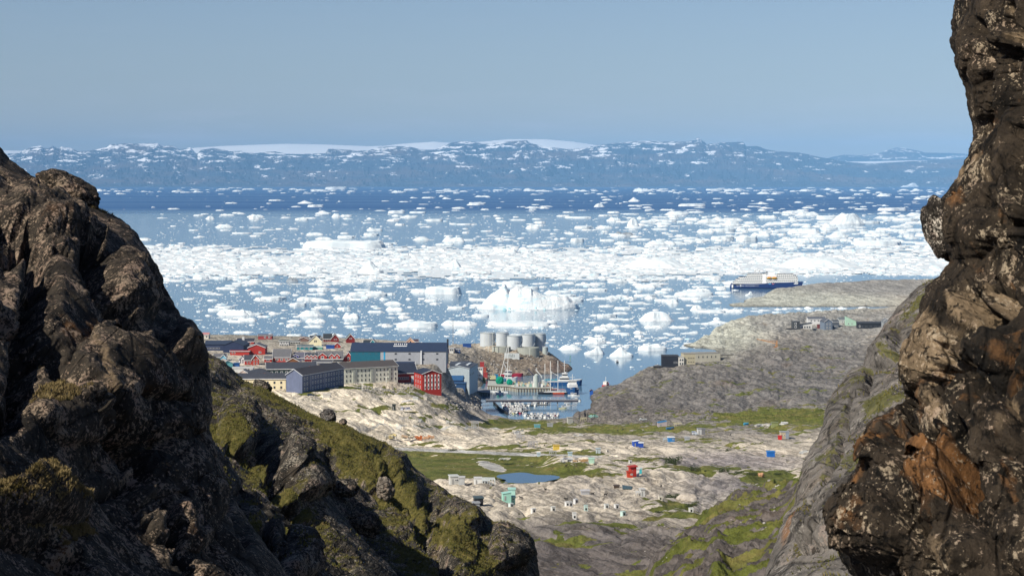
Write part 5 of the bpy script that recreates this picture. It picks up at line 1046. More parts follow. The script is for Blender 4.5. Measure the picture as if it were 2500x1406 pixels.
bld('retaining_wall', 'low stone wall continuing right from the pale flat-roofed wing', 'wall', 1758, 870, 88, 4, 0, 1.2, 16, (.26, .25, .22), (.28, .27, .24), 'flat', trim=False, pad=False)
bld('jetty', 'dark timber terrace jutting left from the black cube house', 'terrace', 1596, 898, 24, 3, 0, 6, 0, (.03, .03, .035), (.06, .06, .06), 'flat', trim=False, ff=3)
# ---------------------------------------------------------------- storage tanks
GT = 'steel fuel tanks on the headland'
def tank(px, py, wp, hp, label, Y=None, col=(.50, .54, .57)):
    if Y is None: x, Y, z = locate(px, py)
    else: x = (px - 1250) / F0 * Y; z = H0 + (HY - py) / F0 * Y
    s = F0 / Y; r = wp / s / 2; h = hp / s; root = empty('storage_tank', (x, Y + r, z), 0, label, 'storage tank', GT)
    o = MB().cyl(0, 0, -5, h, r, 40).build('shell', paint(col, .5, .4, .08), root)
    MB().cyl(0, 0, h + .01, h + .9, r * 1.01, 40, r * .1).build('roof', paint((.5, .55, .57), .5), root)
    MB().cyl(0, 0, h - .25, h + .15, r * 1.02, 40).build('rim', paint((.35, .40, .42), .5), root)
    m = MB(); n = 14
    for i in range(n):
        a = math.pi * .15 + math.pi * .5 * i / n; b = a + math.pi * .5 / n
        m.bar((r * 1.06 * math.sin(a), -r * 1.06 * math.cos(a), h * i / n), (r * 1.06 * math.sin(b), -r * 1.06 * math.cos(b), h * (i + 1) / n), .5, .25)
    m.build('ladder', paint((.30, .33, .36), .5), root)
    m = MB()
    for i in range(20):
        a = 2 * math.pi * i / 20; b = 2 * math.pi * (i + 1) / 20; m.bar((r * math.sin(a), r * math.cos(a), h + 1.1), (r * math.sin(b), r * math.cos(b), h + 1.1), .12).bar((r * math.sin(a), r * math.cos(a), h), (r * math.sin(a), r * math.cos(a), h + 1.1), .1)
    m.build('railing', paint((.5, .53, .55)), root)
    return root
tank(1190, 845, 37, 31, 'round grey fuel tank nearest the warehouse, standing alone at the row end')
tank(1226, 848, 31, 33, 'narrower grey fuel tank, second from the warehouse')
tank(1256, 855, 37, 33, 'middle grey fuel tank of the row, partly behind a concrete bund')
tank(1290, 852, 34, 33, 'grey fuel tank between the middle one and the outermost one')
tank(1318, 852, 28, 36, 'tallest grey fuel tank, seaward end of the row')
tank(1331, 866, 13, 17, 'small squat grey fuel tank in front of the tallest one', col=(.38, .43, .42))
def bund(px, py, wp, hp, label):
    x, Y, z = locate(px, py); s = F0 / Y; r = wp / s / 2; m = MB(); n = 32; z0, z1 = -4, hp / s
    for i in range(n):
        a, b = 2 * math.pi * i / n, 2 * math.pi * (i + 1) / n; q = r - .5
        vs = [(r * math.cos(t_), r * .7 * math.sin(t_), zz) for t_ in (a, b) for zz in (z0, z1)] + [(q * math.cos(t_), q * .7 * math.sin(t_), zz) for t_ in (a, b) for zz in (z0, z1)]
        m.add(vs, [(0, 2, 3, 1), (4, 5, 7, 6), (1, 3, 7, 5)])
    o = m.build('bund_wall', paint((.36, .38, .34)), None, (x, Y + r * .7, z)); tag(o, label, 'wall', 'concrete bund walls round the tanks')
bund(1224, 861, 46, 13, 'curved concrete bund wall below the two fuel tanks nearest the warehouse'); bund(1290, 868, 54, 17, 'high curved concrete bund wall below the seaward fuel tanks')
# ---------------------------------------------------------------- masts, poles, cranes
def pole(px, py, hp, wid, label, col=(.6, .62, .63), cat='pole', name='pole', lean=0, Y=None, arms=0):
    if Y is None: x, Y, z = locate(px, py)
    else: x = (px - 1250) / F0 * Y; z = H0 + (HY - py) / F0 * Y
    h = hp * Y / F0; root = empty(name, (x, Y, z), 0, label, cat)
    MB().bar((0, 0, -2), (lean * Y / F0, 0, h), wid).build('shaft', paint(col), root)
    m = MB().box(-wid, wid, -wid, wid, -1, .6)
    m.build('foot', paint((.3, .3, .3)), root)
    for i in range(arms): MB().bar((-1.6, 0, h * (.97 - .08 * i)), (1.6, 0, h * (.97 - .08 * i)), .22).build('arm', paint(col), root)
pole(872, 884, 44, .8, 'tall white flagpole in front of the teal end of the warehouse', (.75, .77, .78), name='flagpole', cat='flagpole')
pole(1093, 890, 62, 1.5, 'slim black chimney pipe at the right end of the long warehouse', (.03, .03, .04), 'chimney', 'chimney')
pole(594, 856, 34, 1.8, 'tall pale boiler chimney beside the red community hall', (.6, .6, .6), 'chimney', 'chimney', arms=0)
pole(1106, 838, 56, .5, 'thin dark radio mast on the shore beyond the chimney pipe', (.2, .2, .22), 'mast', 'radio_mast', arms=3)
for (a, b, c_, l) in ((1182, 858, 44, 'floodlight pole in front of the first fuel tank, nearer the warehouse'), (1192, 860, 45, 'floodlight pole in front of the first fuel tank, nearer the sea'), (1202, 862, 48, 'floodlight pole by the gap between the first and second fuel tanks'),
        (1293, 871, 20, 'short lamp pole on the concrete bund of the seaward tanks'), (708, 838, 30, 'thin mast on the hilltop behind the grey shed row'), (884, 955, 22, 'lamp pole on the turf in front of the cream block'), (943, 940, 20, 'lamp pole by the right end of the cream block')):
    pole(a, b, c_, .35, l, (.66, .68, .62), 'lamp pole', 'lamp_pole', arms=1)
pole(1392, 881, 14, .5, 'green and white channel beacon standing in the water off the tank headland', (.10, .30, .16), 'beacon', 'beacon', Y=H0 * F0 / (881 - HY))
def a_mast():
    x, Y, z = locate(1232, 936, 1600); Y = 1700.; x = (1232 - 1250) / F0 * Y; z = 3.2; s = F0 / Y; h = 92 / s
    r = empty('derrick', (x, Y, z), 0, 'tall white two-legged derrick mast leaning over the fishing quay', 'derrick')
    MB().bar((-5, 0, 0), (2.5, 0, h), .45).build('leg', paint((.75, .76, .75)), r); MB().bar((2, 0, 0), (3.2, 0, h), .45).build('leg', paint((.75, .76, .75)), r)
    MB().bar((-3.5, 0, h * .25), (2.2, 0, h * .25), .3).bar((-1, 0, h * .55), (2.5, 0, h * .55), .3).build('cross_bar', paint((.75, .76, .75)), r)
a_mast()
def orange_crane():
    x, Y, z = locate(1893, 848); s = F0 / Y; r = empty('crane', (x, Y, z), 0, 'small orange excavator crane on the grey hill below the headland houses', 'crane')
    m = MB()
    for (a, b) in (((0, 0), (1.5, 6.5)), ((1.8, 0), (1.5, 6.5)), ((0, 0), (1.8, 2.5)), ((1.8, 2.2), (.4, 4))): m.bar((a[0], 0, a[1]), (b[0], 0, b[1]), .35)
    m.build('tower', paint((.55, .25, .07)), r); MB().bar((1.5, 0, 3), (-16, 0, 7.2), .5).bar((1.5, 0, 5), (-12, 0, 6.6), .25).build('jib', paint((.55, .25, .07)), r); MB().box(-1.4, 3, -1.2, 1.2, -1, .5).build('base', paint((.3, .14, .05)), r)
orange_crane()
# ---------------------------------------------------------------- hulls
def hull_mesh(L, B, Z, sheer=.3, n=14, bow=.35, draft=1.0, tr=.8, flare=.75):
    m = MB(); rings = []
    for i in range(n + 1):
        t_ = i / n; xx = -L / 2 + L * t_
        bb = B / 2 * (tr + (1 - tr) * min(1, t_ * 3)) * (1 if t_ < 1 - bow else math.sqrt(max(0, 1 - ((t_ - 1 + bow) / bow)**2)) * .98 + .02)
        zz = Z * (1 + sheer * max(0, t_ - .45)**2 * 3.3); rk = L * .06 * max(0, t_ - .8) / .2
        rings.append([(xx - rk * .8, 0, -draft), (xx - rk * .5, -bb * flare, -draft * .5), (xx - rk * .3, -bb * (flare + .15), 0), (xx, -bb, zz), (xx, bb, zz), (xx - rk * .3, bb * (flare + .15), 0), (xx - rk * .5, bb * flare, -draft * .5)])
    vs = [p for r_ in rings for p in r_]; k = 7; fs = []
    for i in range(n):
        for j in range(k): fs.append((i * k + j, (i + 1) * k + j, (i + 1) * k + (j + 1) % k, i * k + (j + 1) % k))
    fs.append(tuple(range(k))[::-1]); fs.append(tuple(n * k + j for j in range(k)))
    return m.add(vs, fs)
def shipat(name, label, cat, px, py, rz, group=None):
    x, Y, _ = sea_at(px, py); return empty(name, (x, Y, 0), R(rz), label, cat, group), Y
def cabin(root, x0, x1, w, z0, z1, wall, band=True, name='wheelhouse', roofc=None, slope=.0):
    o = MB().add([(x0, -w / 2, z0), (x1, -w / 2, z0), (x1, w / 2, z0), (x0, w / 2, z0), (x0, -w / 2, z1), (x1 - slope, -w / 2, z1), (x1 - slope, w / 2, z1), (x0, w / 2, z1)],
                 [(0, 1, 5, 4), (1, 2, 6, 5), (2, 3, 7, 6), (3, 0, 4, 7), (4, 5, 6, 7)]).build(name, paint(wall, .45), root)
    if band:
        za, zb = z0 + (z1 - z0) * .45, z0 + (z1 - z0) * .82; e = .05; q = slope * .6
        MB().box(x0 + .1, x1 - q, -w / 2 - e, w / 2 + e, za, zb).build('window_band', GLASS, o)
    if roofc: MB().box(x0 - .15, x1 - slope + .25, -w / 2 - .15, w / 2 + .15, z1 + .01, z1 + .16).build('roof', paint(roofc), o)
    return o
# ---------------------------------------------------------------- the expedition cruise ship
def cruise():
    root, Y = shipat('cruise_ship', 'dark blue and white expedition cruise ship steaming along the ice behind the peninsula', 'ship', 1871, 704.5, 0)
    k = 1 / 1.53; root.rotation_euler = (0, 0, R(180 - 8)); L = 116
    # local +x is the bow, which points to the left of the photo; local +y is the side seen
    X = lambda zx: (1255 - zx) * .0577; Zh = lambda zy: (745 - zy) * .0577
    n = 26; V = []; B = 20
    for i in range(n + 1):
        t_ = i / n; xx = -L / 2 + L * t_
        hb = B / 2 * (1 if t_ < .72 else max(.02, math.cos((t_ - .72) / .28 * math.pi / 2)**.75)) * (min(1, .86 + t_ * 1.0))
        top = 11.4 - 3.6 * sstep(.0, .75, np.array(t_)) ; top = float(top) + (1.6 * max(0, t_ - .93) / .07 * 0)
        sx_ = 2.5 * max(0, .05 - t_) / .05; bowin = -1.2 * max(0, t_ - .94) / .06
        V.append([(xx + sx_, 0, -3), (xx + sx_, hb * .7, -2), (xx + sx_, hb * .96, 1.5), (xx + bowin, hb, top), (xx + bowin, -hb, top), (xx + sx_, -hb * .96, 1.5), (xx + sx_, -hb * .7, -2)])
    vs = [p for r_ in V for p in r_]; fs = []
    for i in range(n):
        for j in range(7): fs.append((i * 7 + j, (i + 1) * 7 + j, (i + 1) * 7 + (j + 1) % 7, i * 7 + (j + 1) % 7))
    fs += [tuple(range(7)), tuple(n * 7 + j for j in range(7))]
    NAVY = paint((.010, .030, .125), .35, .5, .03); WH = paint((.80, .80, .78), .5, .4, .03); DK_ = paint((.045, .055, .07), .3, .5)
    hull = MB().add(vs, fs).build('hull', NAVY, root)
    def deck(x0, x1, z0, z1, w, posts=14, bow_round=True, nm='deck'):
        nseg = 10; P = []
        for e in range(nseg + 1):
            a = -math.pi / 2 + math.pi * e / nseg; P.append((x1 - w * .45 + w * .45 * math.cos(a), w / 2 * math.sin(a)))
        P += [(x0, w / 2), (x0, -w / 2)]
        def ext(P, za, zb): n_ = len(P); return MB().add([(p[0], p[1], za) for p in P] + [(p[0], p[1], zb) for p in P], [(i, (i + 1) % n_, n_ + (i + 1) % n_, n_ + i) for i in range(n_)] + [tuple(range(n_))[::-1], tuple(range(n_, 2 * n_))])
        hgt = z1 - z0; o = ext(P, z0, z0 + hgt * .50).build(nm, WH, root)
        Pi = [(x0 + (p[0] - x0) * .985 + .3, p[1] * .93) for p in P]; ext(Pi, z0 + hgt * .50 + .01, z1 - .01).build('window_band', DK_, o)
        m = MB(); 
        for q in range(posts):
            xx = x0 + (x1 - w * .45 - x0) * q / (posts - 1); 
            for sg in (-1, 1): m.box(xx - .35, xx + .35, sg * w / 2 - .2 * (sg > 0), sg * w / 2 + .2 * (sg < 0), z0 + hgt * .48, z1)
        m.build('pillars', WH, o); return o
    dz = [7.9, 10.6, 13.4, 16.2, 19.2, 22.0, 24.6]
    deck(X(2120), X(300), dz[0], dz[1], 19.4, 30); deck(X(2110), X(350), dz[1] + .02, dz[2], 19.2, 30); deck(X(2120), X(405), dz[2] + .02, dz[3], 19, 30)
    deck(X(2110), X(480), dz[3] + .02, dz[4], 18.6, 26); deck(X(2080), X(700), dz[4] + .02, dz[5], 17.5, 24); deck(X(1240), X(730), dz[5] + .02, dz[6], 15, 10); 
    deck(X(2000), X(1540), dz[5] + .02, dz[5] + 2.4, 15, 10)
    MB().box(X(1250), X(1150), -9.9, 9.9, dz[0], dz[5] + .1).build('side_frame', WH, root)
    MB().box(X(1540), X(1250), -9.75, 9.75, dz[4] - .4, dz[5] + .2).build('side_panel', WH, root)
    for i, (a, b) in enumerate(((1275, 1395), (1410, 1545))):
        lb = hull_mesh((b - a) * .0577, 3.2, 1.5, .1, 10, .4, .6, .5); me = lb.build('lifeboat', paint((.72, .40, .04), .4), root, ((X(a) + X(b)) / 2, 10.6, dz[3] + .6))
        MB().box(-2.6, 2.2, -1.2, 1.2, 1.5, 2.4).build('canopy', paint((.62, .16, .04), .4), me)
    for (zx, zz, rr) in ((945, 28.5, 1.5), (1060, 28.8, 1.6), (1270, 26.2, 1.3)): MB().cyl(X(zx), 0, dz[5], zz, .5, 8).ball(X(zx), 0, zz, rr).build('radar_dome', WH if zx < 1200 else DK_, root)
    MB().bar((X(1000), 0, dz[6]), (X(1000), 0, 33), .8).bar((X(1030), 0, 28), (X(970), 0, 28), .5).bar((X(1000), -4, 30.5), (X(1000), 4, 30.5), .5).build('mast', WH, root)
    MB().bar((X(1580), 0, dz[5]), (X(1580), 0, 31), .6).bar((X(1600), 0, 28), (X(1560), 0, 28), .4).build('aft_mast', WH, root)
    MB().box(X(1480), X(1320), -3.5, 3.5, dz[5], dz[5] + 4.2).build('funnel', WH, root)
    MB().box(X(1050), X(950), 10.01, 10.06, 3.6, 6.4).build('hull_door', paint((.10, .12, .20)), hull)
    MB().box(X(1380), X(1320), 9.97, 10.07, 7.2 + .2, 8.6).build('light_blue_mark', paint((.10, .40, .75)), hull); MB().box(X(1470), X(1415), 9.97, 10.07, 7.4, 8.5).build('red_mark', paint((.6, .2, .25)), hull)
    cu = bpy.data.curves.new('name_lettering', 'FONT'); cu.body = 'NATIONAL GEOGRAPHIC'; cu.size = 2.6; cu.extrude = .05; cu.align_x = 'CENTER'
    tmp = bpy.data.objects.new('tmp', cu); COL.objects.link(tmp); bpy.context.view_layer.update(); me = bpy.data.meshes.new_from_object(tmp.evaluated_get(bpy.context.evaluated_depsgraph_get())); bpy.data.objects.remove(tmp)
    me.materials.clear(); me.materials.append(paint((.65, .68, .75))); o = link('name_lettering', me, hull, (X(690), 10.1, 3.8)); o.rotation_euler = (R(90), 0, R(180))
    MB().box(X(342), X(300), 4.0, 4.9, 1.2, 6).build('bow_plate', WH, hull)
    MB().box(X(560), X(545), 9.6, 10.0, 3, 7).build('bow_stripe', WH, hull)
cruise()
# ---------------------------------------------------------------- fishing vessels and yachts in the harbour
WHT, RUST = (.78, .78, .76), (.45, .10, .05)
r, Y = shipat('trawler', 'white and blue trawler with high forward bridge moored along the fishing quay', 'fishing ship', 1372, 941, 0, 'fishing vessels at the quay')
h_ = hull_mesh(34, 8, 3.2, .7, 16, .35, 1.5).build('hull', paint((.02, .09, .25), .4), r); hull_mesh(34.3, 8.3, 1.3, .7, 16, .35, 0).build('bulwark', paint(WHT, .5), r, (0, 0, 3.2))
cabin(r, -2, 6, 7, 3.8, 7.2, WHT, True, 'deckhouse'); cabin(r, 0, 5, 6, 7.25, 10.2, WHT, True, 'wheelhouse', WHT, .6); MB().bar((2, 0, 10), (2, 0, 21), .4).bar((2, -3, 15), (2, 3, 15), .25).bar((.5, 0, 17), (3.5, 0, 17), .25).bar((1, 0, 19), (3, 0, 19), .25).build('mast', paint(WHT), r)
MB().box(-15, -4, -3.6, 3.6, 3.9, 5.2).build('net_deck', paint((.05, .25, .35)), r); MB().bar((-9, 0, 4), (-9, 0, 12), .5).bar((-9, 0, 11.5), (-3, 0, 8), .3).build('derrick', paint(WHT), r)
for q in (-3, -1, 1): MB().ball(3.2, q, 11, .5).build('searchlight', paint(WHT), r)
r, Y = shipat('fishing_boat', 'stubby dark blue fishing boat with white wheelhouse, seen bow-on before the trawler', 'fishing boat', 1398, 962, -80, 'fishing vessels at the quay')
hull_mesh(17, 9.5, 4.6, .4, 12, .45, 1.2).build('hull', paint((.015, .07, .20), .4), r); cabin(r, -5, 2.5, 7, 5.3, 8, WHT, False, 'deckhouse'); cabin(r, -4, 1.5, 6, 8.02, 11, WHT, True, 'wheelhouse', WHT, .5)
MB().bar((-1, 0, 11), (-1, 0, 16), .35).bar((-1, -2, 13.5), (-1, 2, 13.5), .25).build('mast', paint(WHT), r); MB().bar((7.5, -3, 5), (7.5, 3, 5), .2).bar((7, -3, 4.6), (7, -3, 6), .2).bar((7, 3, 4.6), (7, 3, 6), .2).build('rail', paint(WHT), r)
r, Y = shipat('cargo_boat', 'long crimson boat moored under the tank headland behind the quay', 'boat', 1247, 919, 2, 'fishing vessels at the quay')
hull_mesh(22, 5, 2.0, .5, 14, .35, 1).build('hull', paint((.40, .02, .05), .4), r); cabin(r, -5, 1, 4, 2.1, 5, (.45, .42, .46), True, 'deckhouse', WHT); MB().bar((-1, 0, 5), (-1, 0, 9), .25).build('mast', paint(WHT), r); MB().box(2, 8, -2, 2, 2.1, 2.9).build('hatch', paint((.35, .05, .07)), r)
r, Y = shipat('fishing_boat', 'white boat with raked derrick lying behind the green net piles', 'fishing boat', 1241, 931, 8, 'fishing vessels at the quay')
hull_mesh(16, 5, 2.8, .5, 12, .4, 1).build('hull', paint(WHT, .4), r); cabin(r, -3, 3, 4, 3, 6, WHT, True, 'wheelhouse', WHT, .6); MB().bar((0, 0, 6), (-3.5, 0, 15), .5).build('derrick', paint((.65, .68, .7)), r); MB().box(-4, 1, -1.8, 1.8, 6.15, 7.2).build('top_bridge', paint(WHT), r)
r, Y = shipat('work_boat', 'black tug-like boat with yellow-white roof beside the slipway', 'boat', 1203, 935, 100, 'fishing vessels at the quay')
hull_mesh(14, 6, 3.4, .4, 12, .4, 1).build('hull', paint((.02, .022, .03), .4), r); cabin(r, -3, 3, 4.2, 3.5, 6.2, (.72, .68, .40), True, 'wheelhouse', (.7, .66, .4), .4); MB().bar((0, 0, 6), (0, 0, 9), .2).build('mast', paint(WHT), r)
def yacht(px, py, rz, L, hc, masts, label, red=False):
    r, Y = shipat('sailing_yacht', label, 'sailing yacht', px, py, rz, 'two-masted sailing yachts in the harbour')
    hull_mesh(L, L * .2, 1.5, .5, 14, .5, .8).build('hull', paint(hc, .35), r); hull_mesh(L * 1.005, L * .205, .25, .5, 14, .5, 0).build('gunwale', paint(WHT), r, (0, 0, 1.5))
    if red: MB().box(-L * .42, -L * .02, -L * .104, L * .104, .35, 1.45).build('red_topside', paint((.55, .09, .03)), r)
    cabin(r, -L * .28, L * .18, L * .10, 1.7, 2.7, WHT, True, 'coachroof')
    for (u, hm) in masts:
        o = MB().bar((u * L, 0, 1.5), (u * L, 0, hm), .42).build('mast', paint((.80, .80, .76)), r); MB().bar((u * L, 0, 4), (u * L - L * .25, 0, 3.8), .35).build('boom', paint((.55, .2, .15)), o)
        m = MB()
        for sg in (-1, 1): m.bar((u * L, 0, hm * .98), (u * L + sg * L * .2, 0, 1.6), .07).bar((u * L, 0, hm * .7), (u * L, sg * L * .1, 1.6), .07)
        m.build('rigging', paint((.5, .5, .5)), o)
yacht(1348, 962, 180, 23, (.012, .012, .016), [(.06, 26.5), (-.20, 27)], 'black-hulled two-masted yacht with red topside panel, nearest the footbridge', True)
yacht(1338, 953, 180, 15, (.03, .03, .09), [(.17, 22)], 'navy-hulled yacht with white deck tied outside the black-hulled one')
# quays, bridge, slipway
def at_sea(px, py, z):   # the point at height z over the water line pixel
    x, Y, _ = sea_at(px, py); return Vector((x, Y, z))
def quay(name, label, pts, top, depth, col, side, thick=3.5):
    """pts: water-line pixels of the near edge, left to right"""
    P = [at_sea(a, b, 0) for a, b in pts]; m = MB(); n = len(P)
    vs = [(p.x, p.y, z) for p in P for z in (-3, top)] + [(p.x, p.y + depth, z) for p in P for z in (-3, top)]
    fs = []
    for i in range(n - 1): a = 2 * i; b = 2 * n + 2 * i; fs += [(a, a + 2, a + 3, a + 1), (b, b + 1, b + 3, b + 2), (a + 1, a + 3, b + 3, b + 1)]
    fs += [(0, 1, 2 * n + 1, 2 * n), (2 * n - 2, 4 * n - 2, 4 * n - 1, 2 * n - 1)]
    root = empty(name, P[0], 0, label, 'quay'); o = m.add([(v_[0] - P[0].x, v_[1] - P[0].y, v_[2]) for v_ in vs], fs).build('deck', paint(col, .8), root)
    m = MB()
    for i in range(n - 1):
        a, b = P[i] - P[0], P[i + 1] - P[0]; L_ = (b - a).length; k = max(1, int(L_ / 2.2))
        for j in range(k): q = a + (b - a) * ((j + .5) / k); m.bar((q.x, q.y - .35, -2), (q.x, q.y - .35, top - .3), .5)
        m.bar((a.x, a.y - .2, top + .1), (b.x, b.y - .2, top + .1), .5, .35)
    m.build('fender_piles', paint(side), root); return root
quay('fishing_quay', 'long concrete fishing quay with brown timber face across the harbour', [(1190, 951), (1240, 953), (1262, 957), (1345, 957)], 3.0, 46, (.40, .42, .38), (.16, .10, .05))
quay('landing_stage', 'dark steel landing stage below the blue sheds', [(1150, 962), (1178, 966), (1196, 968)], 2.6, 30, (.22, .23, .25), (.05, .06, .07))
quay('marina_quay', 'black rubble-edged quay curving along the marina', [(1204, 985), (1222, 1003), (1240, 1014)], 1.6, 8, (.05, .05, .055), (.03, .03, .03))
def footbridge():
    Y = 1560.; x0, x1 = (1186 - 1250) / F0 * Y, (1412 - 1250) / F0 * Y; z = H0 - (977 - HY) / F0 * Y
    r = empty('footbridge', ((x0 + x1) / 2, Y, z), 0, 'long flat grey footbridge and pipeline spanning the harbour basin', 'bridge'); w = (x1 - x0) / 2
    MB().box(-w, w, -1.2, 1.2, 0, .5).build('deck', paint((.30, .31, .33)), r); MB().box(-w, w, -1.5, -1.22, -1.2, .2).build('girder', paint((.05, .05, .07)), r)
    m = MB().box(-w, w, -1.25, -1.17, 1.4, 1.5).box(-w, w, -1.25, -1.17, .95, 1.03)
    for i in range(48): xx = -w + 2 * w * i / 47; m.box(xx - .04, xx + .04, -1.24, -1.18, .5, 1.45)
    m.build('railing', paint((.4, .41, .43)), r)
    for u in (-.55, .0, .55): MB().box(w * u - .4, w * u + .4, -.5, .5, -z - 3, -.01).build('pier', paint((.25, .26, .27)), r)
footbridge()
def pontoon(px, py, wp, label, rz=0):
    x, Y, _ = sea_at(px, py); r = empty('pontoon', (x, Y, 0), R(rz), label, 'pontoon', 'floating pontoons of the marina'); w = wp * Y / F0 / 2
    MB().box(-w, w, -.8, .8, .1, .55).build('deck', paint((.35, .34, .32)), r); 
    m = MB()
    for i in range(6): m.cyl(-w + 2 * w * i / 5, .9, -1, 1.8, .15, 6)
    m.build('piles', paint((.12, .12, .12)), r)
pontoon(1275, 989, 70, 'floating pontoon under the footbridge with boats on both sides'); pontoon(1265, 1001, 60, 'floating pontoon in the crowded middle of the marina'); pontoon(1330, 1018, 66, 'floating pontoon at the near grassy end of the marina'); pontoon(1324, 988, 24, 'short floating pontoon right of the crowded ones')
# motorboats
def motorboat(hc, cc, L=6.5, cab=True, name='motorboat'):
    r = empty(name, (0, 0, 0)); hull_mesh(L, L * .36, .95, .5, 10, .5, .4).build('hull', paint(hc, .35), r); MB().box(-L * .4, L * .15, -L * .14, L * .14, .5, .97).build('cockpit', paint((.25, .26, .28)), r)
    if cab: cabin(r, -L * .12, L * .22, L * .26, .95, 2.3, cc, True, 'cabin', cc, .45)
    else: MB().add([(.3, -1, .95), (.3, 1, .95), (-.1, -1, 1.6), (-.1, 1, 1.6)], [(0, 1, 3, 2)]).build('windscreen', GLASS, r)
    o = MB().box(-L * .52, -L * .44, -.25, .25, .3, 1.5).build('outboard_motor', paint((.04, .04, .05)), r); return r
protos = [(motorboat(WHT, WHT), 'white cabin motorboat', (.8, .8, .8)), (motorboat(WHT, (.6, .62, .66), 5.6, False), 'open white motorboat', 0), (motorboat((.45, .05, .08), WHT), 'red-hulled cabin motorboat', 0), (motorboat((.06, .10, .30), WHT, 7), 'blue-hulled cabin motorboat', 0), (motorboat((.66, .62, .36), WHT, 6), 'cream cabin motorboat', 0), (motorboat((.05, .06, .07), (.5, .5, .52), 5.5), 'black-hulled motorboat', 0)]
used = [False] * len(protos); btaken = {}
def put(k, px, py, rz, where, group='small motorboats in the marina'):
    p, d_, _ = protos[k]; o = p if not used[k] else copy_tree(p); used[k] = True
    x, Y, _ = sea_at(px, py); o.location = (x, Y, 0); o.rotation_euler = (0, 0, R(rz))
    b = f'{d_} {where}'; q = btaken.get(b, 0); btaken[b] = q + 1; ORD2 = ['', 'second ', 'third ', 'fourth ', 'fifth ', 'sixth ', 'seventh ', 'eighth ', 'ninth ']
    tag(o, (ORD2[min(q, 8)] + b) + (' from the left' if q else ''), 'boat', group)
brng = np.random.RandomState(3)
def boatrow(x0, x1, n, py, rz, where, mix_):
    for i in range(n):
        px_ = x0 + (x1 - x0) * i / max(1, n - 1); put(mix_[i % len(mix_)], px_, py + brng.uniform(-.6, .6), rz + brng.uniform(-14, 14) + (180 if brng.rand() < .3 else 0), where)
boatrow(1226, 1268, 7, 983, 80, 'on the far side of the bridge pontoon', [0, 1, 3, 0, 5, 0, 1]); boatrow(1229, 1306, 11, 991.5, 95, 'on the near side of the bridge pontoon', [0, 2, 0, 1, 0, 0, 3, 1, 0, 5, 0])
boatrow(1231, 1286, 9, 997, 85, 'beyond the middle pontoon', [1, 0, 4, 2, 0, 0, 5, 0, 1]); boatrow(1236, 1284, 8, 1004, 95, 'on the near side of the middle pontoon', [0, 0, 2, 0, 4, 0, 1, 5]); boatrow(1246, 1276, 5, 1009.5, 100, 'nearest the black quay', [0, 4, 0, 2, 1])
boatrow(1314, 1340, 4, 985.5, 90, 'at the short pontoon', [5, 0, 0, 1]); boatrow(1282, 1362, 11, 1015.5, 88, 'beyond the grassy-end pontoon', [0, 1, 0, 5, 0, 0, 1, 3, 0, 2, 0]); boatrow(1290, 1350, 7, 1020.5, 92, 'before the grassy-end pontoon', [1, 0, 5, 0, 0, 1, 0])
put(0, 1388, 984, 20, 'under the right bridge end'); put(0, 1386, 993, 15, 'moored off the grey hill foot'); put(4, 1374, 998, 10, 'close in to the grey hill foot'); put(0, 1408, 979, 160, 'where bridge and grey hill meet'); put(1, 1306, 983, 170, 'adrift between the pontoons')
put(1, 1195, 956, 175, 'beside the dark slipway'); put(0, 1212, 957.5, 178, 'left against the quay face'); put(1, 1232, 958, 172, 'midway along the quay face'); put(4, 1226, 955, 95, 'stern-on to the quay face'); put(0, 1396, 966, 5, 'crossing before the stubby blue fishing boat'); put(0, 1405, 967, 190, 'right behind the stubby blue fishing boat')
put(3, 1144, 948, 30, 'below the pale factory hall'); put(1, 1164, 957, 20, 'at the steel landing stage'); put(0, 1172, 953, 200, 'at the steel landing stage'); put(0, 1220, 961, 3, 'on the open basin near the bridge'); put(5, 1507, 885, 100, 'out alone off the rocky point')
r, Y = shipat('fishing_boat', 'red and white boat half hidden behind the grey hill crest', 'fishing boat', 1479, 946, 70, None)
hull_mesh(12, 4, 2.4, .5, 12, .4, 1).build('hull', paint((.5, .03, .04), .4), r); cabin(r, -3, 2, 3, 2.5, 5, WHT, True, 'wheelhouse', WHT, .4); MB().bar((0, 0, 5), (0, 0, 9), .25).build('mast', paint(WHT), r)
# gear on the quay
def mound(px, py, wp, hp, col, label, name, cat):
    x, Y, _ = sea_at(px, py); z = 3.05; Y = Y + 4; w = wp * Y / F0 / 2; h = hp * Y / F0; me = MB().ball(0, 0, h * .45, 1, 14, 9).mesh(name, paint(col, .9, .1, .4))
    for v_ in me.vertices:
        c_ = v_.co; f_ = 1 + .18 * float(pn(c_.x * 3, c_.y * 3, c_.z * 3 + px)); v_.co = (c_.x * w * f_, c_.y * w * .7 * f_, max(0, h * .45 + (c_.z - h * .45) * h * .6 * f_))
    tag(link(name, me, None, (x, Y, z)), label, cat, 'fishing gear on the quay')
mound(1220, 947, 20, 17, (.01, .36, .22), 'big heap of green netting on the quay, farther from the trawler', 'net_pile', 'net'); mound(1244, 949, 16, 13, (.01, .38, .26), 'smaller heap of green netting on the quay beside pallets', 'net_pile', 'net')
mound(1232, 942, 9, 9, (.10, .25, .45), 'blue heap of netting between the two green ones', 'net_pile', 'net')
cr = np.random.RandomState(5)
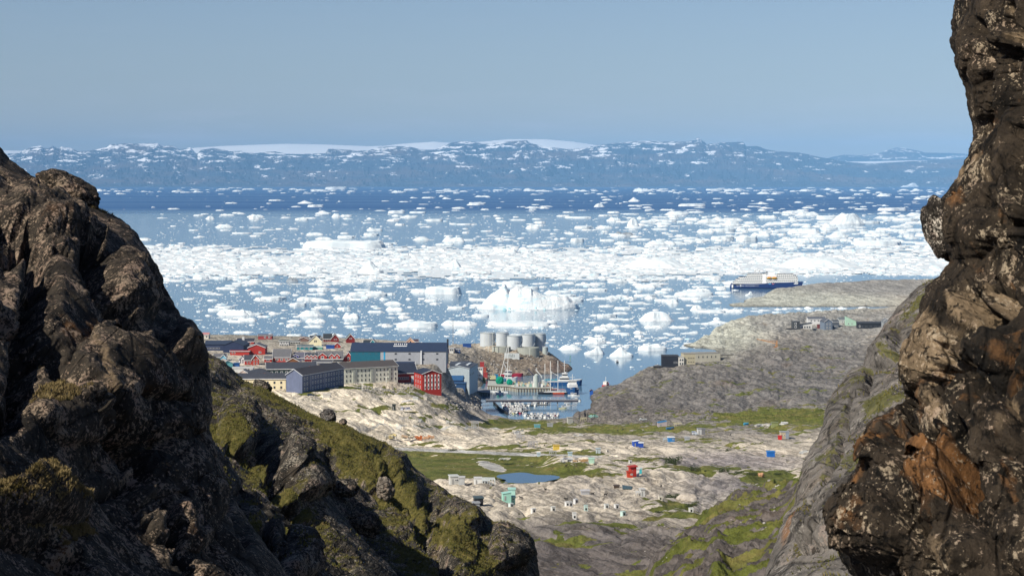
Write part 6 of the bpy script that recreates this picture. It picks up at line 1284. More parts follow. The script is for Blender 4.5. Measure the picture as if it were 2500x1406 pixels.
for i in range(26):
    px_ = 1252 + 3.6 * i; x, Y, _ = sea_at(px_, 955); Y += 6 + cr.uniform(0, 22); x = (px_ - 1250) / F0 * Y; col = [(.7, .7, .62), (.62, .56, .40), (.25, .45, .40), (.62, .62, .66), (.55, .40, .20)][i % 5]
    w, h = cr.uniform(1.4, 2.4), cr.uniform(1.0, 3.6); r = empty('fish_crate', (x, Y, 3.05), 0)
    cn = ['pale grey', 'straw yellow', 'sea green', 'bluish white', 'tan'][i % 5]; tag(r, f"{cn} stacked fish crates on the quay, {['first', 'second', 'third', 'fourth', 'fifth', 'sixth'][i // 5]} such stack from the green nets", 'crate', 'fish crates stacked on the quay')
    nlev = max(1, int(h / .8))
    for q in range(nlev): MB().box(-w / 2, w / 2, -.7, .7, q * .82, q * .82 + .74).build('crate_layer', paint(col), r)
    MB().box(-w / 2 - .05, w / 2 + .05, -.75, .75, nlev * .82, nlev * .82 + .1).build('lid', paint(tuple(c_ * .8 for c_ in col)), r)
def quaycrane(px, label, col, col2):
    x, Y, _ = sea_at(px, 957); Y += 12; r = empty('quay_crane', (x, Y, 3.05), 0, label, 'crane', 'cranes on the quay')
    MB().bar((0, 0, 0), (0, 0, 9), 1.0).build('column', paint(col), r); MB().bar((0, 0, 9), (-4.5, 0, 14), .7).bar((-4.5, 0, 14), (-3.8, 0, 15.5), .5).build('jib', paint(col2), r); MB().box(-1.2, 1.2, -1, 1, 0, 2.6).build('cab', paint(WHT), r)
quaycrane(1304, 'white knuckle crane with dark jib at the middle of the fishing quay', WHT, (.03, .03, .08))
quaycrane(1322, 'pale column crane beside the grey silo on the fishing quay', (.6, .66, .64), (.65, .66, .66))
x, Y, _ = sea_at(1310, 957); r = empty('silo', (x, Y + 10, 3.05), 0, 'short grey-green silo on the fishing quay between two cranes', 'silo'); MB().cyl(0, 0, 0, 10, 1.7, 20).build('shell', paint((.40, .46, .44)), r); MB().cyl(0, 0, 10.02, 10.8, 1.8, 20, .3).build('cap', paint((.5, .55, .53)), r)
bld('light_screen', 'grey-white slatted harbour screen with dark letter shapes, standing on the headland slope', 'billboard', 1231, 877, 37, 13, 0, 1.2, -4, (.52, .56, .57), None, 'flat', trim=False, ff=1, pad=False, side=[lambda root, w, D, h, r: [MB().box(w * u, w * u + .55, -.06, .02, h * .25, h * v).build('letter', paint((.16, .20, .20)), root) for u, v in ((.26, .7), (.36, .8), (.45, .65), (.54, .82), (.64, .7))] + [MB().bar((w * u, .6, -6), (w * u, .6, h), .3).build('post', paint((.6, .62, .62)), root) for u in (.05, .95)]])

bld('kiosk', 'small bright blue kiosk with brown roof where footbridge meets the grey hill', 'kiosk', 1440, 962, 8, 8, 3, 2.5, 0, (.02, .10, .42), (.16, .09, .09), 'gy', trim=False, pad=False, Y=1640)
# ---------------------------------------------------------------- sledge-dog huts and gear on the rocks
GH = 'huts of the sledge-dog grounds'
def hut(label, px, py, w, h, wall, roof, depth=None, yaw=0, kind='flat', rp=0, door=True, win=0, name='hut', cat='hut', group=GH, trim=False):
    x, Y, z = locate(px, py, 420); s = F0 / Y; wm = w / s; hm = h / s; D = depth or wm * .8
    wn_ = [('f', .55, .95, win, .45, 0, 1, min(.7, wm * .22), min(.7, hm * .3), FR)] if win else ()
    return bld(name, label, cat, px, py, w, h, rp, D, yaw, wall, roof, kind, wn_, trim=trim, group=group, ff=1.2, door=(.28, wm * .2, hm * .72, (.30, .30, .30)) if door else None, pad=False)
LG, MG = (.52, .52, .50), (.33, .34, .34)
hut('pale grey box hut with two windows at the edge of the meadow', 1100, 1184, 20, 19, LG, (.5, .52, .5), 3.5, 12, win=2)
hut('pale grey lower half joined to the box hut at the meadow edge', 1120, 1184, 14, 17, (.42, .43, .43), (.45, .45, .44), 3, 0, door=False)
hut('white shed with pitched roof beside the lattice frame, by the pond', 1158, 1180, 18, 12, (.74, .74, .72), (.5, .5, .5), 3, 4, 'gx', 3)
hut('mint green hut with stepped roof, tallest of the mint cluster', 1228, 1222, 20, 15, (.33, .62, .52), (.30, .55, .48), 3, 8, 'mono', 3)
hut('mint green lean-to at the front of the mint cluster', 1238, 1224, 20, 9, (.36, .66, .56), (.33, .58, .50), 2, 4, win=1, door=False)
hut('mint green shed standing behind the mint cluster', 1241, 1206, 17, 11, (.38, .64, .58), (.35, .60, .55), 2.4, 0, door=False)
hut('black tarred hut hugging the mossy ridge edge', 1160, 1235, 20, 17, (.03, .03, .035), (.06, .09, .10), 3.2, 10)
hut('grey front annex of the black tarred hut', 1156, 1238, 15, 9, (.32, .34, .37), (.3, .32, .35), 2, 10, door=False)
hut('yellow square hut on a rock dome above the gravel path', 1352, 1100, 14, 12, (.62, .45, .08), (.5, .36, .08), 2.8, 6, door=False)
hut('bright blue hut with white roof and a lean-to, mid valley', 1547, 1091, 14, 12, (.02, .08, .42), (.70, .72, .75), 3.2, 10, 'mono', 2)
hut('bright blue lean-to right of the blue white-roofed hut', 1560, 1091, 11, 9, (.02, .07, .36), (.66, .68, .72), 2.4, 0, door=False)
hut('light blue hut with round window and white roof edge', 1632, 1079, 15, 10, (.03, .20, .50), (.7, .72, .73), 3, 6, win=1, door=False)
hut('pinkish grey long hut under a blue tarpaulin roof', 1607, 1043, 21, 10, (.42, .36, .38), (.02, .18, .42), 4, 5, 'mono', 4)
hut('bright blue rectangular hut without windows, near the slab', 1874, 1116, 18, 11, (.01, .13, .48), (.03, .18, .50), 3, 2, door=False)
hut('red hut with stepped side and slatted front', 1540, 1164, 14, 22, (.42, .03, .02), (.36, .03, .02), 3, 12, 'mono', 2)
hut('red slatted kennel built against the red stepped hut', 1532, 1165, 13, 12, (.46, .05, .02), (.40, .04, .02), 2, 6, win=2, door=False)
hut('white box right of the red stepped hut', 1554, 1161, 7, 15, (.70, .72, .70), (.6, .6, .6), 2, 0, door=False)
hut('teal box outermost of the red stepped hut group', 1560, 1158, 7, 13, (.05, .40, .46), (.4, .5, .5), 2, 0, door=False)
hut('grey upright hut at the foot of the grey hill', 1387, 1033, 12, 13, (.42, .42, .40), (.36, .36, .35), 3, 14, door=False)
hut('grey and white hut beside stored sledges below the grey hill', 1704, 1061, 10, 14, (.55, .56, .56), (.25, .25, .26), 3, 6)
hut('dark grey hut end joined to the grey and white hut', 1713, 1061, 9, 13, (.17, .17, .18), (.2, .2, .21), 3, 0, door=False)
hut('olive green box hut on the far meadow', 1884, 1045, 16, 13, (.26, .29, .12), (.2, .22, .1), 3, 2, door=False)
hut('cream and grey patched hut with a blue door, near the slab', 1906, 1073, 12, 17, (.52, .44, .30), (.33, .35, .38), 3, 4, win=1)
hut('slate grey side of the cream patched hut', 1917, 1071, 9, 15, (.26, .30, .36), (.3, .32, .36), 3, 0, door=False)
hut('bright red crate-like kennel left of the cream patched hut', 1900, 1073, 9, 8, (.55, .03, .03), (.5, .04, .04), 1.6, 0, door=False)
hut('pale mint square box by the orange plank fence', 1438, 1130, 13, 9, (.38, .58, .47), (.4, .6, .5), 2.4, 0, door=False)
hut('pale blue box on the gravel path', 1312, 1115, 7, 8, (.50, .60, .68), (.5, .6, .66), 1.6, 6, door=False, name='box', cat='box')
hut('pale blue-grey box at the far end of the gravel path', 1388, 1113, 9, 7, (.42, .54, .60), (.35, .45, .5), 1.8, 6, door=False, name='box', cat='box')
hut('white-blue hut by the boulder, right of the gravel path', 1456, 1106, 10, 10, (.50, .57, .60), (.4, .46, .5), 2, 4)
hut('grey crate hut right of the light blue hut', 1672, 1077, 12, 8, (.36, .38, .42), (.4, .42, .45), 2, 0, door=False)
hut('white slatted cabinet beside an open rack, lower valley', 1565, 1212, 10, 15, (.62, .62, .60), (.5, .5, .5), 1.8, 12)
hut('dark brown box alone on the rocks, lower valley', 1500, 1193, 12, 6, (.10, .07, .05), (.08, .06, .05), 1.8, 4, door=False, name='box', cat='box')
hut('grey lidded chest on the pale slab, lower valley', 1420, 1206, 19, 7, (.38, .39, .42), (.5, .5, .52), 1.8, 6, door=False, name='box', cat='box')
hut('grey concrete cube on the turf below the cream block', 789, 973, 17, 10, (.52, .50, .46), (.55, .53, .5), 3, 0, door=False)
hut('tall black hut on the rocks below the town hill', 958, 1001, 8, 12, (.03, .035, .03), (.04, .05, .04), 3, 4)
hut('small white box on turf right of the flat one, under the red hotel', 1034, 974, 8, 4, (.66, .60, .52), (.6, .56, .5), 2, 0, door=False, name='box', cat='box')
hut('flat white crate on turf under the red hotel', 1008, 976, 12, 4, (.55, .57, .55), (.5, .5, .5), 2, 0, door=False, name='box', cat='box')
hut('turquoise crate on the dome beyond the gravel path', 1305, 1044, 14, 5, (.12, .36, .42), (.2, .4, .45), 2.4, 4, door=False)
hut('grey upturned crate hut beside the turquoise crate', 1336, 1042, 14, 6, (.30, .31, .33), (.36, .37, .38), 2.4, 0, door=False)
hut('blue hut with white door at the marina shore', 1207, 1006, 9, 9, (.02, .20, .38), (.02, .24, .42), 3, 0)
hut('light teal crate near the far meadow huts', 1817, 1039, 9, 5, (.03, .28, .42), (.1, .3, .4), 2, 0, door=False)
hut('blue and white crate at the path bend, upper right valley', 1690, 1060, 7, 5, (.35, .42, .55), (.3, .35, .45), 2, 0, door=False)
# dog houses: little white boxes with a dark opening
dh0 = None
for i, (px_, py_, col, lab) in enumerate([(1613, 1221, (.72, .68, .58), 'cream dog box beside dark scrub under the pale whaleback'), (1386, 1235, WHITE, 'white dog box with dark opening, left of a pair'), (1394, 1235, (.7, .7, .68), 'white dog box with dark opening, right of a pair'),
        (1408, 1228, (.62, .63, .64), 'small grey-white dog box behind the white pair'), (1431, 1247, (.50, .64, .60), 'pale green upright dog box, lower valley'), (1352, 1248, (.66, .66, .62), 'round-topped white dog box near the ridge'), (1304, 1252, (.72, .72, .70), 'white dog box closest to the mossy ridge end'),
        (1250, 1238, (.58, .66, .64), 'pale mint dog box left of the valley floor'), (1403, 1265, (.74, .74, .72), 'white dog box nearest the viewer, by the grass strip'), (1482, 1242, (.60, .62, .60), 'grey-white dog box amid grass stripes'), (1507, 1242, (.66, .66, .64), 'white dog box right of the grass stripes'),
        (1524, 1259, (.50, .66, .62), 'pale turquoise dog box by the darker slabs'), (1688, 1250, (.74, .74, .70), 'white dog box with black opening in the right gully'), (1540, 1131, (.60, .60, .58), 'grey-white dog box above the red hut'), (1484, 1104, (.66, .62, .55), 'cream dog box right of the white-blue hut')]):
    x, Y, z = locate(px_, py_, 420); r = empty('dog_house', (x, Y, z), R(8 + 9 * (i % 4)), lab, 'dog house', 'dog houses scattered on the rocks'); w, h = (1.05, 1.0) if i not in (4, 8) else (.9, 1.35)
    MB().box(-w / 2, w / 2, 0, w, -.4, h).build('wall', paint(col), r); MB().box(-w / 2 - .06, w / 2 + .06, -.08, w + .06, h + .01, h + .10).build('roof', paint(tuple(c_ * .85 for c_ in col)), r); MB().box(-.22, .22, -.04, .02, .12, .68).build('opening', paint((.01, .01, .01)), r)
def frame_rack(px, py, wp, hp, label, col=(.42, .40, .37), name='drying_rack', cat='rack', legs=4, seed=0, planks=3):
    x, Y, z = locate(px, py, 420); s = F0 / Y; w, h = wp / s, hp / s; r = empty(name, (x, Y, z), R(6), label, cat, 'drying racks, sledges and timber stacks'); q = np.random.RandomState(seed)
    lm = paint(col)
    for i in range(legs):
        for yy in (0, w * .4):
            u = w * i / (legs - 1); MB().bar((u + q.uniform(-.15, .15), yy, -.5), (u, yy, h * q.uniform(.8, 1)), .14).build('leg', lm, r)
    for j in range(planks): MB().bar((-.2, w * .2 * j, h * (.75 + .08 * j)), (w + .2, w * .2 * j, h * (.78 + .05 * j)), .16).build('rail', lm, r)
    MB().box(w * .05, w * .6, -.05, w * .42, h * .5, h * .56).build('shelf', paint(tuple(c * 1.2 for c in col)), r)
def pile(px, py, wp, hp, label, cols, name='timber_stack', cat='timber', seed=0, n=10):
    x, Y, z = locate(px, py, 420); s = F0 / Y; w, h = wp / s, hp / s; r = empty(name, (x, Y, z), R(4), label, cat, 'drying racks, sledges and timber stacks'); q = np.random.RandomState(seed)
    for i in range(n):
        u = q.uniform(0, w * .75); L = q.uniform(w * .2, w * .45); zz = h * q.uniform(.05, .7); o = MB().box(-L / 2, L / 2, -.35, .35, 0, q.uniform(.2, .45) * h).build('plank', paint(cols[i % len(cols)]), r, (u + L / 2, q.uniform(0, w * .3), zz)); o.rotation_euler = (q.uniform(-.15, .15), q.uniform(-.25, .25), q.uniform(-.5, .5))
frame_rack(1178, 1181, 30, 12, 'white lattice greenhouse-like frame right of the white shed', (.62, .66, .66), planks=4, legs=6)
frame_rack(1342, 1112, 16, 12, 'grey cross-legged trestle under the yellow hut', (.4, .4, .38), seed=1)
frame_rack(1290, 1092, 22, 15, 'black and white sledge rack on the brown scree', (.30, .30, .32), seed=2)
frame_rack(1152, 1046, 16, 17, 'tall grey scaffold of drying racks at the meadow top', (.36, .37, .38), seed=3, planks=5)
frame_rack(1553, 1210, 18, 10, 'white open rack left of the slatted cabinet', (.60, .60, .58), seed=4)
frame_rack(975, 1030, 20, 13, 'leaning grey pole frames on the slope under the town', (.42, .40, .38), seed=5)
frame_rack(1646, 1040, 18, 8, 'yellowish wicket fence beside the blue-roofed long hut', (.50, .46, .30), seed=6)
frame_rack(1418, 1030, 14, 9, 'yellowish stake rack left of the green net rack', (.48, .44, .28), seed=7)
frame_rack(1262, 1074, 18, 12, 'grey leaning boards rack above the brown scree', (.36, .36, .38), seed=8)
frame_rack(1620, 1078, 12, 8, 'white-blue jumble rack left of the light blue hut', (.45, .50, .52), seed=9)
GC = [(.45, .45, .45), (.30, .31, .33), (.55, .52, .45)]
pile(1250, 1061, 27, 12, 'grey stacked boards and hut frame beyond the brown scree', GC, seed=1)
pile(1085, 1037, 26, 8, 'pale board stack left of the tall grey scaffold', [(.55, .54, .5), (.42, .42, .4)], seed=2)
pile(1014, 1035, 18, 13, 'grey crate stack with white lids under the town slope', GC, seed=3)
pile(940, 1072, 26, 11, 'yellow and pale pallet stack at the mossy ridge edge', [(.55, .45, .22), (.55, .53, .48), (.42, .40, .34)], seed=4, n=14)
pile(972, 1072, 40, 9, 'tan and grey pallet row left of the orange crates', [(.50, .44, .32), (.56, .52, .46), (.48, .34, .22)], seed=5, n=14)
pile(1012, 1078, 20, 14, 'vivid orange crate stack in the pallet row', [(.55, .16, .05), (.50, .20, .10)], seed=6)
pile(1032, 1079, 28, 12, 'light orange slatted crates at the right end of the pallet row', [(.55, .28, .14), (.5, .3, .18)], seed=7, n=12)
pile(1368, 1130, 28, 13, 'grey and white scrap heap left of the orange plank fence', [(.5, .52, .54), (.3, .3, .33), (.62, .6, .56)], seed=8, n=14)
pile(1396, 1129, 38, 8, 'orange-brown plank fence beside the pale mint box', [(.42, .26, .12), (.48, .33, .18)], seed=9, n=12)
pile(1216, 1123, 30, 5, 'pale overhanging plank pile on the dome by the gravel path', [(.58, .54, .44), (.5, .5, .48)], seed=10)
pile(1842, 1044, 40, 10, 'white and grey sledge scrap left of the olive hut', [(.6, .6, .58), (.35, .36, .38), (.5, .45, .4)], seed=11, n=16)
pile(1902, 1040, 26, 9, 'white furniture-like scrap right of the olive hut', [(.66, .66, .64), (.4, .4, .42)], seed=12, n=12)
pile(1690, 1062, 14, 6, 'bluish-white crates left of the grey and white hut', [(.45, .52, .60), (.66, .66, .66)], seed=13)
pile(1950, 1110, 32, 9, 'white rubble-like crates against the grey slab', [(.6, .6, .57), (.45, .46, .46)], seed=14, n=14)
pile(976, 1002, 32, 8, 'purple-grey crate row right of the tall black hut', [(.35, .34, .42), (.5, .52, .6)], seed=15, n=12)
pile(978, 985, 36, 5, 'lavender and white sacks on turf below the white crates', [(.5, .5, .6), (.66, .66, .68)], seed=16)
pile(1400, 1068, 24, 7, 'white low scrap heap in the upper valley grass', [(.6, .6, .58), (.42, .42, .42)], seed=17)
pile(1436, 1024, 26, 10, 'sea-green net heap at the foot of the grey hill', [(.18, .45, .36), (.25, .42, .38)], 'net_pile', 'net', seed=18)
pile(1560, 1027, 18, 7, 'grey tarpaulin heap at the hill foot', [(.45, .47, .47)], 'tarpaulin', 'tarpaulin', seed=19)
# boats and a car on land
for (px_, py_, L, rz, col, lab) in ((1531, 1197, 3.4, 160, (.05, .09, .12), 'small dark blue rowing boat tilted on the rocks, lower valley'), (1636, 1048, 4.5, 15, (.04, .16, .34), 'blue boat on a white trailer beside the blue-roofed long hut'), (1822, 1038, 3.5, 30, (.04, .28, .46), 'light blue dinghy up on the far rocks')):
    x, Y, z = locate(px_, py_, 420); r = empty('rowing_boat', (x, Y, z + .35), R(rz), lab, 'boat'); hull_mesh(L, L * .4, .8, .5, 10, .5, .3).build('hull', paint(col, .5), r); MB().box(-.2, .15, -L * .17, L * .17, .62, .7).build('thwart', paint((.5, .45, .35)), r); MB().box(-L * .4, L * .2, -.1, .1, -.45, -.28).build('keel', paint((.5, .5, .5)), r)
def car(px, py, col, rz, lab):
    x, Y, z = locate(px, py, 700); r = empty('parked_car', (x, Y, z), R(rz), lab, 'car')
    MB().add([(-2.1, -.85, .35), (2.1, -.85, .35), (2.1, .85, .35), (-2.1, .85, .35), (-2.05, -.8, .95), (2.0, -.8, .85), (2.0, .8, .85), (-2.05, .8, .95)], [(0, 3, 2, 1), (4, 5, 6, 7), (0, 1, 5, 4), (1, 2, 6, 5), (2, 3, 7, 6), (3, 0, 4, 7)]).build('body', paint(col, .3, .5), r)
    MB().add([(-1.9, -.75, .95), (1.0, -.75, .9), (1.0, .75, .9), (-1.9, .75, .95), (-1.6, -.65, 1.5), (.4, -.65, 1.5), (.4, .65, 1.5), (-1.6, .65, 1.5)], [(4, 5, 6, 7), (0, 1, 5, 4), (1, 2, 6, 5), (2, 3, 7, 6), (3, 0, 4, 7)]).build('window_band', GLASS, r)
    for xx in (-1.3, 1.3):
        for yy in (-.85, .7): 
            m = MB(); m.cyl(0, 0, 0, .16, .34, 14); o = m.build('wheel', paint((.02, .02, .02)), r, (xx, yy + .16, .34)); o.rotation_euler = (R(90), 0, 0)
car(759, 967, (.03, .05, .08), 8, 'dark blue car parked on turf below the grey-blue apartment block')
# sledge dogs
def sled_dog(col, name='sled_dog'):
    V = [(0, 0, .50), (.18, 0, .53), (.34, 0, .52), (.46, 0, .66), (.58, 0, .72), (.70, 0, .69), (-.18, 0, .50), (-.32, 0, .50), (-.42, 0, .62), (-.36, 0, .74),
         (.30, .10, .44), (.31, .11, .24), (.29, .11, .03), (.35, .11, .02), (.30, -.10, .44), (.31, -.11, .24), (.29, -.11, .03), (.35, -.11, .02),
         (-.30, .10, .42), (-.24, .11, .28), (-.38, .11, .16), (-.33, .11, .02), (-.28, .11, .02), (-.30, -.10, .42), (-.24, -.11, .28), (-.38, -.11, .16), (-.33, -.11, .02), (-.28, -.11, .02), (.54, .06, .82), (.54, -.06, .82)]
    E = [(0, 1), (1, 2), (2, 3), (3, 4), (4, 5), (0, 6), (6, 7), (7, 8), (8, 9), (2, 10), (10, 11), (11, 12), (12, 13), (2, 14), (14, 15), (15, 16), (16, 17), (7, 18), (18, 19), (19, 20), (20, 21), (21, 22), (7, 23), (23, 24), (24, 25), (25, 26), (26, 27), (4, 28), (4, 29)]
    rad = [.15, .17, .16, .10, .095, .045, .13, .13, .06, .05] + [.07, .04, .035, .035] * 2 + [.085, .06, .035, .035, .035] * 2 + [.025, .025]
    me = bpy.data.meshes.new(name); me.from_pydata(V, E, []); me.materials.append(paint(col, .9)); o = bpy.data.objects.new(name, me); COL.objects.link(o)
    m = o.modifiers.new('skin', 'SKIN'); sk_ = me.skin_vertices[0].data
    for i, q in enumerate(rad): sk_[i].radius = (q, q)
    sk_[0].use_root = True; o.modifiers.new('sub', 'SUBSURF').levels = 1
    bpy.context.view_layer.update(); dm = bpy.data.meshes.new_from_object(o.evaluated_get(bpy.context.evaluated_depsgraph_get())); bpy.data.objects.remove(o); dm.materials.clear(); dm.materials.append(paint(col, .9)); return dm
dm_ = [sled_dog((.05, .045, .04)), sled_dog((.12, .09, .06)), sled_dog((.5, .46, .40))]
for i, (px_, py_, k, lab) in enumerate([(1388, 1056, 0, 'black sledge dog on the grassy dome right of the scrap heap'), (1508, 1053, 0, 'black sledge dog high on the pale rock above the blue hut'), (1521, 1051, 0, 'dark sledge dog beside the black one above the blue hut'), (1530, 1097, 0, 'black sledge dog standing left before the bright blue hut'),
        (1563, 1099, 1, 'brown sledge dog standing right before the bright blue hut'), (1348, 1117, 0, 'black sledge dog on the gravel path under the yellow hut'), (1382, 1142, 0, 'black sledge dog on slab left of the reclining crack'), (1407, 1140, 1, 'brown sledge dog on the slab above the pond grass'), (1299, 1142, 0, 'dark sledge dog on the dome above the pond'),
        (1332, 1199, 0, 'black sledge dog on the pale slab right of the mint huts'), (1447, 1209, 0, 'black sledge dog right of the grey lidded chest'), (1478, 1211, 0, 'black sledge dog farther right of the grey lidded chest'), (1237, 1214, 1, 'brown sledge dog beside the mint cluster'), (1272, 1219, 0, 'dark sledge dog before the mint cluster'),
        (1382, 1224, 0, 'dark sledge dog behind the white dog box pair'), (1614, 1190, 0, 'black sledge dog on rock left of the pale whaleback'), (1689, 1036, 0, 'black sledge dog on the rock crest right of the blue-roofed hut'), (1783, 1064, 0, 'dark sledge dog mid slope in the upper right valley'), (1641, 1049, 1, 'brown sledge dog by the trailer boat'),
        (1570, 1052, 2, 'pale sledge dog on the row of pale stones'), (1329, 1090, 1, 'brown sledge dog between brown scree and yellow hut'), (1453, 1138, 0, 'dark sledge dog below the pale mint box')]):
    x, Y, z = locate(px_, py_, 420); o = link('sled_dog', dm_[k], None, (x, Y, z + .0)); o.rotation_euler = (0, 0, R((i * 67) % 360)); o.scale = (1.25,) * 3; tag(o, lab, 'dog', 'sledge dogs chained out on the rocks')
# bushes
t = NT('willow_leaves'); M_LEAF = t.done(t.ramp(t.noise(t.tc.outputs['Object'], 1.4, 4, .7), (.35, (.022, .034, .012)), (.55, (.05, .07, .022)), (.75, (.09, .11, .03))), .8, None, .2)
def bush_mesh(seed, n=1100):
    q = np.random.RandomState(seed); L = []; 
    cs = [(q.uniform(-.75, .75), q.uniform(-.5, .5), q.uniform(.1, .5), q.uniform(.28, .5)) for _ in range(9)]
    for i in range(n):
        cx, cy, cz, cr = cs[q.randint(9)]; d = q.normal(size=3); d /= np.linalg.norm(d); p = np.array((cx, cy, cz)) + d * cr * q.uniform(.6, 1.05); p[2] = abs(p[2]); a = q.normal(size=3); a /= np.linalg.norm(a); b = np.cross(a, q.normal(size=3)); b /= np.linalg.norm(b); s_ = q.uniform(.03, .065)
        L += [p - a * s_, p + b * s_ * .6, p + a * s_, p - b * s_ * .6]
    V = np.array(L); return fast_mesh('bush', V, np.arange(len(V)).reshape(-1, 4), M_LEAF, False)
bm_ = [bush_mesh(s_) for s_ in (1, 2, 3)]
stemm = MB()
for a in range(7): stemm.bar((0, 0, -.1), (.5 * math.cos(a), .35 * math.sin(a), .45), .03)
stem_me = stemm.mesh('stem', paint((.08, .06, .04)))
for i, (px_, py_, w_, h_, lab) in enumerate([(1778, 1102, 18, 12, 'small round willow bush on the pale rocks above the scrub line'), (1645, 1133, 60, 26, 'long dark willow thicket against the smooth brown-grey dome'), (1697, 1151, 38, 17, 'blue-green willow bush at the foot of the smooth dome'), (1768, 1153, 34, 20, 'tall round willow bush in the middle of the scrub line'),
        (1805, 1157, 34, 11, 'low willow bush right of the tall round one'), (1838, 1161, 34, 13, 'willow bush left of the orange boulder'), (1618, 1122, 26, 10, 'small willow scrub at the left end of the scrub line'), (1645, 1217, 52, 14, 'dark green scrub left of the pale whaleback'), (1690, 1238, 40, 12, 'dark scrub below the pale whaleback'),
        (1735, 1246, 36, 8, 'olive scrub by the gully right of the pale whaleback'), (1245, 1135, 40, 8, 'low scrub under the pale plank pile'), (1105, 1100, 26, 7, 'little bush on the upper edge of the gravel path'), (1725, 1150, 16, 7, 'tiny bush between blue-green bush and tall bush'), (1900, 1160, 30, 9, 'scrub at the right end by the grey slab'),
        (1700, 1228, 20, 8, 'dark scrub tuft on the gully rim'), (1610, 1250, 30, 7, 'flat olive scrub in the grassy gully')]):
    x, Y, z = locate(px_, py_, 420); s = F0 / Y; r = empty('willow_bush', (x, Y + .5, z - .2), 0, lab, 'bush', 'willow bushes in the valley'); o = link('foliage', bm_[i % 3], r); o.scale = (w_ / s / 2.2, w_ / s / 2.4, h_ / s * 1.15); e_ = link('stem', stem_me, r); e_.scale = o.scale
# boulders
def boulder(name, label, P, size, mat, seed, rot=0, sub=5, cell=.5, group=None):
    bm = bmesh.new(); bmesh.ops.create_icosphere(bm, subdivisions=sub, radius=1); me = bpy.data.meshes.new(name); bm.to_mesh(me); bm.free(); n = len(me.vertices); a = np.empty(n * 3, np.float32); me.vertices.foreach_get('co', a); a = a.reshape(-1, 3)
    x, y, z = a.T; f1, f2, c_ = worley(x * 1.3 + seed, y * 1.3, z * 1.3); r = 1 + .22 * fbm(x * 1.1 + seed, y * 1.1, z * 1.1, 3) + cell * .22 * (np.clip((f2 - f1) * 2, 0, 1) - .6) + .05 * fbm(x * 5 + seed, y * 5, z * 5, 4)
    a = a * r[:, None] * np.array(size); me.vertices.foreach_set('co', a.astype(np.float32).ravel()); me.polygons.foreach_set('use_smooth', np.ones(len(me.polygons), bool)); me.materials.append(mat); me.update()
    o = link(name, me, None, P); o.rotation_euler = (0, R(rot), 0); return tag(o, label, 'boulder', group)
def P_(px, py, Y): return tuple(proj(np.array(px), np.array(py), np.array(float(Y))))
boulder('boulder', 'dark speckled boulder lying on top of the near left cliff', P_(168, 466, 48.5), (.80, .75, .38), M_CLIFF, 3, 24, 6)
boulder('boulder', 'white-lichened black boulder bulging from the near right crag', P_(2292, 560, 16.9), (.125, .2, .27), rock_mat('white_lichened_rock', (.012, .010, .009), (.03, .025, .02), (.50, .45, .38), (.06, .04, .03), .95, 7, bd=.6), 9, -14, 6, .2)
boulder('boulder', 'pale-topped square boulder perched on the mossy ridge skyline', P_(802, 1016, 254), (1.0, 1.0, .95), rock_mat('bird_limed_rock', (.03, .028, .026), (.10, .09, .085), (.42, .40, .37), (.1, .08, .06), .5, 1.0), 14, 0, 5, .9)
boulder('boulder', 'grey angular boulder at the upper left of the mossy ridge', P_(640, 944, 270), (1.3, 1.3, .9), M_RIDGE, 17, 30, 5, .8)
boulder('boulder', 'rounded dark boulder over the yellow block, on the mossy ridge', P_(600, 947, 274), (1.3, 1.3, .7), M_RIDGE, 19, 10, 5, .6)
boulder('boulder', 'grey squared boulder wedged in the mossy gully', P_(846, 1190, 196), (1.2, 1.1, .9), M_RIDGE, 21, 20, 5, .6)
boulder('boulder', 'dark triangular boulder low in the mossy gully', P_(890, 1275, 176), (1.5, 1.2, 1.1), M_RIDGE, 23, 30, 5, .9)
boulder('boulder', 'cracked tan boulder on the moss above the ridge cave', P_(940, 1192, 205), (.9, .8, 1.2), rock_mat('tan_cracked_rock', (.08, .07, .06), (.20, .17, .14), (.36, .33, .28), (.2, .12, .07), .5, 1.2), 25, -20, 5, .9)
boulder('boulder', 'tiny dark stone perched beside the square skyline boulder', P_(838, 1030, 250), (.5, .5, .45), M_RIDGE, 27, 0, 4)
t = NT('orange_granite'); M_ORG = t.done(t.ramp(t.noise(t.tc.outputs['Object'], 1.2, 5, .6), (.35, (.32, .17, .09)), (.65, (.50, .29, .17))), .9)
x, Y, z = locate(1858, 1164, 420); boulder('boulder', 'orange angular boulder standing on the right-hand grass', (x, Y, z + .5), (1.25, 1.0, .95), M_ORG, 31, 0, 4, .9)
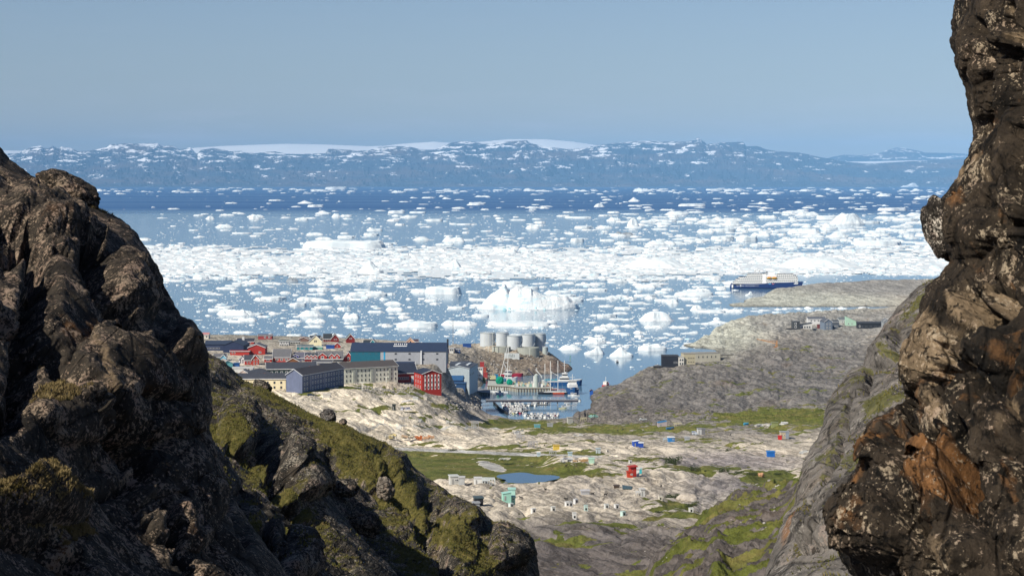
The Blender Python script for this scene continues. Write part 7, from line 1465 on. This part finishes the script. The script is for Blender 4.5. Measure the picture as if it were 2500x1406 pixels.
t = NT('pale_granite'); M_PALE = t.done(t.ramp(t.noise(t.tc.outputs['Object'], .9, 6, .7), (.3, (.26, .22, .18)), (.65, (.46, .41, .35))), .9)
x, Y, z = locate(1682, 1226, 420); boulder('boulder', 'large pale smooth whaleback boulder amid dark scrub', (x, Y + 2, z + .3), (3.5, 3, 1.8), M_PALE, 33, 8, 5, .25)
t = NT('grey_stones'); M_STONE = t.done(t.ramp(t.noise(t.tc.outputs['Object'], .5, 4, .7), (.35, (.14, .13, .12)), (.65, (.36, .34, .31))), .9)
# rubble banks and loose stones
sr = np.random.RandomState(8); SVv, SQq, bi = [], [], 0
ico = bmesh.new(); bmesh.ops.create_icosphere(ico, subdivisions=1, radius=1); iv = np.array([v_.co[:] for v_ in ico.verts]); ifc = np.array([[v_.index for v_ in f_.verts] for f_ in ico.faces]); ico.free()
for (x0, x1, y0, y1, n, sz) in ((866, 1010, 940, 960, 520, .55), (985, 1030, 938, 950, 120, .5), (1085, 1190, 950, 1004, 260, .7), (1090, 1330, 872, 912, 120, .8), (1260, 1320, 1078, 1098, 120, .3), (1780, 1900, 1180, 1200, 70, .25), (1000, 1900, 1060, 1300, 260, .18), (1570, 1900, 1230, 1400, 90, .16)):
    X0 = sr.uniform(x0, x1, n); Y0 = sr.uniform(y0, y1, n)
    for a_, b_ in zip(X0, Y0):
        Yg = np.arange(260, 2000, 6.); zl = H0 + (HY - b_) / F0 * Yg; zg = base_z(np.full_like(Yg, a_), Yg); k = np.nonzero(zg >= zl)[0]
        if not len(k): continue
        Yq = Yg[k[0]]; zq = float(ground(np.array([a_]), np.array([Yq]))[0]); s_ = sz * sr.uniform(.5, 1.5)
        p = iv * (1 + sr.uniform(-.3, .3, (len(iv), 1))) * s_ * np.array((1.2, 1, .8)) + np.array(((a_ - 1250) / F0 * Yq, Yq, zq + s_ * .2)); SVv.append(p); SQq.append(ifc + bi); bi += len(iv)
tag(link('loose_stones', fast_mesh('loose_stones', np.concatenate(SVv), np.concatenate(SQq), M_STONE, False)), kind='stuff')
finish_land()
